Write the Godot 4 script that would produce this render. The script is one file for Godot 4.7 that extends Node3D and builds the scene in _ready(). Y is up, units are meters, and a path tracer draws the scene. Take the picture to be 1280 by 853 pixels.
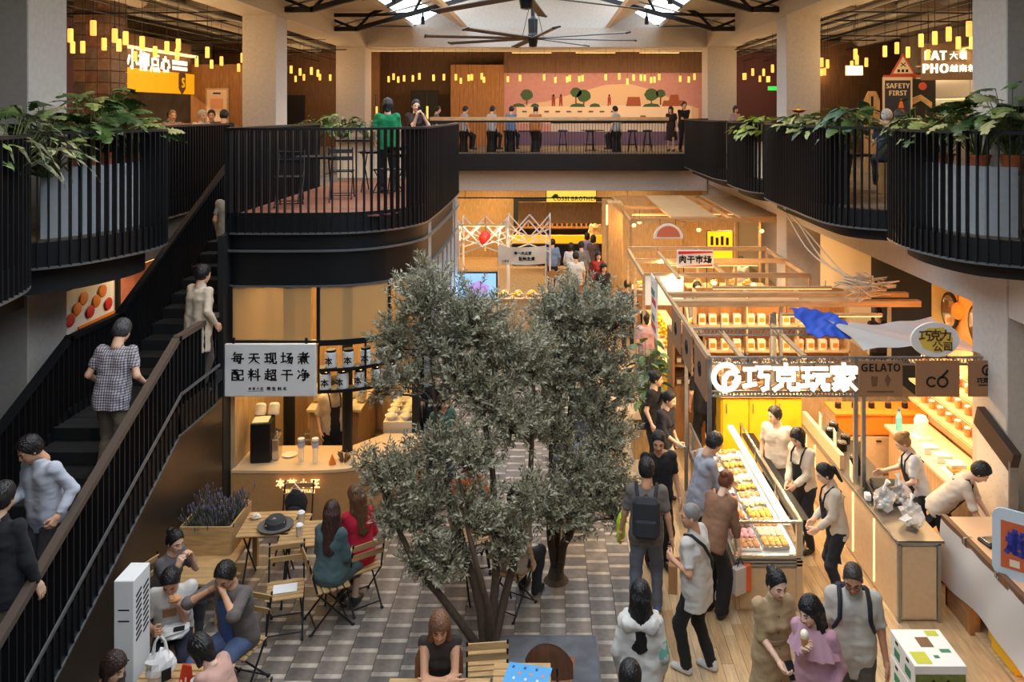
extends Node3D
# A two-storey food hall round an atrium, seen from the upper floor. x to the right, y up, the camera looks along -z; V(x, y, d) takes the depth d as a positive number.
const EYE := 5.8
const DECK := 4.35
var M := {}
var T := {}
var used := {}
var rng := RandomNumberGenerator.new()
var t0 := 0

func _ready() -> void:
	t0 = Time.get_ticks_msec()
	rng.seed = 7
	# ---- camera: level, lens shifted down and a little to the left
	var cam := Camera3D.new()
	cam.name = "camera"
	add_child(cam)
	cam.projection = Camera3D.PROJECTION_FRUSTUM
	cam.near = 0.1
	cam.far = 200.0
	cam.size = 0.853 * 0.1
	cam.frustum_offset = Vector2(-0.043, -0.2865) * 0.1
	cam.position = Vector3(0, EYE, 0)
	cam.current = true
	# ---- sky and exposure
	var we := WorldEnvironment.new()
	we.name = "world"
	var env := Environment.new()
	env.background_mode = Environment.BG_SKY
	var sky := Sky.new()
	var sm := ProceduralSkyMaterial.new()
	sm.sky_top_color = Color(0.8, 0.86, 0.92)
	sm.sky_horizon_color = Color(0.84, 0.88, 0.92)
	sm.ground_bottom_color = Color(0.3, 0.3, 0.3)
	sm.ground_horizon_color = Color(0.6, 0.62, 0.65)
	sm.sky_energy_multiplier = 2.2
	sky.sky_material = sm
	env.sky = sky
	env.tonemap_mode = Environment.TONE_MAPPER_LINEAR
	env.tonemap_exposure = 1.0
	env.sdfgi_enabled = true
	env.ssao_enabled = true
	env.ssil_enabled = true
	we.environment = env
	add_child(we)
	textures()
	palette()
	# ---- the large structure, then the things
	hall()
	upper_walls()
	floors()
	railings()
	stairs()
	log_("setting")
	roof_and_fans()
	pendants()
	tea_stall()
	log_("tea")
	chocolate_stall()
	gelato_stall()
	corner_stall()
	back_stalls()
	log_("stalls")
	upper_shops()
	plants()
	trees()
	log_("plants")
	furniture()
	people()
	log_("people")

func log_(s: String) -> void:
	print("%s %d ms" % [s, Time.get_ticks_msec() - t0])

func textures() -> void:
	T["fine"] = noise_tex(0.05, 0.93, 1.0, 1)
	T["blotch"] = noise_tex(0.012, 0.72, 1.0, 2)
	T["fabric"] = noise_tex(0.2, 0.8, 1.0, 3)
	T["grain_x"] = noise_tex(0.05, 0.8, 1.0, 4, 512, 256, 4, Vector2(0.12, 1.6))
	T["grain_y"] = noise_tex(0.05, 0.8, 1.0, 5, 256, 512, 4, Vector2(1.6, 0.12))

func palette() -> void:
	mat("paint", rgb(196, 188, 178), 0.8, 0, "fine", 0.7)
	mat("paint_white", rgb(214, 216, 216), 0.8, 0, "fine", 0.7)
	mat("concrete", rgb(128, 116, 104), 0.9, 0, "blotch", 0.4)
	mat("dark_ceiling", rgb(120, 108, 98), 0.9, 0, "blotch", 0.4)
	mat("black_steel", rgb(24, 25, 28), 0.45, 0.3)
	mat("black_matt", rgb(22, 23, 25), 0.7)
	mat("steel_trim", rgb(120, 122, 124), 0.4, 0.6)
	mat("bronze", rgb(88, 76, 64), 0.34, 0.7, "fine", 0.5)
	mat("chrome", rgb(190, 190, 190), 0.22, 0.9)
	mat("galvanised", rgb(158, 158, 156), 0.4, 0.7, "fine", 1.0)
	mat("oak", rgb(206, 166, 112), 0.55, 0, "grain_x", 0.9)
	mat("oak_y", rgb(204, 164, 110), 0.55, 0, "grain_y", 0.9)
	mat("plywood", rgb(214, 178, 132), 0.55, 0, "grain_x", 0.7)
	mat("plywood_y", rgb(214, 178, 132), 0.55, 0, "grain_y", 0.7)
	mat("walnut_y", rgb(118, 84, 58), 0.6, 0, "grain_y", 0.6)
	mat("orange_wood_y", rgb(178, 124, 72), 0.55, 0, "grain_y", 0.6)
	mat("deck_wood", rgb(150, 92, 66), 0.55, 0, "grain_x", 0.7)
	mat("deck_wood_b", rgb(132, 80, 58), 0.55, 0, "grain_x", 0.7)
	mat("cream", rgb(226, 212, 188), 0.6)
	mat("white", rgb(230, 230, 228), 0.5)
	mat("grey_panel", rgb(176, 180, 182), 0.6, 0, "fine", 1.0)
	mat("yellow", rgb(245, 190, 30), 0.5)
	mat("orange", rgb(226, 128, 36), 0.5)
	mat("red", rgb(200, 40, 36), 0.5)
	mat("ink", rgb(20, 18, 18), 0.8)
	mat("brown_board", rgb(160, 118, 84), 0.7, 0, "fine", 2.0)
	mat("terracotta", rgb(196, 104, 60), 0.8, 0, "fine", 3.0)
	mat("soil", rgb(50, 38, 30), 1.0)
	mat("grout", rgb(96, 90, 86), 0.9)
	mat("tile_a", rgb(130, 119, 109), 0.5, 0, "blotch", 1.5)
	mat("tile_b", rgb(144, 132, 120), 0.5, 0, "blotch", 1.5)
	mat("tile_c", rgb(118, 109, 102), 0.5, 0, "blotch", 1.5)
	mat("tile_light", rgb(192, 179, 164), 0.45, 0, "blotch", 1.5)
	mat("plank_a", rgb(206, 172, 128), 0.45, 0, "grain_y", 0.8)
	mat("plank_b", rgb(192, 156, 112), 0.45, 0, "grain_y", 0.8)
	mat("plank_c", rgb(214, 184, 142), 0.45, 0, "grain_y", 0.8)
	glass("clear_glass", Color(0.92, 0.97, 0.96), 0.06)
	glow("lamp_paper", Color(1.0, 0.74, 0.34), 1.3)
	glow("lamp_warm", Color(1.0, 0.82, 0.52), 3.0)
	glow("sign_white", Color(1.0, 0.97, 0.9), 1.0)
	glow("led_warm", Color(1.0, 0.86, 0.6), 1.5)

# ------------------------------------------------------------------ helpers for plans: [x, d] points
func slab(plan: Array, y0: float, y1: float) -> MB:
	var p := PackedVector2Array()
	for q in plan:
		p.append(Vector2(q[0], q[1]))
	return MB.new().prism(p, y1 - y0, Transform3D(Basis(Vector3.RIGHT, Vector3.FORWARD, Vector3.UP), Vector3(0, (y0 + y1) / 2, 0)))

func spline(pts: Array, step: float) -> Array:
	# even points along a smooth line through [x, d] points
	var c := Curve3D.new()
	c.bake_interval = 0.02
	for i in pts.size():
		var a: Array = pts[maxi(i - 1, 0)]
		var b: Array = pts[mini(i + 1, pts.size() - 1)]
		var p := V(pts[i][0], 0, pts[i][1])
		var tg := V(b[0] - a[0], 0, b[1] - a[1]).normalized()
		var la := p.distance_to(V(a[0], 0, a[1])) / 3.0
		var lb := p.distance_to(V(b[0], 0, b[1])) / 3.0
		c.add_point(p, -tg * la, tg * lb)
	var out := []
	var n := maxi(2, int(round(c.get_baked_length() / step)))
	for i in n + 1:
		out.append(c.sample_baked(c.get_baked_length() * i / n, true))
	return out

func strip(path: Array, y0: float, y1: float, th: float, off := 0.0) -> MB:
	# a wall of even thickness that follows a path of points
	var mb := MB.new()
	var k := path.size()
	var side := []
	for i in k:
		var t: Vector3 = (path[mini(i + 1, k - 1)] - path[maxi(i - 1, 0)]).normalized()
		side.append(Vector3.UP.cross(t).normalized())
	for i in k - 1:
		var a: Vector3 = path[i] + side[i] * off
		var b: Vector3 = path[i + 1] + side[i + 1] * off
		var U0 := Vector3.UP * y0
		var U1 := Vector3.UP * y1
		var ha: Vector3 = side[i] * th / 2
		var hb: Vector3 = side[i + 1] * th / 2
		for sg in [1.0, -1.0]:
			mb.tri(a + ha * sg + U0, b + hb * sg + U0, b + hb * sg + U1, side[i] * sg, side[i + 1] * sg, side[i + 1] * sg)
			mb.tri(a + ha * sg + U0, b + hb * sg + U1, a + ha * sg + U1, side[i] * sg, side[i + 1] * sg, side[i] * sg)
		mb.quad(a + ha + U1, b + hb + U1, b - hb + U1, a - ha + U1, Vector3.UP)
		mb.quad(a + ha + U0, b + hb + U0, b - hb + U0, a - ha + U0, Vector3.DOWN)
		if i == 0:
			mb.quad(a + ha + U0, a - ha + U0, a - ha + U1, a + ha + U1, -(b - a).normalized())
		if i == k - 2:
			mb.quad(b + hb + U0, b - hb + U0, b - hb + U1, b + hb + U1, (b - a).normalized())
	return mb
# ------------------------------------------------------------------ mesh builder
class MB:
	var v := PackedVector3Array()
	var n := PackedVector3Array()
	var c := PackedColorArray()
	var col := Color.WHITE
	func tri(a: Vector3, b: Vector3, d: Vector3, na: Vector3, nb: Vector3, nd: Vector3) -> void:
		if (b - a).cross(d - a).dot(na + nb + nd) > 0.0:
			v.append(a); v.append(d); v.append(b)
			n.append(na); n.append(nd); n.append(nb)
		else:
			v.append(a); v.append(b); v.append(d)
			n.append(na); n.append(nb); n.append(nd)
		c.append(col); c.append(col); c.append(col)
	func quad(a: Vector3, b: Vector3, d: Vector3, e: Vector3, nn: Vector3) -> void:
		tri(a, b, d, nn, nn, nn)
		tri(a, d, e, nn, nn, nn)
	func box(ct: Vector3, s: Vector3, bs := Basis(), ch := 0.0) -> MB:
		var hx := s.x / 2; var hy := s.y / 2; var hz := s.z / 2
		var H := [Vector3(hx, 0, 0), Vector3(0, hy, 0), Vector3(0, 0, hz)]
		for ax in 3:
			var u: Vector3 = H[(ax + 1) % 3]
			var w: Vector3 = H[(ax + 2) % 3]
			var un := u.normalized(); var wn := w.normalized()
			var ui := u - un * ch; var wi := w - wn * ch
			for sg in [-1.0, 1.0]:
				var f: Vector3 = H[ax] * sg
				var fn := f.normalized()
				quad(ct + bs * (f + ui + wi), ct + bs * (f + ui - wi), ct + bs * (f - ui - wi), ct + bs * (f - ui + wi), bs * fn)
				if ch > 0.0:
					# the chamfers along the edges shared with the next axis
					for s2 in [-1.0, 1.0]:
						var g: Vector3 = u * s2
						var gn := g.normalized()
						quad(ct + bs * (f + g - gn * ch + wi), ct + bs * (f + g - gn * ch - wi), ct + bs * (f - fn * ch + g - wi), ct + bs * (f - fn * ch + g + wi), bs * (fn + gn).normalized())
						if ax == 0:
							for s3 in [-1.0, 1.0]:
								var e: Vector3 = w * s3
								var en := e.normalized()
								var nn := bs * (fn + gn + en).normalized()
								tri(ct + bs * (f + g - gn * ch + e - en * ch), ct + bs * (f - fn * ch + g + e - en * ch), ct + bs * (f - fn * ch + g - gn * ch + e), nn, nn, nn)
		return self
	func bb(lo: Vector3, hi: Vector3, ch := 0.0) -> MB:
		return box((lo + hi) / 2, (hi - lo).abs(), Basis(), ch)
	func beam(a: Vector3, b: Vector3, w: float, h: float, up := Vector3.UP, ext := 0.0) -> MB:
		var z := (b - a).normalized()
		var x := up.cross(z)
		if x.length() < 0.01:
			x = Vector3.RIGHT.cross(z)
		x = x.normalized()
		var y := z.cross(x)
		return box((a + b) / 2, Vector3(w, h, (b - a).length() + ext * 2), Basis(x, y, z))
	func tube(pts: Array, rad, sides := 8, caps := true) -> MB:
		var k := pts.size()
		var t0: Vector3 = (pts[1] - pts[0]).normalized()
		var x := t0.cross(Vector3.UP if absf(t0.y) < 0.9 else Vector3.RIGHT).normalized()
		var prev := []
		var prevn := []
		for i in k:
			var t: Vector3 = (pts[mini(i + 1, k - 1)] - pts[maxi(i - 1, 0)]).normalized()
			x = (x - t * x.dot(t)).normalized()
			var y := t.cross(x)
			var r: float = rad if (rad is float or rad is int) else rad[i]
			var ring := []
			var rn := []
			for s in sides:
				var a := TAU * s / sides
				var d := x * cos(a) + y * sin(a)
				ring.append(pts[i] + d * r)
				rn.append(d)
			if i > 0:
				for s in sides:
					var q := (s + 1) % sides
					tri(prev[s], prev[q], ring[q], prevn[s], prevn[q], rn[q])
					tri(prev[s], ring[q], ring[s], prevn[s], rn[q], rn[s])
			if caps and (i == 0 or i == k - 1):
				var cn := -t if i == 0 else t
				for s in sides:
					tri(pts[i], ring[s], ring[(s + 1) % sides], cn, cn, cn)
			prev = ring
			prevn = rn
		return self
	func lathe(prof: Array, segs := 16, xf := Transform3D()) -> MB:
		# prof: [Vector2(r, y)] from bottom to top, outside on the +r side
		for i in prof.size() - 1:
			var p: Vector2 = prof[i]
			var q: Vector2 = prof[i + 1]
			if p.distance_to(q) < 1e-6:
				continue
			var e := q - p
			var nr := Vector2(e.y, -e.x).normalized()
			for s in segs:
				var a := TAU * s / segs
				var b := TAU * (s + 1) / segs
				var ca := Vector3(cos(a), 0, sin(a))
				var cb := Vector3(cos(b), 0, sin(b))
				var na := xf.basis * (ca * nr.x + Vector3(0, nr.y, 0))
				var nb := xf.basis * (cb * nr.x + Vector3(0, nr.y, 0))
				var p1 := xf * (ca * p.x + Vector3(0, p.y, 0))
				var p2 := xf * (cb * p.x + Vector3(0, p.y, 0))
				var q1 := xf * (ca * q.x + Vector3(0, q.y, 0))
				var q2 := xf * (cb * q.x + Vector3(0, q.y, 0))
				if p.x > 1e-6:
					tri(p1, p2, q2, na, nb, nb)
				if q.x > 1e-6:
					tri(p1, q2, q1, na, nb, na)
		return self
	func prism(poly: PackedVector2Array, depth: float, xf := Transform3D()) -> MB:
		var idx := Geometry2D.triangulate_polygon(poly)
		var f := xf.basis.z.normalized()
		for i in range(0, idx.size(), 3):
			var a := poly[idx[i]]; var b := poly[idx[i + 1]]; var d := poly[idx[i + 2]]
			tri(xf * Vector3(a.x, a.y, depth / 2), xf * Vector3(b.x, b.y, depth / 2), xf * Vector3(d.x, d.y, depth / 2), f, f, f)
			tri(xf * Vector3(a.x, a.y, -depth / 2), xf * Vector3(b.x, b.y, -depth / 2), xf * Vector3(d.x, d.y, -depth / 2), -f, -f, -f)
		var ccw := not Geometry2D.is_polygon_clockwise(poly)
		for i in poly.size():
			var a := poly[i]; var b := poly[(i + 1) % poly.size()]
			var e := (b - a).normalized()
			var nn := Vector3(e.y, -e.x, 0) * (1.0 if ccw else -1.0)
			quad(xf * Vector3(a.x, a.y, depth / 2), xf * Vector3(b.x, b.y, depth / 2), xf * Vector3(b.x, b.y, -depth / 2), xf * Vector3(a.x, a.y, -depth / 2), (xf.basis * nn).normalized())
		return self
	func sheet(f: Callable, nu: int, nv: int, th := 0.004) -> MB:
		# f(u, v) -> Vector3, a cloth with two faces and a hem
		var P := []
		for i in nu + 1:
			var row := []
			for j in nv + 1:
				row.append(f.call(float(i) / nu, float(j) / nv))
			P.append(row)
		var N := []
		for i in nu + 1:
			var row := []
			for j in nv + 1:
				var du: Vector3 = P[mini(i + 1, nu)][j] - P[maxi(i - 1, 0)][j]
				var dv: Vector3 = P[i][mini(j + 1, nv)] - P[i][maxi(j - 1, 0)]
				row.append(du.cross(dv).normalized())
			N.append(row)
		for sg in [1.0, -1.0]:
			for i in nu:
				for j in nv:
					var q := []
					var qn := []
					for e in [[i, j], [i + 1, j], [i + 1, j + 1], [i, j + 1]]:
						var m: Vector3 = N[e[0]][e[1]] * sg
						q.append(P[e[0]][e[1]] + m * th / 2)
						qn.append(m)
					tri(q[0], q[1], q[2], qn[0], qn[1], qn[2])
					tri(q[0], q[2], q[3], qn[0], qn[2], qn[3])
		return self
	func ellip(ct: Vector3, r: Vector3, segs := 12, rings := 8, bs := Basis()) -> MB:
		for i in rings:
			for s in segs:
				var q := []
				var qn := []
				for e in [[i, s], [i + 1, s], [i + 1, s + 1], [i, s + 1]]:
					var th: float = PI * e[0] / rings
					var ph: float = TAU * e[1] / segs
					var d := Vector3(sin(th) * cos(ph), cos(th), sin(th) * sin(ph))
					q.append(ct + bs * (d * r))
					qn.append((bs * (d / r)).normalized())
				if i < rings - 1:
					tri(q[0], q[1], q[2], qn[0], qn[1], qn[2])
				if i > 0:
					tri(q[0], q[2], q[3], qn[0], qn[2], qn[3])
		return self
	func add(o: MB, xf: Transform3D) -> MB:
		var nb := xf.basis.inverse().transposed()
		var flip := xf.basis.determinant() < 0.0
		for i in range(0, o.v.size(), 3):
			for j in ([0, 2, 1] if flip else [0, 1, 2]):
				v.append(xf * o.v[i + j])
				n.append((nb * o.n[i + j]).normalized())
				c.append(o.c[i + j])
		return self
	func mesh(colors := false) -> ArrayMesh:
		var arr := []
		arr.resize(Mesh.ARRAY_MAX)
		arr[Mesh.ARRAY_VERTEX] = v
		arr[Mesh.ARRAY_NORMAL] = n
		if colors:
			arr[Mesh.ARRAY_COLOR] = c
		var m := ArrayMesh.new()
		m.add_surface_from_arrays(Mesh.PRIMITIVE_TRIANGLES, arr)
		return m

# ------------------------------------------------------------------ distance field, meshed as surface nets
class Field:
	var o: Vector3
	var h: float
	var nx: int
	var ny: int
	var nz: int
	var g := PackedFloat32Array()
	func _init(lo: Vector3, hi: Vector3, cell: float) -> void:
		o = lo
		h = cell
		nx = int(ceil((hi.x - lo.x) / cell)) + 2
		ny = int(ceil((hi.y - lo.y) / cell)) + 2
		nz = int(ceil((hi.z - lo.z) / cell)) + 2
		g.resize(nx * ny * nz)
		g.fill(10.0)
	func cone(a: Vector3, b: Vector3, ra: float, rb: float, k := 0.03, flat := 0) -> void:
		var m := maxf(ra, rb) + k * 0.5 + h * 2.0
		var i0 := maxi(0, int((minf(a.x, b.x) - m - o.x) / h)); var i1 := mini(nx - 1, int((maxf(a.x, b.x) + m - o.x) / h) + 1)
		var j0 := maxi(0, int((minf(a.y, b.y) - m - o.y) / h)); var j1 := mini(ny - 1, int((maxf(a.y, b.y) + m - o.y) / h) + 1)
		var k0 := maxi(0, int((minf(a.z, b.z) - m - o.z) / h)); var k1 := mini(nz - 1, int((maxf(a.z, b.z) + m - o.z) / h) + 1)
		var ba := b - a
		var l2 := maxf(ba.length_squared(), 1e-9)
		var ln := sqrt(l2)
		var dr := rb - ra
		for j in range(j0, j1 + 1):
			for kk in range(k0, k1 + 1):
				var base := (j * nz + kk) * nx
				var pa := Vector3(o.x + i0 * h, o.y + j * h, o.z + kk * h) - a
				for i in range(i0, i1 + 1):
					var t := pa.dot(ba) / l2
					var tc := clampf(t, 0.0, 1.0)
					var d := (pa - ba * tc).length() - ra - dr * tc
					if flat:
						if flat & 2 and t > 1.0:
							d = maxf(d, (t - 1.0) * ln)
						if flat & 1 and t < 0.0:
							d = maxf(d, -t * ln)
					pa.x += h
					var e := g[base + i]
					var q := k - absf(d - e)
					if q > 0.0:
						g[base + i] = minf(d, e) - q * q / (4.0 * k)
					elif d < e:
						g[base + i] = d
	func ell(ct: Vector3, r: Vector3, k := 0.02) -> void:
		var m := k * 0.5 + h * 2.0
		var lo := (ct - r - Vector3.ONE * m - o) / h
		var hi := (ct + r + Vector3.ONE * m - o) / h
		for j in range(maxi(0, int(lo.y)), mini(ny - 1, int(hi.y) + 1) + 1):
			for kk in range(maxi(0, int(lo.z)), mini(nz - 1, int(hi.z) + 1) + 1):
				for i in range(maxi(0, int(lo.x)), mini(nx - 1, int(hi.x) + 1) + 1):
					var p := (o + Vector3(i, j, kk) * h - ct) / r
					var l := p.length()
					var d := l * (l - 1.0) / maxf((p / r).length(), 1e-6)
					var at := (j * nz + kk) * nx + i
					var e := g[at]
					var q := k - absf(d - e)
					if q > 0.0:
						g[at] = minf(d, e) - q * q / (4.0 * k)
					elif d < e:
						g[at] = d
	func cut(p0: Vector3, nn: Vector3, only := AABB()) -> void:
		# keeps what lies on the side that nn points away from
		for j in ny:
			for kk in nz:
				var base := (j * nz + kk) * nx
				for i in nx:
					var e := g[base + i]
					if e < h * 3.0:
						var p := o + Vector3(i, j, kk) * h
						if only.size.x > 0.0 and not only.has_point(p):
							continue
						g[base + i] = maxf(e, (p - p0).dot(nn))
	func net(mb: MB, paint = null) -> MB:
		var ids := PackedInt32Array()
		ids.resize(g.size())
		ids.fill(-1)
		var V := PackedVector3Array()
		var N := PackedVector3Array()
		var sy := nz * nx
		var band := h * 2.2
		for j in ny - 1:
			for kk in nz - 1:
				var base := j * sy + kk * nx
				for i in nx - 1:
					var at := base + i
					var a := g[at]
					if a > band or a < -band:
						continue
					var b := g[at + 1]; var c2 := g[at + nx]; var d := g[at + nx + 1]
					var e := g[at + sy]; var f := g[at + sy + 1]; var q := g[at + sy + nx]; var r := g[at + sy + nx + 1]
					var s := int(a < 0) + int(b < 0) + int(c2 < 0) + int(d < 0) + int(e < 0) + int(f < 0) + int(q < 0) + int(r < 0)
					if s == 0 or s == 8:
						continue
					var p := Vector3.ZERO
					var m := 0
					if (a < 0) != (b < 0): p += Vector3(a / (a - b), 0, 0); m += 1
					if (c2 < 0) != (d < 0): p += Vector3(c2 / (c2 - d), 0, 1); m += 1
					if (e < 0) != (f < 0): p += Vector3(e / (e - f), 1, 0); m += 1
					if (q < 0) != (r < 0): p += Vector3(q / (q - r), 1, 1); m += 1
					if (a < 0) != (c2 < 0): p += Vector3(0, 0, a / (a - c2)); m += 1
					if (b < 0) != (d < 0): p += Vector3(1, 0, b / (b - d)); m += 1
					if (e < 0) != (q < 0): p += Vector3(0, 1, e / (e - q)); m += 1
					if (f < 0) != (r < 0): p += Vector3(1, 1, f / (f - r)); m += 1
					if (a < 0) != (e < 0): p += Vector3(0, a / (a - e), 0); m += 1
					if (b < 0) != (f < 0): p += Vector3(1, b / (b - f), 0); m += 1
					if (c2 < 0) != (q < 0): p += Vector3(0, c2 / (c2 - q), 1); m += 1
					if (d < 0) != (r < 0): p += Vector3(1, d / (d - r), 1); m += 1
					ids[at] = V.size()
					V.append(o + (Vector3(i, j, kk) + p / m) * h)
					N.append(Vector3(b + d + f + r - a - c2 - e - q, e + f + q + r - a - b - c2 - d, c2 + d + q + r - a - b - e - f).normalized())
		for j in range(1, ny - 1):
			for kk in range(1, nz - 1):
				var base := j * sy + kk * nx
				for i in range(1, nx - 1):
					var at := base + i
					var a := g[at]
					if a > band or a < -band:
						continue
					var w := a < 0
					if w != (g[at + 1] < 0):
						quad4(mb, V, N, ids[at], ids[at - nx], ids[at - nx - sy], ids[at - sy], paint)
					if w != (g[at + nx] < 0):
						quad4(mb, V, N, ids[at], ids[at - 1], ids[at - 1 - sy], ids[at - sy], paint)
					if w != (g[at + sy] < 0):
						quad4(mb, V, N, ids[at], ids[at - 1], ids[at - 1 - nx], ids[at - nx], paint)
		return mb
	func quad4(mb: MB, V: PackedVector3Array, N: PackedVector3Array, a: int, b: int, c2: int, d: int, paint) -> void:
		if a < 0 or b < 0 or c2 < 0 or d < 0:
			return
		if paint:
			mb.col = paint.call((V[a] + V[c2]) / 2)
		mb.tri(V[a], V[b], V[c2], N[a], N[b], N[c2])
		mb.tri(V[a], V[c2], V[d], N[a], N[c2], N[d])

# ------------------------------------------------------------------ nodes
func numbered(s: String) -> String:
	if not used.has(s):
		used[s] = 0
		return s
	used[s] += 1
	return "%s_%03d" % [s, used[s]]

func tag(o: Node3D, label: String, category: String, group := "", kind := "") -> Node3D:
	if label: o.set_meta("label", label)
	if category: o.set_meta("category", category)
	if group: o.set_meta("group", group)
	if kind: o.set_meta("kind", kind)
	return o

func thing(called: String, label: String, category: String, at := Vector3.ZERO, turn := 0.0, group := "") -> Node3D:
	var o := Node3D.new()
	o.name = numbered(called)
	add_child(o)
	o.position = at
	o.rotation_degrees.y = turn
	tag(o, label, category, group)
	return o

func part(parent: Node, called: String, what, m: Material, at := Transform3D(), label := "") -> MeshInstance3D:
	var o := MeshInstance3D.new()
	o.name = called
	if what is MB:
		o.mesh = what.mesh(m.vertex_color_use_as_albedo)
	else:
		o.mesh = what
	o.material_override = m
	o.transform = at
	if label: o.set_meta("label", label)
	parent.add_child(o, true)
	return o

func single(called: String, what, m: Material, label: String, category: String, group := "", at := Transform3D()) -> MeshInstance3D:
	var o := part(self, numbered(called), what, m, at)
	tag(o, label, category, group)
	return o

func struct(called: String, what, m: Material) -> MeshInstance3D:
	var o := part(self, numbered(called), what, m)
	o.set_meta("kind", "structure")
	return o

func struct_root(called: String) -> Node3D:
	var o := Node3D.new()
	o.name = numbered(called)
	add_child(o)
	o.set_meta("kind", "structure")
	return o

func dup(src: Node3D, at: Vector3, turn: float, label := "", group := "") -> Node3D:
	var r: Node3D = src.duplicate()
	r.name = numbered(str(src.name).rstrip("0123456789").rstrip("_") if str(src.name)[-1].is_valid_int() else str(src.name))
	add_child(r)
	r.position = at
	r.rotation_degrees.y = turn
	if label: r.set_meta("label", label)
	if group: r.set_meta("group", group)
	return r

func V(x: float, y: float, d: float) -> Vector3:
	return Vector3(x, y, -d)

func rot(deg: float) -> Basis:
	return Basis(Vector3.UP, deg_to_rad(deg))

func omni(at: Vector3, c: Color, e: float, size := 0.08) -> OmniLight3D:
	var l := OmniLight3D.new()
	l.name = "lamp"
	l.light_color = c
	l.light_energy = e
	l.light_size = size
	l.omni_range = 60.0
	l.omni_attenuation = 2.0
	l.shadow_enabled = true
	add_child(l, true)
	l.position = at
	return l

func area(at: Vector3, size: Vector2, c: Color, e: float, down := true, turn := Vector3.ZERO) -> void:
	var l := AreaLight3D.new()
	l.name = "panel_light"
	l.light_color = c
	l.light_energy = e
	l.area_size = size
	l.area_range = 60.0
	l.area_attenuation = 2.0
	l.area_normalize_energy = true
	l.shadow_enabled = true
	add_child(l, true)
	l.position = at
	l.rotation_degrees = Vector3(-90, 0, 0) if down else turn

# ------------------------------------------------------------------ materials
func noise_tex(freq: float, lo: float, hi: float, seed_: int, w := 256, hh := 256, fractal := 4, stretch := Vector2.ONE) -> ImageTexture:
	var f := FastNoiseLite.new()
	f.seed = seed_
	f.noise_type = FastNoiseLite.TYPE_SIMPLEX_SMOOTH
	f.frequency = freq
	f.fractal_octaves = fractal
	var im := Image.create(w, hh, false, Image.FORMAT_RGB8)
	for y in hh:
		for x in w:
			# blended across the seam so that it repeats
			var u := float(x) / w
			var t := float(y) / hh
			var a := f.get_noise_2d(x * stretch.x, y * stretch.y)
			var b := f.get_noise_2d((x - w) * stretch.x, y * stretch.y)
			var c2 := f.get_noise_2d(x * stretch.x, (y - hh) * stretch.y)
			var d := f.get_noise_2d((x - w) * stretch.x, (y - hh) * stretch.y)
			var q := lerpf(lerpf(a, b, u), lerpf(c2, d, u), t)
			var g := lerpf(lo, hi, clampf(q * 0.9 + 0.5, 0.0, 1.0))
			im.set_pixel(x, y, Color(g, g, g))
	return ImageTexture.create_from_image(im)

func mat(key: String, c: Color, rough := 0.7, metal := 0.0, tex := "", scale := 1.0) -> StandardMaterial3D:
	if M.has(key):
		return M[key]
	var m := StandardMaterial3D.new()
	m.resource_name = key
	m.albedo_color = c
	m.roughness = rough
	m.metallic = metal
	if tex:
		m.albedo_texture = T[tex]
		m.uv1_triplanar = true
		m.uv1_scale = Vector3.ONE * scale
		if tex == "grain_x" or tex == "grain_z" or tex == "grain_y":
			pass
	M[key] = m
	return m

func rgb(r: int, g: int, b: int, a := 255) -> Color:
	return Color8(r, g, b, a)

func glow(key: String, c: Color, e: float) -> StandardMaterial3D:
	if M.has(key):
		return M[key]
	var m := mat(key, c, 0.6)
	m.emission_enabled = true
	m.emission = c
	m.emission_energy_multiplier = e
	return m

func glass(key: String, c: Color, alpha: float, rough := 0.03) -> StandardMaterial3D:
	if M.has(key):
		return M[key]
	var m := mat(key, Color(c.r, c.g, c.b, alpha), rough)
	m.transparency = BaseMaterial3D.TRANSPARENCY_ALPHA
	return m

func cloth(c: Color) -> StandardMaterial3D:
	var k := "cloth_" + c.to_html()
	if M.has(k):
		return M[k]
	var m := mat(k, c, 0.9, 0.0, "fabric", 6.0)
	m.rim_enabled = true
	m.rim = 0.15
	return m

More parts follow.
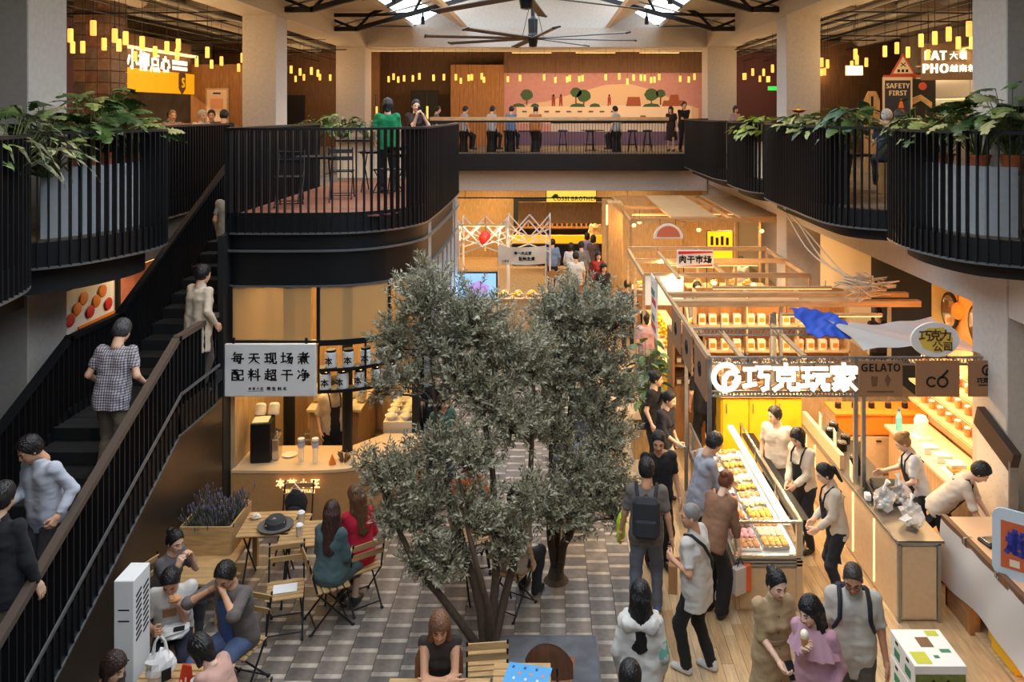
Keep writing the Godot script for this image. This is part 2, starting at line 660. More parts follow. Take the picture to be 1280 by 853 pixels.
# ------------------------------------------------------------------ lettering
const GLYPH := {
	"每": "30,5 15,30;22,20 85,20;30,36 76,36 72,92 58,88;30,36 22,74 74,74;4,55 97,55;48,42 55,50;45,60 52,68",
	"天": "18,18 82,18;8,48 92,48;50,18 48,48 35,72 8,95;50,48 65,75 95,95",
	"现": "5,18 42,18;8,48 40,48;3,82 44,76;23,18 23,80;52,12 52,60;52,12 90,12 90,60;70,25 68,55 58,78 42,95;72,60 72,88 78,93 96,93 97,78",
	"场": "3,35 38,35;20,8 20,80;2,85 40,74;48,15 85,15 55,45 95,45 88,92 74,86;68,48 60,68 44,86;80,48 74,72 58,95",
	"煮": "18,18 78,18;48,5 48,38;5,38 95,38;85,10 60,38 10,62;30,50 75,50 75,75 30,75 30,50;30,62 75,62;15,82 8,96;35,84 38,95;58,84 62,95;80,82 92,96",
	"配": "5,12 50,12;8,30 48,30 48,92 8,92 8,30;22,12 22,45;35,12 35,50;8,72 48,72;58,15 92,15 92,50 60,50;60,50 60,85 66,92 95,92 96,75",
	"料": "12,20 18,38;42,18 34,38;3,45 52,45;27,5 27,95;27,48 5,78;27,48 48,70;62,18 72,28;60,42 70,52;52,68 98,62;82,5 82,96",
	"超": "12,22 48,22;30,5 30,85;5,42 52,42;30,62 50,62;15,55 12,75 3,90;12,72 30,88 60,93 97,92;55,12 92,12 88,42 78,38;72,14 68,32 54,46;60,55 90,55 90,80 60,80 60,55",
	"干": "18,15 82,15;6,48 94,48;50,15 50,97",
	"净": "10,18 20,30;6,78 22,52;48,5 32,28;42,18 72,18 58,35;38,38 85,38 85,68;30,52 97,52;40,68 85,68;62,35 62,88 52,95 45,90",
	"巧": "5,20 42,20;23,20 23,78;3,82 44,74;50,15 97,15;68,15 60,45 90,45 86,88 72,95",
	"克": "8,18 92,18;50,3 50,35;22,35 78,35 78,58 22,58 22,35;38,58 32,78 8,95;62,58 62,86 68,92 94,92 96,76",
	"玩": "5,18 42,18;8,48 40,48;3,82 44,76;23,18 23,80;55,18 92,18;48,42 98,42;65,42 60,70 42,95;80,42 80,86 84,92 97,92 98,78",
	"家": "50,2 50,14;8,32 8,16 92,16 92,32;20,34 82,34;55,34 20,58;45,45 62,65 60,88 48,95;55,55 15,78;60,65 15,93;85,48 62,62;62,60 92,92",
	"肉": "15,20 15,96;15,20 85,20 85,92 74,88;50,3 48,25 30,48;50,28 70,45;50,48 30,75;50,52 72,72",
	"市": "50,3 50,15;5,20 95,20;20,38 20,80;20,38 80,38 80,78 70,76;50,20 50,97",
	"大": "6,35 94,35;50,5 48,40 8,95;50,38 92,95",
	"發": "15,15 40,10 20,40;10,25 30,35;60,8 90,35;85,10 65,30;15,50 45,50 45,65 18,65 18,80 45,80 40,96;55,50 85,50 80,62;60,70 90,70 55,96;62,75 92,96",
	"越": "12,22 48,22;30,5 30,85;5,42 52,42;30,62 50,62;15,55 12,75 3,90;12,72 30,88 60,93 97,92;55,30 97,30;62,30 60,75 75,68;75,8 82,50 97,78;95,45 70,80;85,10 93,20",
	"南": "10,18 90,18;50,3 50,32;12,34 12,96;12,34 88,34 88,92 78,90;35,42 42,52;65,42 58,52;28,58 72,58;25,75 75,75;50,58 50,95",
	"粉": "10,20 16,36;42,18 34,36;3,42 52,42;27,5 27,95;27,46 5,78;27,46 48,68;68,8 62,30 50,48;78,8 85,30 98,46;58,52 90,52 86,92 75,88;70,52 66,75 52,95",
	"苏": "5,18 95,18;32,5 32,30;68,5 68,30;15,42 75,42 70,92 58,88;42,35 38,65 10,95;15,55 8,75;82,55 92,78",
	"小": "50,5 50,92 38,86;25,35 8,72;75,35 93,70",
	"柳": "3,30 38,30;20,5 20,96;20,35 3,70;20,38 36,58;50,12 45,35 45,80 58,65;62,15 62,60 50,95;72,18 94,18 92,70 82,68;72,18 72,96",
	"点": "50,3 50,35;50,18 85,18;22,35 78,35 78,65 22,65 22,35;15,78 6,95;36,80 40,95;60,80 65,95;82,78 94,95",
	"心": "12,50 6,78;28,30 28,78 36,90 75,90 78,70;48,18 56,40;78,35 94,68",
	"力": "8,32 90,32 82,92 66,86;50,5 46,45 8,96",
	"公": "35,8 28,28 5,50;62,8 72,28 96,48;45,50 22,88 80,82;65,65 88,96",
	"司": "12,15 88,15 88,90 74,86;15,36 68,36;20,55 62,55 62,82 20,82 20,55",
	"匠": "92,10 12,10 12,92 96,92;75,22 35,35;38,35 36,60 25,80;38,50 88,50;65,50 65,85",
	"本": "8,25 92,25;50,5 50,96;48,28 8,75;52,28 93,75;30,72 70,72",
	"草": "5,18 95,18;32,5 32,30;68,5 68,30;25,38 75,38 75,65 25,65 25,38;25,51 75,51;5,78 95,78;50,65 50,97",
	"养": "30,5 38,15;68,5 60,15;15,20 85,20;20,35 80,35;5,50 95,50;50,20 45,50 5,75;52,50 92,75;38,65 35,95;65,65 65,95",
	"生": "28,10 12,45;20,32 88,32;18,58 82,58;5,90 95,90;50,8 50,90",
	"水": "50,5 50,92 38,86;8,30 40,30 8,80;88,18 56,42;54,42 95,88",
	"一": "5,50 95,50",
}

func hanzi(text: String, size: float, w: float, depth: float, gap := 1.1, brush := false) -> MB:
	# one mesh of strokes: starts at the left, baseline centre at y = 0, faces +z
	var mb := MB.new()
	var x0 := 0.0
	for ch in text:
		if GLYPH.has(ch):
			for st in GLYPH[ch].split(";"):
				var pts := []
				for p in st.split(" "):
					var q: PackedStringArray = p.split(",")
					pts.append(Vector2(x0 + float(q[0]) / 100.0 * size, (0.5 - float(q[1]) / 100.0) * size))
				for i in pts.size() - 1:
					var a: Vector2 = pts[i]
					var b: Vector2 = pts[i + 1]
					var e := (b - a).normalized()
					var nn := Vector2(-e.y, e.x)
					var wa := w / 2
					var wb := w / 2
					if brush:
						var hor := absf(e.x) > 0.95
						wa *= 0.75 if hor else 1.15
						wb *= 1.1 if hor else (0.45 if i == pts.size() - 2 and e.y < 0 and absf(e.x) > 0.3 else 1.0)
					a -= e * wa * 0.8
					b += e * wb * 0.8
					mb.prism(PackedVector2Array([a - nn * wa, b - nn * wb, b + nn * wb, a + nn * wa]), depth)
		x0 += size * gap
	return mb

func latin(text: String, size: float, depth: float, bold := true, serif := false) -> TextMesh:
	var f := SystemFont.new()
	f.font_names = PackedStringArray(["Droid Serif" if serif else "Droid Sans"])
	f.font_weight = 700 if bold else 400
	var t := TextMesh.new()
	t.text = text
	t.font = f
	t.font_size = 48
	t.pixel_size = size / 48.0 * 1.36
	t.depth = depth
	return t
# ------------------------------------------------------------------ the building
const LEFT_EDGE := [[-5.0, 3.6], [-4.8, 5.2], [-4.85, 6.4], [-4.98, 7.3], [-5.12, 7.85], [-5.35, 8.2], [-5.72, 8.4], [-5.9, 8.6]]
const LEFT_EDGE_B := [[-5.95, 8.75], [-5.62, 8.95], [-5.36, 9.22], [-5.15, 9.67], [-5.03, 10.15], [-5.06, 10.6], [-5.3, 11.0], [-5.7, 11.2], [-6.2, 11.3]]
const LEFT_EDGE_C := [[-6.25, 11.35], [-6.25, 15.7]]
const DECK_EDGE := [[-4.45, 15.6], [-4.45, 11.15], [-4.4, 11.1], [-3.2, 11.1], [-2.65, 11.2], [-2.25, 11.48], [-1.97, 11.9], [-1.85, 12.4], [-1.85, 16.6], [-2.0, 17.0], [-2.5, 17.2]]
const RIGHT_EDGES := [
	[[5.5, 5.6], [4.9, 6.0], [4.75, 6.9], [4.8, 7.6], [5.2, 8.3], [5.75, 8.55]],
	[[5.75, 8.85], [5.32, 9.03], [4.91, 9.35], [4.68, 10.0], [4.66, 10.6], [4.82, 11.2], [5.3, 11.5]],
	[[5.4, 11.65], [5.12, 11.8], [4.7, 12.05], [4.47, 12.4], [4.39, 12.9], [4.4, 14.5], [4.43, 16.0], [4.6, 16.6], [5.1, 16.9]],
	[[5.15, 17.0], [4.75, 17.1], [4.48, 17.5], [4.4, 18.2], [4.4, 19.0], [4.5, 19.6], [5.0, 19.9]],
	[[5.05, 20.0], [4.65, 20.2], [4.45, 20.7], [4.4, 21.5], [4.4, 24.5], [4.45, 25.6], [4.75, 26.4], [5.4, 26.8]],
]

func hall() -> void:
	struct("floor", MB.new().bb(V(-14, -0.3, -6), V(14, -0.012, 38)), M.grout)
	struct("wall_back", MB.new().bb(V(-14, -0.3, 36), V(14, 9.4, 36.4)), M.walnut_y)
	struct("wall_front", MB.new().bb(V(-14, -0.3, -6), V(14, 12.0, -6.4)), M.paint)
	struct("wall_left", MB.new().bb(V(-14.3, -0.3, -6), V(-14, 9.4, 36)), M.concrete)
	struct("wall_right", MB.new().bb(V(14, -0.3, -6), V(14.3, 9.4, 36)), M.concrete)
	struct("wall_left_lower", MB.new().bb(V(-8.8, 0, -6), V(-8.6, 4.0, 36)), M.brown_board)
	struct("wall_right_lower", MB.new().bb(V(7.7, 0, -6), V(7.9, 4.0, 36)), M.cream)
	# columns on a nine metre grid
	for d in [0.8, 9.8, 18.8, 28.0]:
		for x in [[-7.15, -6.35], [5.64, 6.44]]:
			var w := 0.22 if d > 27 else 0.0
			struct("column", MB.new().bb(V(x[0] - (w if x[0] < 0 else 0.0), 0, d), V(x[1] + (w if x[0] > 0 else 0.0), 8.3, d + 0.8 + w), 0.012), M.paint)
	# beams over the columns and across the far end
	struct("beam", MB.new().bb(V(-7.2, 8.07, -6), V(-6.3, 9.3, 28.9)), M.paint)
	struct("beam", MB.new().bb(V(5.6, 8.07, -6), V(6.5, 9.3, 28.9)), M.paint)
	struct("beam", MB.new().bb(V(-6.3, 8.07, 27.95), V(5.6, 8.76, 28.75)), M.paint)
	for d in [9.9, 18.9, 28.1]:
		struct("beam", MB.new().bb(V(-14, 8.25, d), V(-7.2, 9.0, d + 0.6)), M.concrete)
		struct("beam", MB.new().bb(V(6.5, 8.25, d), V(14, 9.0, d + 0.6)), M.concrete)
	struct("ceiling_left", MB.new().bb(V(-14, 8.95, -6), V(-7.2, 9.2, 36)), M.dark_ceiling)
	struct("ceiling_right", MB.new().bb(V(6.5, 8.95, -6), V(14, 9.2, 36)), M.dark_ceiling)
	struct("ceiling_back", MB.new().bb(V(-7.2, 8.6, 28.75), V(6.5, 8.95, 36)), M.dark_ceiling)
	# the lower beams that carry the right hand upper floor
	struct("beam", MB.new().bb(V(5.66, 3.28, -4), V(6.4, 4.02, 34)), M.paint)
	struct("beam", MB.new().bb(V(-7.1, 3.4, -4), V(-6.4, 4.02, 34)), M.concrete)

func edge_poly(parts: Array, outer: float, inset: float) -> Array:
	var out := []
	for e in parts:
		for p in spline(e, 0.18):
			out.append([p.x + inset, -p.z])
	out.append([outer, out[-1][1]])
	out.append([outer, out[0][1]])
	return out

func floors() -> void:
	# upper floors: concrete slabs under tile, with recessed black fascias
	struct("floor_upper_left", slab(edge_poly([LEFT_EDGE, LEFT_EDGE_B, LEFT_EDGE_C], -14.0, -0.06), 4.05, DECK), M.concrete)
	struct("floor_upper_left", slab([[-14, 15.7], [-6.3, 15.7], [-4.5, 15.7], [-2.6, 17.2], [-6.3, 19.2], [-6.3, 27.6], [-14, 27.6]], 4.05, DECK), M.concrete)
	struct("floor_upper_right", slab(edge_poly(RIGHT_EDGES, 14.0, 0.06), 4.05, DECK), M.concrete)
	struct("floor_upper_back", slab([[-14, 27.6], [14, 27.6], [14, 36], [-14, 36]], 4.05, DECK), M.concrete)
	struct("floor_mat", MB.new().bb(V(-0.55, -0.01, 5.8), V(0.545, 0.004, 8.84)), mat("mat_grey", rgb(112, 116, 122), 0.5, 0, "blotch", 1.2))
	struct("trim_20", MB.new().bb(V(0.545, -0.01, 5.8), V(0.56, 0.006, 8.86)).bb(V(-0.55, -0.01, 8.84), V(0.56, 0.006, 8.86)), M.steel_trim)
	struct("floor_upper_front", slab([[-14, -6], [14, -6], [14, 0.8], [-14, 0.8]], 4.05, DECK), M.concrete)
	struct("beam", MB.new().bb(V(-6.35, 3.05, 27.9), V(5.6, 4.05, 28.6)), M.paint)
	struct("trim_1", strip(spline(LEFT_EDGE, 0.15), 3.72, 4.05, 0.04, 0.26), M.black_matt)
	struct("trim_2", strip(spline(LEFT_EDGE_B, 0.15), 3.72, 4.05, 0.04, 0.26), M.black_matt)
	for i in RIGHT_EDGES.size():
		struct("trim_%d" % (i + 3), strip(spline(RIGHT_EDGES[i], 0.15), 3.86, 4.05, 0.04, -0.24), M.black_matt)
	struct("soffit_right", slab(edge_poly(RIGHT_EDGES, 7.7, 0.5), 3.88, 3.93), M.paint)
	struct("soffit_left", slab(edge_poly([LEFT_EDGE, LEFT_EDGE_B, LEFT_EDGE_C], -8.6, -0.4), 3.76, 3.8), M.concrete)
	# ground floor: a mosaic of long dark tiles and pale bars in staggered columns
	var root := struct_root("floor_mosaic")
	var cw := 0.29
	var per := 0.262
	var dark := MB.new().box(Vector3(0, -0.006, 0), Vector3(cw - 0.006, 0.012, 0.188), Basis(), 0.002).mesh()
	var pale := MB.new().box(Vector3(0, -0.006, 0), Vector3(cw - 0.006, 0.0125, 0.066), Basis(), 0.002).mesh()
	var rest := {}
	for k in ["tile_a", "tile_b", "tile_c", "tile_light"]:
		rest[k] = MB.new()
	for i in 19:
		var x := -4.42 + cw * (i + 0.5)
		for j in 56:
			var d := 5.6 + per * j + (per * 0.5 if i % 2 else 0.0) + (0.03 if i % 3 == 0 else 0.0)
			var near := d > 8.05 and d < 9.95
			var k: String = ["tile_a", "tile_b", "tile_a", "tile_c"][rng.randi() % 4]
			if near:
				part(root, "tile", dark, M[k], Transform3D(Basis(), V(x, 0, d)))
				part(root, "pale_tile", pale, M.tile_light, Transform3D(Basis(), V(x, 0, d + 0.131)))
			else:
				rest[k].box(V(x, -0.006, d), Vector3(cw - 0.006, 0.012, 0.188))
				rest["tile_light"].box(V(x, -0.006, d + 0.131), Vector3(cw - 0.006, 0.0125, 0.066))
	for k in rest:
		part(root, "tile_field", rest[k], M[k]).set_meta("kind", "stuff")
	# wooden boards of the shopping aisle, running into the depth
	root = struct_root("floor_boards")
	var pw := 0.125
	var kinds := ["plank_a", "plank_b", "plank_c"]
	var plank := MB.new().box(Vector3(0, -0.005, 0), Vector3(pw - 0.003, 0.012, 0.897), Basis(), 0.0015).mesh()
	var more := [MB.new(), MB.new(), MB.new()]
	for i in 24:
		var x := 1.09 + pw * (i + 0.5)
		for j in 20:
			var d: float = 5.9 + 0.9 * j + [0.0, 0.5, 0.25, 0.7][i % 4]
			var q := rng.randi() % 3
			if d > 7.7 and d < 17.0:
				part(root, "plank", plank, M[kinds[q]], Transform3D(Basis(), V(x, 0, d)))
			else:
				more[q].box(V(x, -0.005, d), Vector3(pw - 0.003, 0.012, 0.897))
	for q in 3:
		more[q].bb(V(4.09, -0.012, 5.5 + q * 10), V(7.7, 0.0, 15.5 + q * 10))
		part(root, "plank_field", more[q], M[kinds[q]]).set_meta("kind", "stuff")
	struct("trim_9", MB.new().bb(V(1.085, -0.01, 5), V(1.095, 0.003, 30)), M.steel_trim)
	struct("trim_10", MB.new().bb(V(-4.5, -0.012, 20.3), V(4.2, 0.0, 36)), M.plank_b)
	# the round-nosed deck, with reddish boards
	var p := []
	for q in spline(DECK_EDGE, 0.15):
		p.append([q.x - 0.03, -q.z])
	struct("floor_deck", slab(p, 4.1, DECK - 0.02), M.black_matt)
	root = struct_root("deck_boards")
	for j in 40:
		var d := 11.26 + 0.145 * j
		var x1 := -1.95
		if d < 12.4:
			x1 = -2.75 + 0.8 * sqrt(clampf(1.0 - pow((12.4 - d) / 1.3, 2.0), 0.0, 1.0))
		part(root, "plank", MB.new().bb(V(-4.4, DECK - 0.02, d), V(x1, DECK, d + 0.14)), M.deck_wood if rng.randf() < 0.6 else M.deck_wood_b)

# ------------------------------------------------------------------ railings of upright fins
func railing(called: String, label: String, path: Array, y0: float, y1: float, step := 0.108, group := "", fins := true, fascia := 0.3) -> Node3D:
	var o := thing(called, label, "railing", Vector3.ZERO, 0.0, group)
	var pts := spline(path, 0.12)
	part(o, "top_rail", strip(pts, y1 - 0.035, y1, 0.07), M.black_steel)
	part(o, "fascia", strip(pts, y0 + 0.02, y0 + fascia, 0.012), M.black_steel)
	part(o, "bottom_rail", strip(pts, y0, y0 + 0.025, 0.07), M.steel_trim)
	if fins:
		var fin := MB.new().box(Vector3(0, (y0 + y1) / 2 - 0.01, 0), Vector3(0.07, y1 - y0 - 0.05, 0.016)).mesh()
		pts = spline(path, step)
		for i in pts.size():
			var t: Vector3 = (pts[mini(i + 1, pts.size() - 1)] - pts[maxi(i - 1, 0)]).normalized()
			part(o, "fin", fin, M.black_steel, Transform3D(Basis(Vector3.UP.cross(t).normalized(), Vector3.UP, t), pts[i]))
	return o

func railings() -> void:
	var g := "black fin railings of the upper floor"
	railing("balcony_railing", "bulging black fin railing beside the man on the stairs in black jacket", LEFT_EDGE, 4.04, 5.58, 0.108, g)
	railing("balcony_railing", "bulging black fin railing in front of pale planter above the stairs", LEFT_EDGE_B, 4.04, 5.58, 0.108, g)
	railing("balcony_railing", "straight black fin railing along the upper flight of stairs", LEFT_EDGE_C, 4.04, 5.58, 0.108, g)
	railing("deck_railing", "black fin railing round the rounded wooden deck with bistro chairs", DECK_EDGE, 4.1, 5.58, 0.108, g)
	var w := ["bulging black fin railing next to the grey column beside the chocolate stall", "bulging black fin railing in front of grey planter with terracotta pots", "black fin railing below trailing plants and orange flower", "short bulging black fin railing with cream slat planter behind it", "black fin railing beside the two people in black on upper floor"]
	for i in RIGHT_EDGES.size():
		railing("balcony_railing", w[i], RIGHT_EDGES[i], 4.04, 5.58, 0.108, g)
	# the far bridge: pale back, wooden bar top
	var o := thing("bar_counter_railing", "long far railing with wooden bar top and thin black bars", "railing")
	part(o, "bar_top", MB.new().bb(V(-4.0, 5.5, 27.4), V(4.2, 5.62, 28.0), 0.01), M.plywood)
	part(o, "fascia", MB.new().bb(V(-6.3, 3.78, 27.45), V(4.9, 4.36, 27.6)), M.black_steel)
	part(o, "lower_rail", MB.new().bb(V(-4.0, 5.44, 27.45), V(4.2, 5.5, 27.55)), M.black_steel)
	var bar := MB.new().box(Vector3.ZERO, Vector3(0.014, 1.12, 0.03)).mesh()
	for i in 80:
		part(o, "bar", bar, M.black_steel, Transform3D(Basis(), V(-3.95 + i * 0.1025, 4.9, 27.5)))
	# thin steel edges and the black skirt under the deck
	var pts := spline(DECK_EDGE.slice(1), 0.12)
	struct("trim_11", strip(pts, 3.86, 3.885, 0.05, -0.02), M.steel_trim)
	struct("trim_12", strip(pts, 3.365, 3.385, 0.05, 0.02), M.steel_trim)
	var k := pts.size()
	var root := struct_root("deck_skirt")
	for q in [[0, 11], [11, 19], [19, 27], [27, k - 1]]:
		part(root, "panel", strip(pts.slice(q[0], q[1] + 1), 3.385, 4.1, 0.03, 0.06), M.black_steel)
	# pale panels below the deck's long side
	root = struct_root("deck_side")
	for i in 7:
		var d := 12.75 + i * 0.62
		part(root, "panel", MB.new().bb(V(-1.95, 0.0, d), V(-1.88, 4.02 - 0.0, d + 0.42)), M.grey_panel)
	part(root, "backing", MB.new().bb(V(-2.1, 0, 12.5), V(-2.0, 4.1, 17.1)), M.black_matt)

# ------------------------------------------------------------------ stairs
func stair_y(d: float) -> float:
	if d < 9.6:
		return clampf((d - 5.3) / 4.3, 0.0, 1.0) * 2.13
	if d < 10.7:
		return 2.13
	return 2.13 + clampf((d - 10.7) / 4.6, 0.0, 1.0) * 2.22

func stairs() -> void:
	var o := thing("staircase", "black steel staircase with fin balustrades climbing to the upper floor", "staircase")
	var L := -5.73
	var R := -4.43
	for i in 14:
		var d := 5.3 + 4.3 * i / 14.0
		part(o, "tread", MB.new().bb(V(L, 2.13 * (i + 1) / 14.0 - 0.152, d), V(R, 2.13 * (i + 1) / 14.0, d + 0.33), 0.006), M.black_matt)
	part(o, "landing", MB.new().bb(V(L, 1.98, 9.6), V(R, 2.13, 10.75)), M.black_matt)
	for i in 15:
		var d := 10.7 + 4.6 * i / 15.0
		part(o, "tread", MB.new().bb(V(L, 2.13 + 2.22 * (i + 1) / 15.0 - 0.15, d), V(R, 2.13 + 2.22 * (i + 1) / 15.0, d + 0.33), 0.006), M.black_matt)
	var wood := mat("rail_brown", rgb(92, 79, 70), 0.5, 0.2)
	for s in [[R, "handrail", true], [L, "handrail", false]]:
		var x: float = s[0]
		var top := 0.95
		var c := [V(x, 0.0, 5.3), V(x, 2.13, 9.6), V(x, 2.13, 10.7), V(x, 4.35, 15.3)]
		for i in (2 if s[2] else 3):
			var U := Vector3.UP
			var a: Vector3 = c[i]
			var b: Vector3 = c[i + 1]
			part(o, "handrail", MB.new().beam(a + U * top, b + U * top, 0.085, 0.06, U, 0.03), wood if s[2] else M.black_steel)
			part(o, "stringer", MB.new().beam(a - U * 0.06, b - U * 0.06, 0.03, 0.34, U, 0.05), M.black_steel)
			part(o, "edge_strip", MB.new().beam(a - U * 0.23 + Vector3(0.01, 0, 0), b - U * 0.23 + Vector3(0.01, 0, 0), 0.05, 0.018, U, 0.03), M.steel_trim)
			if s[2]:
				part(o, "guide_rail", MB.new().beam(a + U * 0.28 + Vector3(0.05, 0, 0), b + U * 0.28 + Vector3(0.05, 0, 0), 0.022, 0.03, U, 0.02), M.steel_trim)
			var run := -(b.z - a.z)
			var k := int(run / 0.1)
			var fin := MB.new().box(Vector3(0, 0.36, 0), Vector3(0.06, 1.14, 0.016)).mesh()
			for j in k:
				part(o, "fin", fin, M.black_steel, Transform3D(Basis(), a.lerp(b, (j + 0.5) / k)))
	# bronze panel that closes the side under the stairs
	var pl := PackedVector2Array([Vector2(5.75, 0), Vector2(11.05, 0), Vector2(11.05, 1.9), Vector2(9.6, 1.9), Vector2(5.75, 0.02)])
	struct("wall_under_stairs", MB.new().prism(pl, 0.04, Transform3D(Basis(Vector3.FORWARD, Vector3.UP, Vector3.RIGHT), Vector3(-4.45, 0, 0))), M.bronze)
	struct("wall_stair_side", MB.new().bb(V(-4.5, 0, 10.95), V(-4.42, 4.1, 15.7)), M.black_matt)
	struct("wall_stair_far", MB.new().bb(V(-5.9, 0, 11.2), V(-5.8, 2.0, 15.7)), M.black_matt)

# ------------------------------------------------------------------ roof
func roof_and_fans() -> void:
	# gable with its end wall; the middle of both slopes is an open skylight between glazing bars
	var gable := PackedVector2Array([Vector2(-6.3, 8.7), Vector2(5.6, 8.7), Vector2(5.6, 8.8), Vector2(4.03, 8.8), Vector2(-0.35, 11.45), Vector2(-4.73, 8.8), Vector2(-6.3, 8.8)])
	struct("wall_gable", MB.new().prism(gable, 0.2, Transform3D(Basis(), V(0, 0, 28.5))), M.paint)
	for s in [-1.0, 1.0]:
		var a := Vector2(-0.35 + 4.38 * s, 8.8)
		var m := Vector2(-0.35 + 2.5 * s, 9.94)
		struct("ceiling_slope", MB.new().beam(V((a.x + m.x) / 2, (a.y + m.y) / 2, -6), V((a.x + m.x) / 2, (a.y + m.y) / 2, 28.5), (a - m).length(), 0.12, Vector3(0.605 * -s, 1, 0).normalized()), M.plywood)
		struct("ceiling_flat", MB.new().bb(V(minf(a.x, -0.35 + 6.7 * s), 8.82, -6), V(maxf(a.x, -0.35 + 6.7 * s), 8.95, 28.5)), M.paint)
		for i in 12:
			var d := -4.0 + i * 2.9
			struct("glazing_bar", MB.new().beam(V(m.x, m.y, d), V(-0.35, 11.45, d), 0.08, 0.14), M.black_steel)
		struct("ceiling_slope", MB.new().beam(V((m.x - 0.35) / 2, (m.y + 11.45) / 2, 24.6), V((m.x - 0.35) / 2, (m.y + 11.45) / 2, 28.5), 3.0, 0.1, Vector3(0.605 * -s, 1, 0).normalized()), M.plywood)
	struct("ridge_beam", MB.new().bb(V(-0.43, 11.35, -6), V(-0.27, 11.55, 28.5)), M.black_steel)
	for d in [1.3, 5.8, 10.3, 14.8, 19.3, 23.8]:
		var o := thing("roof_truss", "black steel roof truss spanning between the main beams", "truss", Vector3.ZERO, 0, "black roof trusses")
		for s in [-1.0, 1.0]:
			var q := [[6.35, 8.27], [5.3, 8.27], [1.6, 9.3], [0.0, 9.55]]
			var tp := [[6.35, 8.68], [4.9, 8.68], [0.0, 11.2]]
			for i in 3:
				part(o, "bottom_chord", MB.new().beam(V(-0.35 + q[i][0] * s, q[i][1], d), V(-0.35 + q[i + 1][0] * s, q[i + 1][1], d), 0.14, 0.13, Vector3.UP, 0.03), M.black_steel)
			for i in 2:
				part(o, "top_chord", MB.new().beam(V(-0.35 + tp[i][0] * s, tp[i][1], d), V(-0.35 + tp[i + 1][0] * s, tp[i + 1][1], d), 0.12, 0.11, Vector3.UP, 0.03), M.black_steel)
			for w in [[6.35, 8.68, 5.3, 8.27], [5.3, 8.27, 4.9, 8.68], [4.9, 8.68, 3.6, 8.74], [3.6, 8.74, 3.2, 9.55], [3.2, 9.55, 1.6, 9.3], [1.6, 9.3, 1.3, 10.5]]:
				part(o, "web", MB.new().tube([V(-0.35 + w[0] * s, w[1], d), V(-0.35 + w[2] * s, w[3], d)], 0.045, 6), M.black_steel)
			part(o, "tie_rod", MB.new().tube([V(-0.35 + 6.0 * s, 8.35, d + 0.12), V(-0.35, 9.9, d + 0.12)], 0.028, 6), M.chrome)
	for f in [[-0.32, 19.0, 12.0, "large ceiling fan with long dark blades hanging before the gable"], [-0.3, 12.0, 40.0, "large ceiling fan with brown blades under the skylight ridge"]]:
		var o := thing("ceiling_fan", f[3], "fan", V(f[0], 7.55, f[1]), f[2], "ceiling fans")
		part(o, "pole", MB.new().tube([Vector3(0, 0.4, 0), Vector3(0, 3.9, 0)], 0.05, 8), M.black_steel)
		part(o, "motor", MB.new().lathe([Vector2(0, -0.22), Vector2(0.09, -0.2), Vector2(0.13, 0.02), Vector2(0.13, 0.06), Vector2(0.11, 0.12), Vector2(0.12, 0.45), Vector2(0.05, 0.52), Vector2(0, 0.52)], 14), M.black_steel)
		for i in 8:
			var b := MB.new()
			var a := TAU * i / 8.0
			b.box(Vector3(1.33, 0, 0), Vector3(2.36, 0.025, 0.17), Basis(Vector3.RIGHT, 0.2), 0.005)
			b.box(Vector3(0.2, 0, 0), Vector3(0.3, 0.03, 0.06))
			var bl := part(o, "blade", b, mat("fan_blade", rgb(70, 58, 48), 0.5), Transform3D(Basis(Vector3.UP, a), Vector3.ZERO))
			part(bl, "tip", MB.new().box(Vector3(2.53, 0, 0), Vector3(0.05, 0.04, 0.19), Basis(Vector3.RIGHT, 0.2), 0.008), M.black_steel)
		var st := MB.new()
		for i in 4:
			var a := TAU * i / 4.0
			st.tube([Vector3(0.05 * cos(a), 0.9, 0.05 * sin(a)), Vector3(0.25 * cos(a), 0.05, 0.25 * sin(a))], 0.008, 5)
		part(o, "guy_wires", st, M.black_steel)
	# spotlights clamped to the trusses
	for d in [5.8, 10.3, 14.8, 19.3, 23.8]:
		for x in [-3.7, 3.0]:
			var o := thing("truss_spotlight", "small black spotlight clamped under a roof truss", "lamp", V(x, 8.62, d + 0.14), 0.0, "truss spotlights")
			part(o, "housing", MB.new().lathe([Vector2(0.045, -0.2), Vector2(0.06, -0.2), Vector2(0.06, 0.0), Vector2(0.03, 0.05), Vector2(0, 0.05)], 12), M.black_steel)
			part(o, "lens", MB.new().lathe([Vector2(0, -0.19), Vector2(0.045, -0.19), Vector2(0.045, -0.185), Vector2(0, -0.185)], 12), M.lamp_warm)
			part(o, "clamp", MB.new().bb(Vector3(-0.02, 0.04, -0.02), Vector3(0.02, 0.16, 0.02)), M.black_steel)
			var l := SpotLight3D.new()
			l.name = "spot"
			l.light_color = Color(1.0, 0.89, 0.76)
			l.light_energy = 9.5
			l.light_size = 0.06
			l.spot_angle = 52.0
			l.spot_angle_attenuation = 0.6
			l.spot_range = 60.0
			l.spot_attenuation = 2.0
			l.shadow_enabled = true
			add_child(l, true)
			l.position = V(x, 8.42, d + 0.14)
			l.rotation_degrees = Vector3(-90, 0, 0)
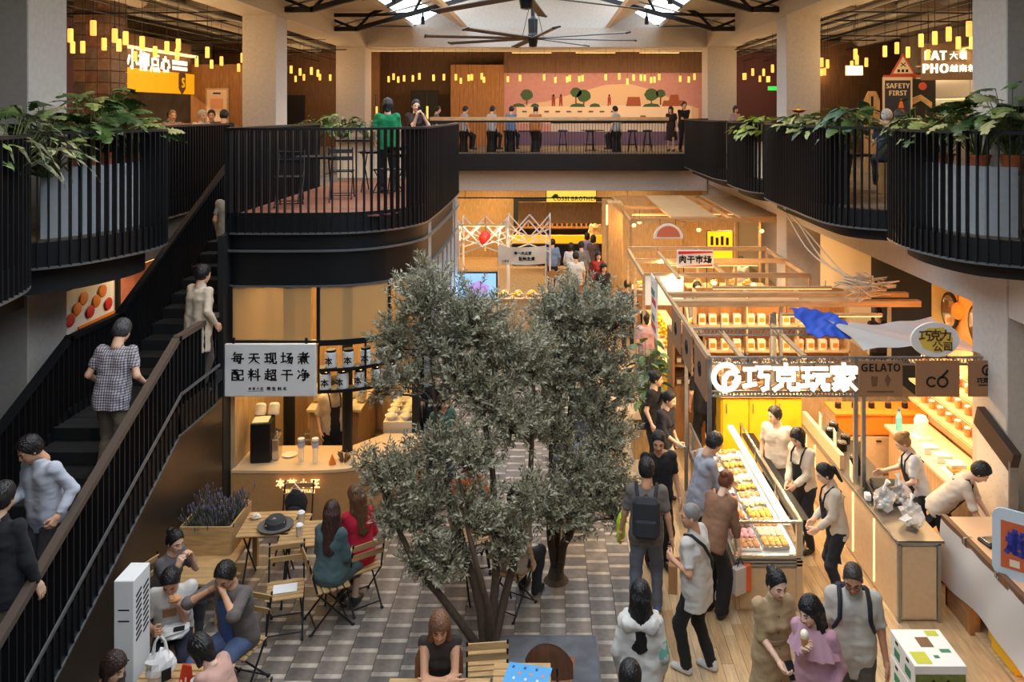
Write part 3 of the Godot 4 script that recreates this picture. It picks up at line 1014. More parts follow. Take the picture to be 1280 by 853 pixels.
	# ducts and pipes below the side ceilings
	for q in [[-7.9, 8.5, 0.16], [-8.6, 8.35, 0.1], [-9.6, 8.45, 0.2], [-10.8, 8.4, 0.08], [-7.5, 8.0, 0.05], [7.3, 8.5, 0.2], [8.3, 8.35, 0.09], [9.4, 8.45, 0.14], [10.6, 8.3, 0.3], [6.9, 8.05, 0.05]]:
		var sz: String = "thin steel" if q[2] < 0.07 else ("steel" if q[2] < 0.15 else "thick pale")
		single("ceiling_pipe", MB.new().tube([V(q[0], q[1], -2), V(q[0], q[1], 34)], q[2], 10), M.galvanised if q[2] < 0.15 else M.paint, "%s pipe running lengthwise under the %s hall ceiling" % [sz, "dim sum" if q[0] < 0 else "noodle shop"], "pipe", "pipes under the side ceilings")
	for q in [[8.45, 30.2, 0.14], [8.3, 32.0, 0.1], [8.5, 29.4, 0.08]]:
		single("ceiling_pipe", MB.new().tube([V(-7.0, q[0], q[1]), V(6.4, q[0], q[1])], q[2], 10), M.paint, "pale pipe running across above the far mural hall", "pipe", "pipes across the far hall")
	for s in [-1.0, 1.0]:
		for i in 8:
			var d := 12.0 + i * 2.6
			single("lamp_rail", MB.new().tube([V(6.7 * s - 0.2, 7.95 + 0.12 * (i % 2), d), V(13.5 * s, 7.95 + 0.12 * (i % 2), d + 0.6)], 0.02, 6), M.black_steel, "thin black crosswise rod below the %s hall ceiling" % ("dim sum" if s < 0 else "noodle shop"), "rod", "black lamp rods")
		for x in [7.4, 8.3, 9.2, 10.3]:
			single("lamp_rail", MB.new().tube([V(x * s - 0.2, 7.9, 10.0), V(x * s - 0.2, 7.9, 33.0)], 0.018, 6), M.black_steel, "thin black lengthwise rod below the %s hall ceiling" % ("dim sum" if s < 0 else "noodle shop"), "rod", "black lamp rods lengthwise")

const PENDANTS := [[-8.33,7.13,14.0],[-9.83,7.13,16.6],[-7.25,7.13,12.8],[-9.39,7.13,16.2],[-8.57,7.13,15.5],[-7.5,7.13,13.9],[-8.44,7.13,15.8],[-7.52,7.13,14.3],[-7.63,7.13,15.1],[-9.77,7.13,19.0],[-8.56,7.13,17.5],[-7.78,7.13,16.4],[-7.36,7.13,16.0],[-8.4,7.13,18.2],[-7.5,7.13,17.7],[-9.4,7.13,21.5],[-9.29,7.13,22.2],[-8.57,7.13,21.1],[-7.56,7.13,19.9],[-9.31,7.13,24.2],[-6.87,7.13,30.9],[-6.39,7.13,32.4],[-5.77,7.13,30.2],[-6.0,7.13,32.4],[-5.64,7.13,31.7],[-5.29,7.13,31.7],[-4.7,7.13,29.6],[-4.36,7.13,30.9],[-3.87,7.13,30.2],[-3.5,7.13,30.9],[-3.51,7.08,32.8],[-3.0,7.13,30.9],[-2.88,7.13,30.9],[-2.39,7.13,29.6],[-2.53,7.13,32.4],[-1.56,7.13,32.4],[-8.01,7.13,25.1],[-8.19,7.13,26.6],[-9.94,7.13,31.7],[-9.37,7.13,30.9],[-7.52,7.13,25.6],[-7.74,7.13,27.1],[-8.75,7.13,30.9],[-8.35,7.13,30.9],[-1.02,7.13,30.9],[-0.09,7.13,30.9],[0.36,7.1,32.4],[0.84,7.13,32.4],[0.9,7.13,30.9],[1.33,7.13,32.4],[1.43,7.13,31.7],[2.29,7.13,30.9],[2.75,7.13,30.2],[3.3,7.07,32.6],[3.37,7.13,30.9],[3.65,7.13,30.9],[3.8,7.13,30.9],[4.23,7.09,32.3],[4.38,7.13,32.4],[4.26,7.13,30.2],[5.42,7.13,32.4],[5.77,7.13,32.4],[5.59,7.13,30.2],[7.27,7.13,30.9],[7.3,7.13,29.6],[7.36,7.13,29.6],[6.86,7.13,26.6],[7.36,7.13,27.1],[8.46,7.13,31.7],[8.95,7.13,32.4],[6.84,7.13,24.2],[9.02,7.13,32.4],[7.26,7.13,21.1],[7.8,7.13,22.2],[9.15,7.13,26.6],[9.08,7.13,26.1],[7.03,7.13,18.2],[7.84,7.13,20.2],[8.59,7.13,22.5],[8.6,7.13,21.5],[7.32,7.13,17.3],[7.36,7.13,16.8],[8.0,7.13,17.7],[6.93,7.13,14.8],[7.04,7.13,14.5],[8.92,7.13,18.7],[6.84,7.13,13.6],[7.98,7.13,15.5],[6.71,7.13,12.7],[8.03,7.13,15.1],[9.12,7.13,16.8],[7.7,7.13,13.9],[9.34,7.13,16.8]]

func pendants() -> void:
	var shade := MB.new().lathe([Vector2(0.0, -0.125), Vector2(0.042, -0.125), Vector2(0.046, -0.1), Vector2(0.046, 0.1), Vector2(0.04, 0.118), Vector2(0, 0.118)], 10).mesh()
	var cap := MB.new().lathe([Vector2(0, 0.115), Vector2(0.026, 0.116), Vector2(0.022, 0.15), Vector2(0, 0.155)], 8).mesh()
	for p in PENDANTS:
		var at := V(p[0], p[1] + rng.randf_range(-0.02, 0.02), p[2])
		var side := "over the left dining hall" if p[0] < -6.3 else ("over the right dining hall" if p[0] > 6.3 else "in front of the far mural wall")
		var o := thing("pendant_lamp", "glowing cylinder pendant lamp hanging " + side, "lamp", at, 0.0, "cylinder pendants " + side)
		var sh := part(o, "shade", shade, M.lamp_paper)
		part(sh, "cap", cap, M.black_steel)
		part(o, "cable", MB.new().tube([Vector3(0, 0.15, 0), Vector3(0, (8.95 if absf(p[0]) > 6.6 else 8.6) - at.y, 0)], 0.006, 4), M.black_steel)
		omni(at, Color(1.0, 0.8, 0.56), 0.42, 0.05)
# ------------------------------------------------------------------ walls of the upper halls
func board(o: Node, called: String, lo: Vector3, hi: Vector3, m: Material, ch := 0.0) -> MeshInstance3D:
	return part(o, called, MB.new().bb(lo, hi, ch), m)

func txt(o: Node, called: String, mesh, m: Material, at: Vector3, turn := 0.0) -> MeshInstance3D:
	return part(o, called, mesh, m, Transform3D(rot(turn), at))

func upper_walls() -> void:
	# far wall: dark timber, a lighter timber bay, then the painted mural
	var root := struct_root("wall_far_timber")
	for i in 12:
		part(root, "panel", MB.new().bb(V(-4.15 + i * 0.193, DECK, 34.7), V(-4.15 + i * 0.193 + 0.188, 7.85, 34.8)), M.orange_wood_y)
	struct("door_1", MB.new().bb(V(-5.9, DECK, 34.8), V(-4.7, 5.3 + 0.0, 34.95)), M.black_matt)
	struct("door_2", MB.new().bb(V(-5.9, 5.3, 34.8), V(-4.7, 6.75, 34.95)), M.black_matt)
	var pinkish := mat("mural_mauve", rgb(196, 146, 150), 0.8, 0, "fine", 0.4)
	struct("wall_mural", MB.new().bb(V(-1.83, DECK, 34.7), V(7.3, 7.5, 34.85)), pinkish)
	struct("wall_mural_top", MB.new().bb(V(-1.83, 7.5, 34.6), V(7.3, 8.6, 34.85)), M.walnut_y)
	struct("wall_mural_end", MB.new().bb(V(7.3, DECK, 34.4), V(8.0, 7.9, 34.85)), M.orange_wood_y)
	var o := thing("mural_print", "wide painted mural of hills, trees, strolling people and food map", "mural", V(0, 0, 34.69))
	var flat := func(pts: Array, m: Material, called: String, z := 0.0) -> void:
		var p := PackedVector2Array()
		for q in pts:
			p.append(Vector2(q[0], q[1]))
		part(o, called, MB.new().prism(p, 0.006, Transform3D(Basis(), Vector3(0, 0, z))), m)
	var sand := mat("mural_sand", rgb(214, 186, 160), 0.8)
	flat.call([[-1.2, 6.1], [0.0, 6.25], [1.2, 6.6], [2.6, 6.98], [3.6, 7.02], [4.6, 6.75], [5.6, 6.3], [6.6, 5.95], [6.6, 5.3], [-1.2, 5.3]], sand, "hill", 0.006)
	flat.call([[-1.3, 5.35], [6.3, 5.35], [6.3, 6.02], [5.9, 6.12], [-1.3, 6.02]], mat("mural_cream", rgb(226, 208, 190), 0.8), "map_panel", 0.012)
	flat.call([[-1.8, 4.36], [6.9, 4.36], [6.9, 4.95], [-1.8, 4.95]], mat("mural_violet", rgb(98, 84, 120), 0.8), "lower_band", 0.006)
	flat.call([[0.2, 4.95], [6.9, 4.95], [6.9, 5.35], [0.2, 5.35]], mat("mural_grey", rgb(190, 186, 190), 0.8), "lower_field", 0.006)
	var tree_green := mat("mural_green", rgb(62, 92, 62), 0.8)
	for t in [[-0.85, 6.55, 0.26], [1.28, 6.65, 0.24], [1.62, 6.5, 0.3], [4.55, 6.55, 0.3], [4.95, 6.6, 0.2]]:
		var c := []
		for i in 14:
			c.append([t[0] + t[2] * cos(TAU * i / 14) * (1.0 + 0.08 * sin(i * 3.0)), t[1] + t[2] * 0.9 * sin(TAU * i / 14)])
		flat.call(c, tree_green, "painted_tree", 0.018)
		flat.call([[t[0] - 0.03, 6.1], [t[0] + 0.03, 6.1], [t[0] + 0.03, t[1]], [t[0] - 0.03, t[1]]], M.walnut_y, "painted_trunk", 0.015)
	for b in [[-1.2, 0.3], [-0.5, 0.2], [1.35, 0.35], [2.1, 0.25], [4.55, 0.4]]:
		flat.call([[b[0] - b[1], 6.02], [b[0] + b[1], 6.02], [b[0] + b[1] * 0.7, 6.14], [b[0], 6.18], [b[0] - b[1] * 0.7, 6.13]], tree_green, "painted_bush", 0.02)
	for b in [[3.45, 6.05, 4.1, 6.45], [5.0, 6.05, 6.0, 6.3], [5.3, 6.3, 5.75, 6.55], [4.0, 5.45, 4.35, 5.65], [5.2, 5.5, 5.7, 5.75]]:
		flat.call([[b[0], b[1]], [b[2], b[1]], [b[2] - 0.05, b[3]], [b[0] + 0.08, b[3]]], mat("mural_rust", rgb(150, 84, 62), 0.8), "painted_shop", 0.016)
	for p in [[0.3, 0.0], [0.62, 0.0], [2.72, 0.1]]:
		flat.call([[p[0] - 0.07, 6.05], [p[0] - 0.02, 6.05], [p[0], 6.25], [p[0] + 0.03, 6.05], [p[0] + 0.08, 6.05 + p[1]], [p[0] + 0.07, 6.45], [p[0] - 0.06, 6.45]], mat("mural_red", rgb(150, 62, 56), 0.8), "painted_walker", 0.022)
		flat.call([[p[0] - 0.03, 6.46], [p[0] + 0.04, 6.46], [p[0] + 0.04, 6.56], [p[0] - 0.03, 6.56]], M.ink, "painted_head", 0.022)
	for i in 9:
		for j in 2:
			flat.call([[-1.05 + i * 0.48, 5.5 + j * 0.28], [-0.85 + i * 0.48, 5.5 + j * 0.28], [-0.85 + i * 0.48, 5.57 + j * 0.28], [-1.05 + i * 0.48, 5.57 + j * 0.28]], M.walnut_y, "painted_mark", 0.022)
	# left hall: tiled pier, mauve wall, timber wall at the end
	root = struct_root("wall_tiled_pier")
	part(root, "core", MB.new().bb(V(-10.38, DECK, 17.62), V(-9.62, 8.6, 18.28)), M.concrete)
	for r in 16:
		for i in 3:
			var m: Material = [mat("pier_tile", rgb(128, 98, 82), 0.6, 0, "blotch", 2.0), mat("pier_tile_b", rgb(118, 80, 66), 0.6, 0, "blotch", 2.0), mat("pier_tile_c", rgb(104, 84, 76), 0.6, 0, "blotch", 2.0)][rng.randi() % 3]
			part(root, "tile", MB.new().box(V(-10.27 + i * 0.265, DECK + 0.13 + r * 0.262, 17.6), Vector3(0.255, 0.252, 0.05), Basis(), 0.006), m)
	for r in 16:
		for i in 2:
			part(root, "tile", MB.new().box(V(-9.6, DECK + 0.13 + r * 0.262, 17.78 + i * 0.34), Vector3(0.05, 0.252, 0.33), Basis(), 0.006), M.pier_tile_c)
	struct("wall_mauve", MB.new().bb(V(-13.8, DECK, 20.2), V(-11.4, 8.5, 20.4)), mat("mauve_paint", rgb(196, 150, 166), 0.8))
	root = struct_root("wall_left_timber")
	for i in 9:
		part(root, "panel", MB.new().bb(V(-11.2 + i * 0.3, DECK, 25.2), V(-10.906 + i * 0.3, 7.3, 25.3)), M.orange_wood_y)
	struct("wall_left_dark", MB.new().bb(V(-13.9, DECK, 33.5), V(-7.0, 8.9, 33.7)), M.walnut_y)
	struct("door_3", MB.new().bb(V(-10.9, DECK, 33.3), V(-10.1, 6.5, 33.5)), M.black_matt)
	# right hall: timber tile wall
	root = struct_root("wall_right_timber")
	for r in 8:
		for i in 9:
			part(root, "panel", MB.new().bb(V(9.2 + i * 0.34, DECK + r * 0.48, 27.0), V(9.535 + i * 0.34, DECK + r * 0.48 + 0.475, 27.06 + 0.02 * ((r + i) % 2))), M.walnut_y if (r * 3 + i) % 4 else mat("walnut_b_y", rgb(108, 78, 56), 0.6, 0, "grain_y", 0.6))
	struct("wall_right_grey", MB.new().bb(V(10.4, 6.9, 14.0), V(10.6, 8.9, 23.5)), M.concrete)
	struct("wall_right_dark", MB.new().bb(V(7.0, DECK, 34.0), V(13.9, 8.9, 34.2)), mat("plum_wall", rgb(88, 52, 60), 0.8))

func shop_lamp(at: Vector3, size: Vector2, e: float, c := Color(1.0, 0.85, 0.63), hang := 0.12) -> void:
	# a shallow ceiling panel with its own light just below the glowing face
	if size.x < size.y:
		size.x = 0.05
	else:
		size.y = 0.05
	var o := thing("strip_lamp", "slim warm ceiling light strip fixed over the counters of a stall", "lamp", at, 0.0, "stall light strips")
	part(o, "housing", MB.new().box(Vector3(0, 0.03, 0), Vector3(size.x + 0.02, 0.04, size.y + 0.02)), M.plywood)
	part(o, "diffuser", MB.new().box(Vector3(0, 0.004, 0), Vector3(size.x, 0.01, size.y)), M.lamp_warm)
	for s in [-0.45, 0.45]:
		part(o, "suspension", MB.new().tube([Vector3(size.x * s, 0.04, size.y * s), Vector3(size.x * s, 0.04 + hang, size.y * s)], 0.006, 5), M.black_steel)
	area(at + Vector3(0, -0.012, 0), size, c, e)

func upper_shops() -> void:
	# dim sum shop on the left
	var o := thing("shop_fascia", "bright yellow shop fascia with white characters and brown S badge", "shop sign")
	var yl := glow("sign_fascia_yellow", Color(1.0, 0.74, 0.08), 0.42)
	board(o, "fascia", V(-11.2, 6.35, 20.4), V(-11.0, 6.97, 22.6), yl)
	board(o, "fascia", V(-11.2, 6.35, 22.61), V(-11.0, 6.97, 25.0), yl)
	board(o, "upper_edge", V(-11.1, 7.49, 20.2), V(-10.88, 7.55, 25.0), M.led_warm)
	board(o, "upper_board", V(-11.25, 6.97, 20.2), V(-11.1, 7.9, 25.0), M.walnut_y)
	txt(o, "lettering", hanzi("苏小柳点心", 0.56, 0.055, 0.03, 1.1), M.sign_white, V(-10.97, 7.2, 20.3), 90)
	board(o, "small_lettering", V(-10.99, 7.2, 23.5), V(-10.95, 7.33, 24.4), M.sign_white)
	board(o, "small_lettering", V(-10.99, 7.04, 23.5), V(-10.95, 7.15, 24.4), M.sign_white)
	var sh := PackedVector2Array([Vector2(-0.2, 0.26), Vector2(-0.14, 0.32), Vector2(0.14, 0.32), Vector2(0.2, 0.26), Vector2(0.2, -0.16), Vector2(0, -0.32), Vector2(-0.2, -0.16)])
	part(o, "badge", MB.new().prism(sh, 0.03, Transform3D(rot(90), V(-10.97, 6.66, 24.1))), M.walnut_y)
	txt(o, "badge_letter", latin("S", 0.3, 0.02), yl, V(-10.94, 6.67, 24.1), 90)
	o = thing("shop_counter", "warm lit dim sum shop counter under yellow fascia", "counter")
	board(o, "front", V(-11.3, DECK, 20.6), V(-11.1, 5.4, 24.9), M.orange_wood_y)
	board(o, "worktop", V(-11.6, 5.4, 20.6), V(-11.05, 5.45, 24.9), M.plywood)
	board(o, "back_wall", V(-13.5, DECK, 20.5), V(-13.4, 7.0, 25.1), M.orange_wood_y)
	shop_lamp(V(-12.0, 6.9, 22.8), Vector2(0.6, 3.0), 9.0, Color(1.0, 0.85, 0.63), 2.02)
	# a light on the fascia from above
	area(V(-10.9, 7.48, 22.6), Vector2(0.05, 4.6), Color(1, 0.88, 0.68), 0.7, true)
	o = thing("menu_poster", "pale framed menu poster on orange timber wall", "poster", V(-10.35, 6.0, 25.15))
	board(o, "frame", Vector3(-0.36, -0.55, -0.02), Vector3(0.36, 0.55, 0.02), M.plywood)
	board(o, "sheet", Vector3(-0.31, -0.5, 0.02), Vector3(0.31, 0.5, 0.026), mat("poster_pink", rgb(236, 212, 186), 0.7))
	board(o, "heading", Vector3(-0.12, 0.36, 0.026), Vector3(0.12, 0.41, 0.03), M.ink)
	board(o, "picture", Vector3(-0.2, -0.1, 0.026), Vector3(0.2, 0.22, 0.03), mat("poster_peach", rgb(232, 170, 130), 0.7))
	# pho shop on the right
	o = thing("noodle_shop_sign", "white glowing FAT PHO letters with Chinese characters on brown board", "shop sign", V(9.55, 6.98, 19.0), -6.0)
	board(o, "board", Vector3(-0.6, -0.42, -0.1), Vector3(0.72, 0.46, -0.04), mat("louvre_brown", rgb(120, 96, 72), 0.6, 0, "grain_x", 1.0))
	txt(o, "lettering", latin("FAT", 0.22, 0.05), M.sign_white, Vector3(-0.3, 0.16, 0))
	txt(o, "lettering", latin("PHO", 0.22, 0.05), M.sign_white, Vector3(-0.3, -0.15, 0))
	txt(o, "lettering", hanzi("大發", 0.18, 0.018, 0.03, 1.15), M.sign_white, Vector3(0.03, 0.16, 0))
	txt(o, "lettering", hanzi("越南粉", 0.18, 0.017, 0.03, 1.15), M.sign_white, Vector3(0.03, -0.14, 0))
	o = thing("steel_back_bar", "stainless noodle shop back wall with two glowing shelf lines", "shop fitting")
	board(o, "back_panel", V(10.6, DECK, 17.6), V(10.75, 6.95, 20.0), M.galvanised)
	board(o, "back_panel", V(10.6, DECK, 20.02), V(10.75, 6.95, 22.4), M.galvanised)
	for y in [6.15, 6.72, 7.05]:
		board(o, "shelf", V(10.35, y, 17.6), V(10.6, y + 0.04, 22.4), M.galvanised)
		board(o, "shelf_light", V(10.52, y - 0.03, 17.6), V(10.58, y, 22.4), M.led_warm)
		area(V(10.5, y - 0.04, 20.0), Vector2(0.08, 4.6), Color(1, 0.85, 0.6), 1.6)
	shop_lamp(V(9.9, 7.3, 19.6), Vector2(0.5, 2.4), 4.0, Color(1, 0.82, 0.58), 1.62)
	o = thing("safety_board", "navy SAFETY FIRST board with red triangle warning sign on top", "sign board", V(8.78, DECK, 20.0), -4.0)
	board(o, "frame", Vector3(-0.36, 0, -0.03), Vector3(0.36, 2.32, 0.0), M.cream)
	var pn := board(o, "panel", Vector3(-0.31, 0.5, 0.0), Vector3(0.31, 2.24, 0.012), mat("navy", rgb(40, 44, 66), 0.6))
	txt(pn, "lettering", latin("SAFETY", 0.125, 0.01), M.cream, Vector3(0, 2.1, 0.02))
	txt(pn, "lettering", latin("FIRST", 0.125, 0.01), M.cream, Vector3(0, 1.92, 0.02))
	part(o, "printed_cone", MB.new().prism(PackedVector2Array([Vector2(-0.07, 1.55), Vector2(0.07, 1.55), Vector2(0.015, 1.78), Vector2(-0.015, 1.78)]), 0.006, Transform3D(Basis(), Vector3(0.08, 0, 0.016))), M.orange)
	board(o, "tape", Vector3(-0.34, 2.32, -0.01), Vector3(1.0, 2.37, 0.01), mat("tape_red", rgb(196, 84, 60), 0.6))
	part(o, "warning_triangle", MB.new().prism(PackedVector2Array([Vector2(-0.31, 2.37), Vector2(0.31, 2.37), Vector2(0, 2.92)]), 0.03, Transform3D(Basis(), Vector3(0.12, 0, 0.02))), M.tape_red)
	part(o, "triangle_face", MB.new().prism(PackedVector2Array([Vector2(-0.24, 2.41), Vector2(0.24, 2.41), Vector2(0, 2.83)]), 0.01, Transform3D(Basis(), Vector3(0.12, 0, 0.04))), M.cream)
	for i in 3:
		board(o, "pictogram", Vector3(0.0 + i * 0.1 - 0.02, 2.44, 0.045), Vector3(0.06 + i * 0.1 - 0.02, 2.51, 0.052), M.ink)
	for s in [-1.0, 1.0]:
		part(o, "pictogram", MB.new().beam(Vector3(0.12 - 0.06 * s, 2.58, 0.048), Vector3(0.12 + 0.06 * s, 2.68, 0.048), 0.02, 0.008, Vector3.BACK), M.ink)
	o = thing("menu_board", "black menu board with picture of noodles and red emblem", "sign board", V(9.5, DECK, 20.2), -4.0)
	board(o, "panel", Vector3(-0.3, 0.0, -0.03), Vector3(0.32, 2.28, 0.0), M.black_matt)
	part(o, "emblem", MB.new().lathe([Vector2(0, 0), Vector2(0.1, 0), Vector2(0.1, 0.01), Vector2(0, 0.01)], 12, Transform3D(Basis(Vector3.RIGHT, PI / 2), Vector3(0, 2.1, 0))), M.tape_red)
	for i in 4:
		part(o, "printed_noodle", MB.new().tube([Vector3(-0.3, 1.62 + i * 0.05, 0.004), Vector3(-0.05, 1.75 + i * 0.04, 0.004), Vector3(0.22, 1.55 + i * 0.04, 0.004)], 0.02, 5), M.plywood)
	o = thing("light_box", "small white rectangular light box hung on the timber wall", "light box", V(8.55, 6.95, 22.2))
	board(o, "case", Vector3(-0.24, -0.14, -0.05), Vector3(0.24, 0.14, 0.0), M.white)
	board(o, "lit_face", Vector3(-0.22, -0.12, 0.0), Vector3(0.22, 0.12, 0.01), M.sign_white)
	part(o, "hanger", MB.new().tube([Vector3(0, 0.14, -0.02), Vector3(0, 2.0, -0.02)], 0.01, 5), M.black_steel)
	o = thing("round_top_board", "octagonal plywood board standing behind the plants", "board", V(8.3, DECK, 20.4))
	part(o, "panel", MB.new().prism(PackedVector2Array([Vector2(-0.2, 0), Vector2(0.2, 0), Vector2(0.2, 1.75), Vector2(0.1, 1.98), Vector2(-0.1, 1.98), Vector2(-0.2, 1.75)]), 0.03), M.plywood_y)
	board(o, "slot", Vector3(-0.03, 1.4, 0.016), Vector3(0.03, 1.85, 0.02), M.ink)
	# lamps washing the far mural
	for i in 3:
		shop_lamp(V(-0.6 + i * 2.6, 8.2, 32.6), Vector2(1.6, 0.2), 4.5, Color(1, 0.86, 0.7), 0.36)
	# exit signs
	for q in [V(-11.1, 6.83, 33.47), V(-12.1, 6.85, 33.47), V(9.6, 6.8, 33.97)]:
		o = thing("exit_sign", "small green emergency exit sign glowing on dark wall", "sign", q, 0.0, "green exit signs")
		board(o, "box", Vector3(-0.2, -0.09, -0.03), Vector3(0.2, 0.09, 0.02), M.white)
		board(o, "lit_panel", Vector3(-0.19, -0.08, 0.02), Vector3(0.19, 0.08, 0.025), glow("sign_green", Color(0.15, 0.8, 0.3), 1.2))
	# tall floor lamps on the far side
	for x in [-7.4, -5.0]:
		o = thing("floor_lamp", "slim pole lamp with glowing orange tube behind the deck", "lamp", V(x * 0.72, DECK, 25.0 if x < -6 else 24.0), 0.0, "slim orange pole lamps")
		part(o, "pole", MB.new().tube([Vector3(0, 0, 0), Vector3(0, 2.0, 0)], 0.018, 6), M.black_steel)
		part(o, "tube", MB.new().tube([Vector3(0.03, 1.15, 0.03), Vector3(0.03, 1.62, 0.03)], 0.03, 8), M.lamp_paper)
		omni(o.position + Vector3(0.03, 1.4, 0.03), Color(1, 0.66, 0.3), 0.5, 0.04)

# ------------------------------------------------------------------ small goods
func put(src: Node3D, at: Vector3, turn := 0.0, label := "") -> Node3D:
	# the first call uses the made thing itself, later ones its copies
	if not src.has_meta("used_once"):
		src.set_meta("used_once", true)
		src.position = at
		src.rotation_degrees.y = turn
		if label: src.set_meta("label", label)
		return src
	return dup(src, at, turn, label)

func make_jar(called: String, label: String, group: String, r: float, h: float, body: Material, lid: Material, fill: Material = null) -> Node3D:
	var o := thing(called, label, "jar", Vector3(0, -5, 0), 0.0, group)
	var bd := part(o, "body", MB.new().lathe([Vector2(0, 0), Vector2(r * 0.94, 0), Vector2(r, h * 0.06), Vector2(r, h * 0.8), Vector2(r * 0.8, h * 0.88), Vector2(0, h * 0.88)], 12), body)
	part(o, "lid", MB.new().lathe([Vector2(0, h * 0.86), Vector2(r * 0.85, h * 0.86), Vector2(r * 0.85, h * 0.98), Vector2(0, h)], 12), lid)
	if fill:
		part(bd, "filling", MB.new().lathe([Vector2(0, h * 0.03), Vector2(r * 0.88, h * 0.03), Vector2(r * 0.88, h * 0.66), Vector2(0, h * 0.7)], 10), fill)
	return o

# ------------------------------------------------------------------ tea stall under the deck
func tea_stall() -> void:
	var edge := [[-4.38, 11.12], [-3.2, 11.12], [-2.65, 11.22], [-2.25, 11.5], [-1.97, 11.92], [-1.87, 12.4]]
	var pts := spline(edge, 0.1)
	var brown := mat("stall_brown", rgb(192, 144, 90), 0.6, 0, "fine", 1.0)
	var o := thing("tea_counter", "brown rounded counter of the tea stall with glowing characters", "counter")
	part(o, "front", strip(pts, 0.0, 0.78, 0.04, 0.03), brown)
	part(o, "plinth", strip(pts, 0.0, 0.06, 0.03, -0.005), M.black_matt)
	var poly := []
	for p in pts:
		poly.append([p.x, -p.z])
	poly.append([-2.5, 12.4])
	poly.append([-2.9, 11.95])
	poly.append([-4.38, 11.95])
	part(o, "worktop", slab(poly, 0.775, 0.815), mat("worktop_beige", rgb(214, 186, 146), 0.35))
	txt(o, "lettering", hanzi("本草小匠", 0.125, 0.016, 0.012, 1.28), glow("sign_gold", Color(1.0, 0.86, 0.6), 1.2), V(-3.74, 0.66, 11.06))
	txt(o, "lettering", latin("TINGARTISAN", 0.05, 0.008), M.sign_gold, V(-3.42, 0.55, 11.06))
	# shell of the stall
	struct("wall_tea_back", MB.new().bb(V(-4.4, 0, 14.6), V(-2.0, 3.4, 14.7)), M.plywood_y)
	struct("wall_tea_left", MB.new().bb(V(-4.42, 0, 11.2), V(-4.36, 3.4, 14.6)), M.plywood_y)
	struct("ceiling_tea", MB.new().bb(V(-4.4, 3.4, 11.2), V(-2.9, 3.45, 14.6)), M.cream)
	# glazing over the counter: smoky amber panes between black mullions
	o = thing("transom_glazing", "tan translucent panes between black mullions above tea stall sign", "window")
	var amber := mat("amber_pane", rgb(206, 170, 116, 150), 0.3)
	amber.transparency = BaseMaterial3D.TRANSPARENCY_ALPHA
	var k := pts.size()
	part(o, "pane", strip(pts.slice(0, 12), 2.62, 3.37, 0.012), amber)
	part(o, "pane", strip(pts.slice(12, 23), 2.62, 3.37, 0.012), amber)
	part(o, "pane", strip(pts.slice(23, k), 2.62, 3.37, 0.012), amber)
	for i in [0, 12, 22, k - 1]:
		part(o, "mullion", MB.new().box(pts[i] + Vector3(0, 2.99, 0), Vector3(0.045, 0.78, 0.045)), M.black_steel)
	part(o, "sill", strip(pts, 2.59, 2.63, 0.05), M.black_steel)
	area(V(-3.5, 3.34, 12.6), Vector2(1.2, 1.6), Color(1, 0.83, 0.56), 8.0)
	o = thing("tea_ceiling_lamp", "flat warm ceiling light inside the tea stall", "lamp", V(-3.5, 3.36, 12.6))
	part(o, "diffuser", MB.new().box(Vector3.ZERO, Vector3(1.2, 0.01, 1.6)), M.lamp_warm)
	# the big white sign
	o = thing("tea_sign", "white panel with two rows of black brush characters over counter", "sign", V(-4.42, 1.89, 10.98))
	var bx := board(o, "box", Vector3(0, 0, -0.06), Vector3(1.25, 0.72, 0.0), M.white, 0.008)
	txt(bx, "lettering", hanzi("每天现场煮", 0.17, 0.02, 0.004, 1.33, true), M.ink, Vector3(0.095, 0.53, 0.002))
	txt(bx, "lettering", hanzi("配料超干净", 0.17, 0.02, 0.004, 1.33, true), M.ink, Vector3(0.095, 0.3, 0.002))
	txt(bx, "small_lettering", hanzi("本草小匠", 0.042, 0.005, 0.003, 1.3), M.black_steel, Vector3(0.33, 0.11, 0.002))
	txt(bx, "small_lettering", hanzi("养生", 0.056, 0.007, 0.003, 1.3), M.black_steel, Vector3(0.58, 0.11, 0.002))
	txt(bx, "small_lettering", hanzi("料水", 0.056, 0.007, 0.003, 1.3), M.black_steel, Vector3(0.73, 0.11, 0.002))
	board(bx, "underline", Vector3(0.32, 0.075, 0.0), Vector3(0.54, 0.079, 0.003), M.black_steel)
	part(o, "hanging_bracket", MB.new().bb(Vector3(0.1, 0.72, -0.05), Vector3(0.13, 0.8, -0.02)), M.black_steel)
	part(o, "hanging_bracket", MB.new().bb(Vector3(1.1, 0.72, -0.05), Vector3(1.13, 0.8, -0.02)), M.black_steel)
	# curved two-tier shelf with canisters
	var sp := spline([[-3.16, 11.1], [-2.65, 11.2], [-2.25, 11.48], [-1.97, 11.9]], 0.08)
	o = thing("curved_shelf", "dark curved two-tier hanging shelf beside the white sign", "shelf")
	for y in [1.9, 2.2, 2.56]:
		part(o, "board", strip(sp, y, y + 0.022, 0.2, 0.1), M.black_steel)
		part(o, "edge", strip(sp, y - 0.01, y + 0.035, 0.012, -0.005), M.black_steel)
	for i in [0, 8, sp.size() - 1]:
		part(o, "upright", MB.new().box(sp[i] + Vector3(0, 2.23, 0), Vector3(0.025, 0.68, 0.025)), M.black_steel)
	var can := make_jar("tea_canister", "white tea canister with black brush mark on curved shelf", "tea canisters on the curved shelf", 0.082, 0.25, M.white, M.black_steel)
	txt(can, "brush_mark", hanzi("本", 0.11, 0.014, 0.004), M.ink, Vector3(-0.055, 0.1, 0.082))
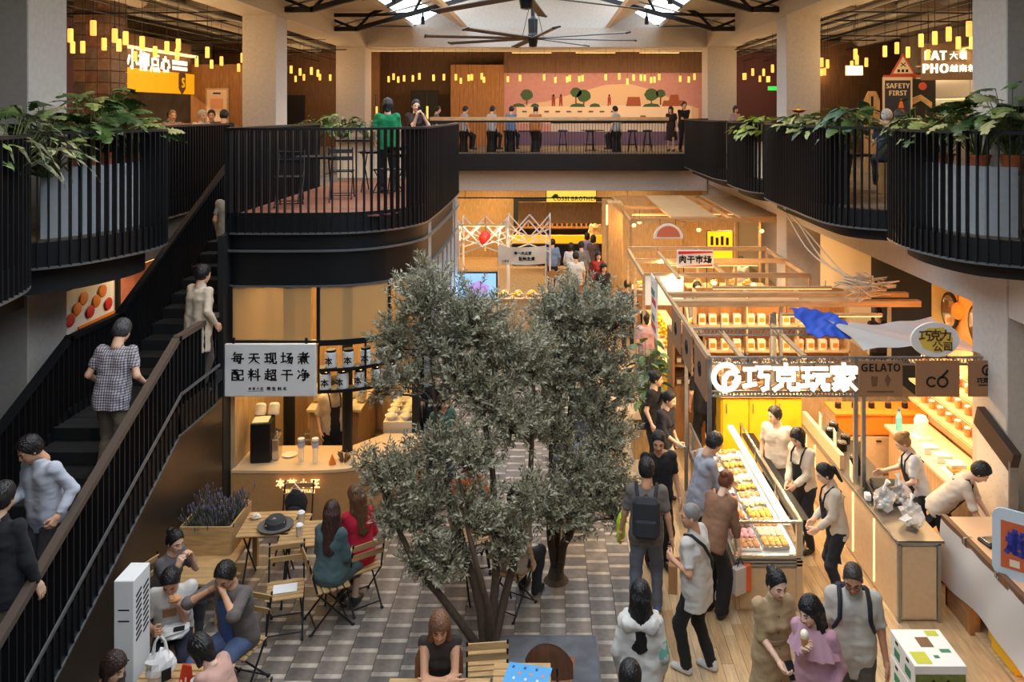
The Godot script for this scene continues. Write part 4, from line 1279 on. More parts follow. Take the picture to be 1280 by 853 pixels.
	for y in [1.922, 2.222]:
		for i in 5:
			var q: Vector3 = sp[1 + i * 3 + (1 if y > 2 else 0)]
			put(can, q + Vector3(-0.02, y, -0.1), rng.randf_range(-12, 12) - i * 5.0)
	for i in 5:
		var q: Vector3 = sp[2 + i * 3 - 1]
		o = thing("shelf_spotlight", "tiny warm spotlight under the curved shelf board", "lamp", q + Vector3(0, 2.185, -0.06), 0.0, "spotlights of the curved shelf")
		part(o, "bulb", MB.new().ellip(Vector3.ZERO, Vector3(0.018, 0.012, 0.018), 8, 6), M.lamp_warm)
		omni(q + Vector3(0, 2.165, -0.06), Color(1, 0.78, 0.45), 0.04, 0.015)
	single("stall_post", MB.new().tube([V(-2.93, 0.8, 11.78), V(-2.93, 3.4, 11.78)], 0.075, 14), M.black_matt, "round dark post standing on the tea counter", "post")
	single("stall_post", MB.new().tube([V(-4.05, 0.0, 12.6), V(-4.05, 3.4, 12.6)], 0.09, 14), M.black_matt, "round dark post behind the coffee machine", "post")
	# machine and cups on the counter
	o = thing("brewing_machine", "black box-shaped brewing machine with two white round canisters", "machine", V(-4.08, 0.815, 11.5), 8.0)
	part(o, "body", MB.new().bb(Vector3(-0.14, 0, -0.2), Vector3(0.14, 0.56, 0.16), 0.012), M.black_steel)
	part(o, "top_plate", MB.new().bb(Vector3(-0.12, 0.56, -0.1), Vector3(0.1, 0.575, 0.14)), M.cream)
	for x in [-0.07, 0.12]:
		part(o, "canister", MB.new().lathe([Vector2(0, 0), Vector2(0.075, 0), Vector2(0.08, 0.03), Vector2(0.08, 0.14), Vector2(0.06, 0.17), Vector2(0, 0.175)], 14, Transform3D(Basis(Vector3.RIGHT, -0.5), Vector3(x, 0.56, -0.16))), M.white)
	part(o, "side_unit", MB.new().bb(Vector3(0.14, 0.0, -0.18), Vector3(0.24, 0.3, 0.1), 0.01), M.chrome)
	part(o, "spout", MB.new().tube([Vector3(0.2, 0.3, 0), Vector3(0.2, 0.42, 0.02), Vector3(0.26, 0.43, 0.1)], 0.015, 6), M.chrome)
	var cup := thing("cup_stack", "tall stack of clear plastic cups with blue label on tea counter", "cups", Vector3(0, -5, 0), 0, "cup stacks on the tea counter")
	part(cup, "cups", MB.new().lathe([Vector2(0, 0), Vector2(0.036, 0), Vector2(0.046, 0.28), Vector2(0.05, 0.3), Vector2(0, 0.3)], 12), glass("cup_plastic", Color(0.95, 0.95, 0.92), 0.35, 0.15))
	part(cup, "label_band", MB.new().lathe([Vector2(0.044, 0.2), Vector2(0.0475, 0.2), Vector2(0.0485, 0.26), Vector2(0.045, 0.26)], 12), mat("label_blue", rgb(176, 178, 206), 0.6))
	part(cup, "lid", MB.new().lathe([Vector2(0, 0.3), Vector2(0.052, 0.3), Vector2(0.048, 0.325), Vector2(0, 0.33)], 12), M.white)
	put(cup, V(-3.5, 0.815, 11.42))
	put(cup, V(-3.3, 0.815, 11.42))
	o = thing("tent_card", "small yellow folded price card on the tea counter", "card", V(-3.03, 0.815, 11.33), 20.0)
	part(o, "card", MB.new().prism(PackedVector2Array([Vector2(-0.05, 0), Vector2(0.05, 0), Vector2(0, 0.13)]), 0.1), M.orange)
	o = thing("dried_herb_bunch", "brown bunch of dried herbs beside yellow card", "herbs", V(-2.88, 0.815, 11.4))
	var hb := MB.new()
	for i in 26:
		var a := rng.randf() * TAU
		hb.tube([Vector3(cos(a) * 0.03, 0, sin(a) * 0.03), Vector3(cos(a) * 0.09, 0.05 + rng.randf() * 0.1, sin(a) * 0.07)], 0.008, 4)
	part(o, "stalks", hb, M.walnut_y)
	o = thing("plate", "shallow white plate lying on the tea counter", "plate", V(-3.72, 0.815, 11.6))
	part(o, "dish", MB.new().lathe([Vector2(0, 0), Vector2(0.06, 0), Vector2(0.11, 0.02), Vector2(0.1, 0.024), Vector2(0, 0.008)], 16), M.cream)
	# preparation bench behind, with bowls and bags
	o = thing("prep_bench", "plywood preparation bench inside the tea stall", "bench")
	board(o, "cabinet", V(-3.9, 0, 13.2), V(-3.1, 0.86, 14.5), M.plywood_y)
	board(o, "worktop", V(-3.95, 0.86, 13.15), V(-3.05, 0.9, 14.55), mat("worktop_cream", rgb(230, 214, 180), 0.4))
	board(o, "side_board", V(-3.3, 0.0, 12.75), V(-3.2, 1.3, 13.2), M.orange_wood_y)
	for i in 5:
		var b := thing("storage_bag", "crumpled translucent ingredient bag on the preparation bench", "bag", V(-3.85 + i * 0.18, 0.9, 13.5 + 0.2 * (i % 2)), i * 40.0, "ingredient bags in the tea stall")
		part(b, "sack", blob(Vector3(0.1, 0.16, 0.1), 0.25, 40 + i), mat("bag_grey", rgb(206, 198, 186), 0.35))
	# wares to the right of the post
	o = thing("snack_counter", "pale side counter of the tea stall laid with white bowls", "counter")
	board(o, "block", V(-2.55, 0, 12.5), V(-2.05, 0.95, 14.3), M.cream)
	var bowl := thing("white_bowl", "white bowl heaped with pale snacks on the side counter", "bowl", Vector3(0, -5, 0), 0, "white bowls on the side counter")
	part(bowl, "bowl", MB.new().lathe([Vector2(0, 0), Vector2(0.05, 0), Vector2(0.1, 0.07), Vector2(0.092, 0.07), Vector2(0.0, 0.03)], 14), M.white)
	part(bowl, "snacks", MB.new().ellip(Vector3(0, 0.06, 0), Vector3(0.085, 0.05, 0.085), 10, 6), mat("snack_cream", rgb(240, 226, 190), 0.7))
	for i in 8:
		put(bowl, V(-2.45 + 0.24 * (i % 2), 0.95, 12.62 + 0.22 * int(i / 2.0)))

func blob(r: Vector3, rough: float, sd: int) -> MB:
	var mb := MB.new()
	var f := FastNoiseLite.new()
	f.seed = sd
	f.frequency = 1.6
	var seg := 12
	var ring := 9
	var P := func(i: int, s: int) -> Vector3:
		var th := PI * i / ring
		var ph := TAU * (s % seg) / seg
		var d := Vector3(sin(th) * cos(ph), cos(th), sin(th) * sin(ph))
		var k := 1.0 + rough * f.get_noise_3dv(d * 1.4)
		var p := d * r * k
		return Vector3(p.x, maxf(p.y + r.y, 0.0), p.z)
	for i in ring:
		for s in seg:
			var a: Vector3 = P.call(i, s)
			var b: Vector3 = P.call(i + 1, s)
			var c: Vector3 = P.call(i + 1, s + 1)
			var d: Vector3 = P.call(i, s + 1)
			var n1 := ((a + b + c) / 3 - Vector3(0, r.y, 0)).normalized()
			var fn := (b - a).cross(c - a)
			fn = (fn if fn.dot(n1) > 0 else -fn).normalized()
			if fn.length() > 0.5: mb.tri(a, b, c, fn, fn, fn)
			fn = (c - a).cross(d - a)
			fn = (fn if fn.dot(n1) > 0 else -fn).normalized()
			if fn.length() > 0.5: mb.tri(a, c, d, fn, fn, fn)
	return mb
# ------------------------------------------------------------------ chocolate stall
func lattice(a: Vector3, b: Vector3, drop: float, step: float, r := 0.009) -> MB:
	# an open box girder of thin rods: two chords and zigzags between them
	var mb := MB.new()
	var U := Vector3.DOWN * drop
	mb.tube([a, b], r * 1.6, 6)
	mb.tube([a + U, b + U], r * 1.6, 6)
	var n := int((b - a).length() / step)
	for i in n:
		var p := a.lerp(b, float(i) / n)
		var q := a.lerp(b, float(i + 1) / n)
		mb.tube([p, p.lerp(q, 0.5) + U, q], r, 4, false)
		mb.tube([p + U, p.lerp(q, 0.5), q + U], r, 4, false)
	return mb

func ring_mark(r: float, w: float, a0: float, a1: float, segs := 24) -> MB:
	var mb := MB.new()
	for i in segs:
		var p := lerpf(a0, a1, float(i) / segs)
		var q := lerpf(a0, a1, float(i + 1) / segs)
		mb.prism(PackedVector2Array([Vector2(cos(p), sin(p)) * (r - w), Vector2(cos(q), sin(q)) * (r - w), Vector2(cos(q), sin(q)) * r, Vector2(cos(p), sin(p)) * r]), 0.03)
	return mb

func choco_logo(s: float, w: float) -> MB:
	# a ring with a smaller ring hung inside it on a stem
	var mb := ring_mark(s, w, 0.35, TAU + 0.1, 26)
	mb.add(ring_mark(s * 0.52, w * 0.9, -1.4, PI + 0.2, 16), Transform3D(Basis(), Vector3(s * 0.35, -0.05 * s, 0)))
	mb.box(Vector3(-s * 0.12, -s * 0.5, 0), Vector3(w, s * 1.1, 0.03))
	return mb

func chocolate_stall() -> void:
	# the steel frame
	var o := thing("steel_pergola", "steel lattice frame over the chocolate stall carrying its sign", "frame")
	part(o, "front_girder", lattice(V(2.1, 2.64, 10.3), V(5.62, 2.64, 10.3), 0.09, 0.09), M.galvanised)
	part(o, "front_girder", lattice(V(2.1, 2.2, 10.3), V(4.0, 2.2, 10.3), 0.06, 0.09), M.galvanised)
	part(o, "side_girder", MB.new().beam(V(2.1, 2.63, 10.3), V(2.1, 2.63, 15.3), 0.05, 0.06), M.plywood)
	part(o, "cross_girder", lattice(V(2.1, 2.62, 11.75), V(4.6, 2.62, 11.75), 0.1, 0.11), M.galvanised)
	part(o, "cross_beam", MB.new().beam(V(2.1, 2.62, 13.3), V(6.2, 2.62, 13.3), 0.14, 0.1), M.plywood)
	part(o, "cross_beam", MB.new().beam(V(2.1, 2.66, 13.75), V(6.2, 2.66, 13.75), 0.12, 0.08), M.plywood)
	part(o, "corner_girder", lattice(V(2.12, 2.64, 10.3), V(2.12, 2.64, 10.32), 0.5, 0.02), M.galvanised)
	for p in [[2.1, 10.3, 1.05], [2.14, 12.25, 0.0], [3.98, 10.3, 1.05], [4.1, 10.35, 0.95], [2.1, 15.3, 0.0], [5.7, 13.3, 0.0], [3.9, 13.3, 0.0], [3.55, 12.6, 1.3], [3.62, 12.7, 1.3]]:
		part(o, "post", MB.new().bb(V(p[0] - 0.025, p[2], p[1] - 0.025), V(p[0] + 0.025, 2.62, p[1] + 0.025)), M.galvanised)
	for i in 3:
		o = thing("side_banner", "tall brown board hanging on the aisle side of the chocolate stall", "banner", V(2.07, 2.05, 10.75 + i * 1.0), 0.0, "brown side boards")
		board(o, "board", Vector3(-0.01, 0, -0.4), Vector3(0.01, 0.56, 0.4), M.brown_board)
		part(o, "emblem", choco_logo(0.1, 0.03), M.ink, Transform3D(rot(-90) * Basis.from_scale(Vector3(1, 1, 0.3)), Vector3(-0.015, 0.3, 0)))
	# the glowing sign
	o = thing("chocolate_sign", "large glowing white characters with round logo on lattice frame", "shop sign", V(2.12, 2.4, 10.24))
	part(o, "logo", choco_logo(0.19, 0.062), M.sign_white, Transform3D(Basis(), Vector3(0.18, 0, 0)))
	txt(o, "lettering", hanzi("巧克玩家", 0.35, 0.047, 0.04, 1.06), M.sign_white, Vector3(0.4, 0.0, 0))
	var bk := MB.new()
	bk.add(hanzi("巧克玩家", 0.35, 0.085, 0.03, 1.06), Transform3D(Basis(), Vector3(0.4, 0.0, -0.035)))
	part(o, "letter_backing", bk, M.brown_board)
	area(V(3.0, 2.4, 10.1), Vector2(1.8, 0.35), Color(1, 0.94, 0.82), 1.2, false, Vector3(0, 180, 0))
	# glass display case
	var wood := mat("case_wood", rgb(206, 172, 130), 0.5, 0, "fine", 0.8)
	o = thing("display_case", "long glass-topped pastry display case with wooden base", "display case")
	board(o, "base", V(2.2, 0.0, 9.3), V(2.95, 0.6, 12.2), wood)
	board(o, "end_panel", V(2.24, 0.03, 9.285), V(2.91, 0.5, 9.3), wood, 0.004)
	for y in [0.53, 0.57, 0.61]:
		board(o, "moulding", V(2.18, y, 9.27), V(2.97, y + 0.025, 12.22), M.galvanised)
	for x in [2.19, 2.96]:
		for d in [9.28, 10.3, 11.3, 12.2]:
			board(o, "post", V(x - 0.012, 0.6, d - 0.012), V(x + 0.012, 1.04, d + 0.012), M.chrome)
		board(o, "top_rail", V(x - 0.015, 1.03, 9.27), V(x + 0.015, 1.055, 12.21), M.chrome)
	board(o, "top_rail", V(2.18, 1.03, 9.265), V(2.97, 1.055, 9.295), M.chrome)
	board(o, "mid_rail", V(2.18, 0.63, 9.265), V(2.97, 0.66, 9.295), M.chrome)
	board(o, "corner_post", V(2.9, 0.0, 9.27), V(2.97, 1.05, 9.31), wood)
	board(o, "glass_front", V(2.192, 0.64, 9.3), V(2.198, 1.03, 12.2), M.clear_glass)
	board(o, "glass_end", V(2.2, 0.66, 9.283), V(2.95, 1.03, 9.289), M.clear_glass)
	board(o, "light_strip", V(2.76, 0.985, 9.32), V(2.84, 1.03, 12.18), glow("case_light", Color(1, 0.95, 0.85), 1.0))
	area(V(2.8, 0.98, 10.75), Vector2(0.08, 2.8), Color(1, 0.92, 0.78), 1.3)
	board(o, "bed", V(2.21, 0.6, 9.32), V(2.94, 0.64, 12.18), M.white)
	board(o, "service_ledge", V(2.98, 0.86, 9.6), V(3.16, 0.9, 12.2), M.black_steel)
	# trays of pastry
	var foods := [["caramel nut clusters", rgb(196, 140, 84)], ["pale almond biscuits", rgb(222, 190, 140)], ["pink iced slices", rgb(226, 160, 170)], ["golden crispy rolls", rgb(214, 164, 70)], ["dark chocolate pieces", rgb(92, 58, 40)], ["cream puffs", rgb(232, 210, 164)], ["yellow egg tarts", rgb(232, 190, 70)]]
	var tray_mesh := MB.new()
	tray_mesh.bb(Vector3(-0.15, 0, -0.1), Vector3(0.15, 0.008, 0.1))
	for s in [-1.0, 1.0]:
		tray_mesh.bb(Vector3(0.15 * s - 0.004, 0, -0.1), Vector3(0.15 * s + 0.004, 0.025, 0.1))
		tray_mesh.bb(Vector3(-0.15, 0, 0.1 * s - 0.004), Vector3(0.15, 0.025, 0.1 * s + 0.004))
	var tm := tray_mesh.mesh()
	var lump := blob(Vector3(0.032, 0.024, 0.036), 0.5, 5).mesh()
	for r in 12:
		for c in 2:
			var f: Array = foods[(r * 2 + c * 3 + r / 3) % 7]
			var at := V(2.37 + c * 0.33, 0.66 + 0.02 * c, 9.47 + r * 0.225)
			single("pastry_tray", tm, M.chrome if (r + c) % 3 else M.white, "shallow tray of %s in the display case" % f[0], "tray", "trays in the display case", Transform3D(Basis(), at))
			var pm := mat("pastry_" + f[0].replace(" ", "_"), f[1], 0.65)
			for i in (12 if r < 4 else 6):
				single("pastry", lump, pm, "small lump in a tray of %s in the glass case" % f[0], "pastry", "pastry in trays of " + f[0], Transform3D(rot(i * 50.0 + r * 20).scaled(Vector3.ONE * rng.randf_range(0.85, 1.2)), at + Vector3(-0.11 + 0.073 * (i % 4), 0.008, -0.055 + 0.055 * int(i / 4.0))))
	# yellow cabinet and shelves behind the staff
	o = thing("yellow_cabinet", "bright yellow cabinet behind the chocolate stall staff", "cabinet")
	for i in 3:
		var dr := board(o, "door", V(2.78 + i * 0.42, 0.22, 12.62), V(3.19 + i * 0.42, 1.27, 12.68), M.yellow, 0.006)
		board(dr, "handle", V(2.83 + i * 0.42, 1.05, 12.59), V(2.845 + i * 0.42, 1.2, 12.62), M.chrome)
	board(o, "body", V(2.76, 0.1, 12.66), V(4.04, 1.3, 13.0), M.yellow)
	board(o, "worktop", V(2.74, 1.3, 12.58), V(4.06, 1.33, 13.02), M.plywood)
	var frame := thing("snack_case", "small wooden framed snack box on the yellow cabinet", "box", Vector3(0, -5, 0), 0, "framed snack boxes")
	board(frame, "frame", Vector3(-0.17, 0, -0.03), Vector3(0.17, 0.16, 0.03), M.orange_wood_y)
	board(frame, "front_pane", Vector3(-0.15, 0.02, 0.03), Vector3(0.15, 0.14, 0.034), M.walnut_y)
	for i in 3:
		put(frame, V(2.98 + i * 0.4, 1.33, 12.75))
	# timber cabinet at the aisle
	o = thing("timber_cabinet", "orange timber display cabinet with shelf standing at the aisle", "cabinet")
	board(o, "lower_body", V(2.16, 0.08, 13.7), V(2.72, 1.05, 14.3), M.orange_wood_y)
	board(o, "side", V(2.16, 1.05, 13.7), V(2.2, 2.0, 14.3), M.orange_wood_y)
	board(o, "side", V(2.68, 1.05, 13.7), V(2.72, 2.0, 14.3), M.orange_wood_y)
	board(o, "back", V(2.16, 1.05, 14.27), V(2.72, 2.0, 14.3), M.walnut_y)
	for y in [1.05, 1.42, 1.75, 1.98]:
		board(o, "shelf", V(2.18, y, 13.72), V(2.7, y + 0.025, 14.28), M.orange_wood_y)
	for x in [2.22, 2.66]:
		part(o, "caster", MB.new().ellip(V(x, 0.04, 13.76), Vector3(0.04, 0.04, 0.03), 8, 6), M.black_steel)
	var pack := thing("snack_pack", "small brown snack pack on the timber cabinet shelf", "pack", Vector3(0, -5, 0), 0, "snack packs on the timber cabinet")
	board(pack, "carton", Vector3(-0.05, 0, -0.04), Vector3(0.05, 0.13, 0.04), M.walnut_y, 0.004)
	board(pack, "label_patch", Vector3(-0.035, 0.03, 0.04), Vector3(0.035, 0.1, 0.043), M.cream)
	for y in [1.075, 1.445, 1.775]:
		for i in 3:
			put(pack, V(2.29 + i * 0.15, y, 13.85))
	# blue cloth and white sheet thrown over the frame
	var bluec := mat("blue_cloth", rgb(24, 78, 190), 0.6)
	single("blue_cloth", MB.new().sheet(func(u: float, v: float) -> Vector3:
		var p := V(3.78, 0, 12.5).lerp(V(4.45, 0, 12.35), u).lerp(V(3.66, 0, 10.85).lerp(V(4.24, 0, 11.0), u), v)
		return p + Vector3(0.03 * sin(v * 14.0), 2.72 + 0.03 * sin(u * 5 + v * 7) + 0.012 * sin(u * 23.0 + v * 17), 0.02 * sin(u * 19.0)), 16, 24), bluec, "rumpled bright blue cloth lying over the stall roof frame", "cloth")
	single("white_sheet", MB.new().sheet(func(u: float, v: float) -> Vector3:
		return V(lerpf(4.12, 5.72, u), 2.7 + 0.06 * sin(u * 4.0 + v * 3.0) + 0.015 * sin(u * 17 + v * 9), lerpf(10.38, 11.9, v)), 18, 14), mat("sheet_white", rgb(176, 176, 175), 0.6), "pale white plastic sheet covering the gelato stall roof", "sheet")
	o = thing("oval_sign", "oval white board with brown characters on yellow above gelato boards", "shop sign", V(4.98, 2.88, 10.26))
	part(o, "board", MB.new().lathe([Vector2(0, -0.015), Vector2(0.31, -0.015), Vector2(0.31, 0.015), Vector2(0, 0.015)], 28, Transform3D(Basis(Vector3.RIGHT, PI / 2) * Basis.from_scale(Vector3(1, 1, 0.72)), Vector3.ZERO)), M.white)
	part(o, "yellow_field", MB.new().prism(PackedVector2Array([Vector2(-0.22, 0.02), Vector2(-0.1, 0.15), Vector2(0.1, 0.16), Vector2(0.22, 0.02), Vector2(0.2, -0.1), Vector2(0.0, -0.16), Vector2(-0.16, -0.1)]), 0.006, Transform3D(Basis(), Vector3(0, 0, 0.02))), mat("pale_yellow", rgb(226, 196, 84), 0.6))
	txt(o, "lettering", hanzi("巧克力", 0.15, 0.018, 0.006, 0.88), M.walnut_y, Vector3(-0.21, 0.06, 0.026))
	txt(o, "lettering", hanzi("公司", 0.13, 0.016, 0.006, 1.0), M.walnut_y, Vector3(-0.04, -0.08, 0.026))
	for x in [-0.15, 0.15]:
		part(o, "leg", MB.new().tube([Vector3(x, -0.15, 0), Vector3(x, -0.24, 0)], 0.008, 5), M.black_steel)
	# lamps below the frame
	shop_lamp(V(3.45, 2.5, 11.5), Vector2(0.25, 1.6), 7.0)
	shop_lamp(V(2.6, 2.5, 11.2), Vector2(0.2, 1.4), 5.0)

# ------------------------------------------------------------------ gelato stall
func gelato_stall() -> void:
	var o := thing("gelato_counter", "long pale plywood counter with vertical glowing light strips", "counter")
	var ply := mat("counter_ply", rgb(214, 184, 146), 0.5, 0, "fine", 0.8)
	board(o, "body", V(4.0, 0.02, 9.1), V(4.47, 0.9, 12.5), ply)
	board(o, "end_panel", V(4.04, 0.05, 9.085), V(4.43, 0.86, 9.1), ply, 0.004)
	for x in [3.99, 4.44]:
		board(o, "edge_trim", V(x, 0, 9.07), V(x + 0.035, 0.9, 9.11), M.galvanised)
	board(o, "edge_trim", V(3.98, 0.88, 9.07), V(4.48, 0.91, 9.11), M.galvanised)
	board(o, "edge_trim", V(3.98, 0.88, 9.1), V(4.01, 0.92, 12.5), M.galvanised)
	board(o, "worktop", V(3.99, 0.9, 9.08), V(4.52, 0.925, 12.5), mat("steel_top", rgb(96, 90, 84), 0.35, 0.6))
	for d in [9.75, 10.42, 11.9, 12.3]:
		board(o, "light_strip", V(3.985, 0.08, d - 0.012), V(4.0, 0.84, d + 0.012), M.led_warm)
	board(o, "back_ledge", V(4.0, 0.92, 10.9), V(4.06, 1.12, 12.5), ply)
	# hanging boards
	var q := [[4.27, "brown hanging GELATO board with drawings of cup and cone"], [5.0, "brown hanging board with black looped number emblem"], [5.67, "brown hanging board with round logo and small characters"]]
	for i in 3:
		o = thing("hanging_board", q[i][1], "sign board", V(q[i][0], 2.4, 10.22), 0.0)
		var bo := board(o, "board", Vector3(-0.28, -0.24, -0.015), Vector3(0.28, 0.22, 0.0), M.brown_board)
		part(o, "hook", MB.new().tube([Vector3(-0.2, 0.22, -0.01), Vector3(-0.2, 0.26, -0.01)], 0.006, 5), M.chrome)
		part(o, "hook", MB.new().tube([Vector3(0.2, 0.22, -0.01), Vector3(0.2, 0.26, -0.01)], 0.006, 5), M.chrome)
		if i == 0:
			txt(bo, "lettering", latin("GELATO", 0.1, 0.006), M.ink, Vector3(0, 0.13, 0.003))
			part(bo, "cup_drawing", MB.new().prism(PackedVector2Array([Vector2(-0.045, 0.04), Vector2(0.045, 0.04), Vector2(0.03, -0.09), Vector2(-0.03, -0.09)]), 0.004, Transform3D(Basis(), Vector3(-0.08, -0.02, 0.002))), M.walnut_y)
			part(bo, "cone_drawing", MB.new().prism(PackedVector2Array([Vector2(0, 0.07), Vector2(0.04, 0.0), Vector2(0.0, -0.1), Vector2(-0.04, 0.0)]), 0.004, Transform3D(Basis(), Vector3(0.09, -0.02, 0.002))), M.walnut_y)
			board(o, "small_lettering", Vector3(-0.17, -0.185, 0.0), Vector3(0.17, -0.165, 0.003), M.walnut_y)
		elif i == 1:
			part(o, "emblem", ring_mark(0.075, 0.026, 0.0, TAU, 18), M.ink, Transform3D(Basis.from_scale(Vector3(1, 1, 0.2)), Vector3(0.06, -0.05, 0.004)))
			part(o, "emblem", ring_mark(0.07, 0.024, 0.6, 5.6, 18), M.ink, Transform3D(Basis.from_scale(Vector3(1, 1, 0.2)), Vector3(-0.08, -0.05, 0.004)))
			part(o, "emblem", MB.new().beam(Vector3(0.04, 0.0, 0.004), Vector3(0.13, 0.1, 0.004), 0.026, 0.006, Vector3.BACK), M.ink)
		else:
			part(o, "emblem", choco_logo(0.07, 0.02), M.ink, Transform3D(Basis.from_scale(Vector3(1, 1, 0.2)), Vector3(-0.04, 0.1, 0.004)))
			txt(o, "lettering", hanzi("巧克玩家", 0.07, 0.01, 0.005, 1.1), M.ink, Vector3(-0.17, -0.03, 0.003))
			board(o, "small_lettering", Vector3(-0.15, -0.1, 0.0), Vector3(0.15, -0.085, 0.003), M.ink)
	# back bench with orange fronts
	o = thing("orange_bench", "row of orange cabinet fronts on cream doors in gelato stall", "cabinet")
	for i in 4:
		board(o, "orange_front", V(4.62 + i * 0.44, 0.66, 12.72), V(5.05 + i * 0.44, 0.98, 12.78), M.orange, 0.004)
		var dr := board(o, "door", V(4.62 + i * 0.44, 0.05, 12.72), V(5.05 + i * 0.44, 0.63, 12.76), ply, 0.004)
		board(dr, "handle", V(4.8 + i * 0.44, 0.56, 12.69), V(4.88 + i * 0.44, 0.575, 12.72), M.black_steel)
	board(o, "body", V(4.6, 0.0, 12.76), V(6.4, 0.98, 13.2), M.plywood)
	board(o, "worktop", V(4.58, 0.98, 12.68), V(6.42, 1.01, 13.22), M.orange)
	var pot := make_jar("dark_pot", "small dark pot on the orange bench worktop", "dark pots on the orange bench", 0.05, 0.1, M.black_steel, M.walnut_y)
	for i in 6:
		put(pot, V(4.72 + i * 0.27, 1.01, 12.95))
	# side bench and lit shelves on the right
	o = thing("side_bench", "plywood side bench of the gelato stall below lit shelves", "bench")
	board(o, "body", V(5.35, 0, 10.65), V(5.95, 0.86, 12.5), M.plywood_y)
	board(o, "worktop", V(5.3, 0.86, 10.62), V(6.0, 0.9, 12.55), mat("worktop_tan", rgb(220, 196, 158), 0.4))
	o = thing("lit_shelves", "three glowing slanted rows of shelves with jars on right wall", "shelf")
	board(o, "back_panel", V(6.05, 0.9, 10.75), V(6.1, 2.4, 12.7), M.plywood_y)
	var jar := make_jar("sweet_jar", "small glass jar of orange sweets with white lid on lit shelf", "sweet jars on the lit shelves", 0.05, 0.13, M.clear_glass, M.white, M.orange)
	for y in [1.25, 1.55, 1.85, 2.12]:
		board(o, "shelf", V(5.75, y, 10.75), V(6.05, y + 0.025, 12.7), M.plywood)
		board(o, "light_strip", V(5.77, y - 0.02, 10.75), V(5.8, y, 12.7), M.led_warm)
		area(V(5.82, y - 0.025, 11.7), Vector2(0.04, 1.9), Color(1, 0.84, 0.55), 0.5)
		if y < 2.1:
			for i in 7:
				put(jar, V(5.88, y + 0.025, 10.9 + i * 0.26))
	o = thing("water_bottle", "blue plastic water bottle on the gelato side bench", "bottle", V(5.42, 0.9, 12.3))
	part(o, "body", MB.new().lathe([Vector2(0, 0), Vector2(0.045, 0), Vector2(0.048, 0.03), Vector2(0.045, 0.2), Vector2(0.02, 0.27), Vector2(0.02, 0.3), Vector2(0, 0.3)], 12), mat("bottle_blue", rgb(110, 190, 206), 0.3))
	part(o, "cap", MB.new().lathe([Vector2(0, 0.3), Vector2(0.022, 0.3), Vector2(0.022, 0.33), Vector2(0, 0.33)], 10), mat("cap_blue", rgb(40, 90, 170), 0.4))
	o = thing("cream_machine", "white kitchen mixer standing on the gelato side bench", "machine", V(5.62, 0.9, 12.0))
	part(o, "base", MB.new().bb(Vector3(-0.12, 0, -0.1), Vector3(0.12, 0.05, 0.1), 0.01), M.white)
	part(o, "tower", MB.new().lathe([Vector2(0, 0.05), Vector2(0.09, 0.05), Vector2(0.1, 0.28), Vector2(0.07, 0.34), Vector2(0, 0.35)], 14), M.white)
	for i in 3:
		o = thing("white_tub", "white lidded tub on the gelato side bench", "tub", V(5.5 + 0.05 * i, 0.9, 11.5 - i * 0.28), 0, "white tubs on the side bench")
		part(o, "tub", MB.new().bb(Vector3(-0.11, 0, -0.09), Vector3(0.11, 0.09, 0.09), 0.012), M.white)
		part(o, "lid", MB.new().bb(Vector3(-0.115, 0.09, -0.095), Vector3(0.115, 0.105, 0.095), 0.004), M.cream)
	o = thing("sampling_tray", "tray with orange and yellow sweets on the side bench", "tray", V(5.62, 0.9, 10.85))
	part(o, "tray", MB.new().bb(Vector3(-0.2, 0, -0.15), Vector3(0.2, 0.02, 0.15), 0.004), M.white)
	part(o, "wrapper", MB.new().bb(Vector3(-0.15, 0.02, -0.1), Vector3(0.0, 0.06, 0.08), 0.01), M.orange)
	part(o, "wrapper", MB.new().bb(Vector3(0.02, 0.02, -0.08), Vector3(0.16, 0.05, 0.1), 0.01), M.yellow)
	# till, screen and crackling gift bags on the counter
	o = thing("till", "black cash till with flat lid on the gelato counter", "till", V(4.3, 0.925, 10.15), -8.0)
	part(o, "drawer", MB.new().bb(Vector3(-0.2, 0, -0.2), Vector3(0.2, 0.1, 0.2), 0.008), M.black_steel)
	part(o, "lid", MB.new().bb(Vector3(-0.16, 0.1, -0.16), Vector3(0.2, 0.16, 0.14), 0.02), M.black_matt)
	part(o, "paper_roll", MB.new().bb(Vector3(-0.28, 0, 0.08), Vector3(-0.21, 0.08, 0.18), 0.01), M.white)
	o = thing("till_screen", "black touch screen on a stand facing the gelato staff", "screen", V(4.2, 0.925, 10.75), 60.0)
	part(o, "stand", MB.new().bb(Vector3(-0.03, 0, -0.03), Vector3(0.03, 0.2, 0.03)), M.black_steel)
	part(o, "panel", MB.new().box(Vector3(0, 0.28, 0.02), Vector3(0.3, 0.24, 0.02), Basis(Vector3.RIGHT, -0.3), 0.004), M.black_steel)
	for i in 3:
		o = thing("menu_stand", "small upright paper card on the gelato counter ledge", "card", V(4.04, 1.12 if i < 2 else 0.925, [11.8, 11.2, 10.6][i]), 80.0, "paper cards on the gelato counter")
		part(o, "card", MB.new().bb(Vector3(-0.1, 0, -0.004), Vector3(0.1, 0.22, 0.004)), M.cream)
	var tub := make_jar("topping_tub", "dark round topping tub on the gelato counter", "topping tubs", 0.07, 0.13, M.black_steel, M.chrome)
	for i in 6:
		put(tub, V(4.26 + 0.14 * (i % 2), 0.925, 11.05 + 0.24 * i))
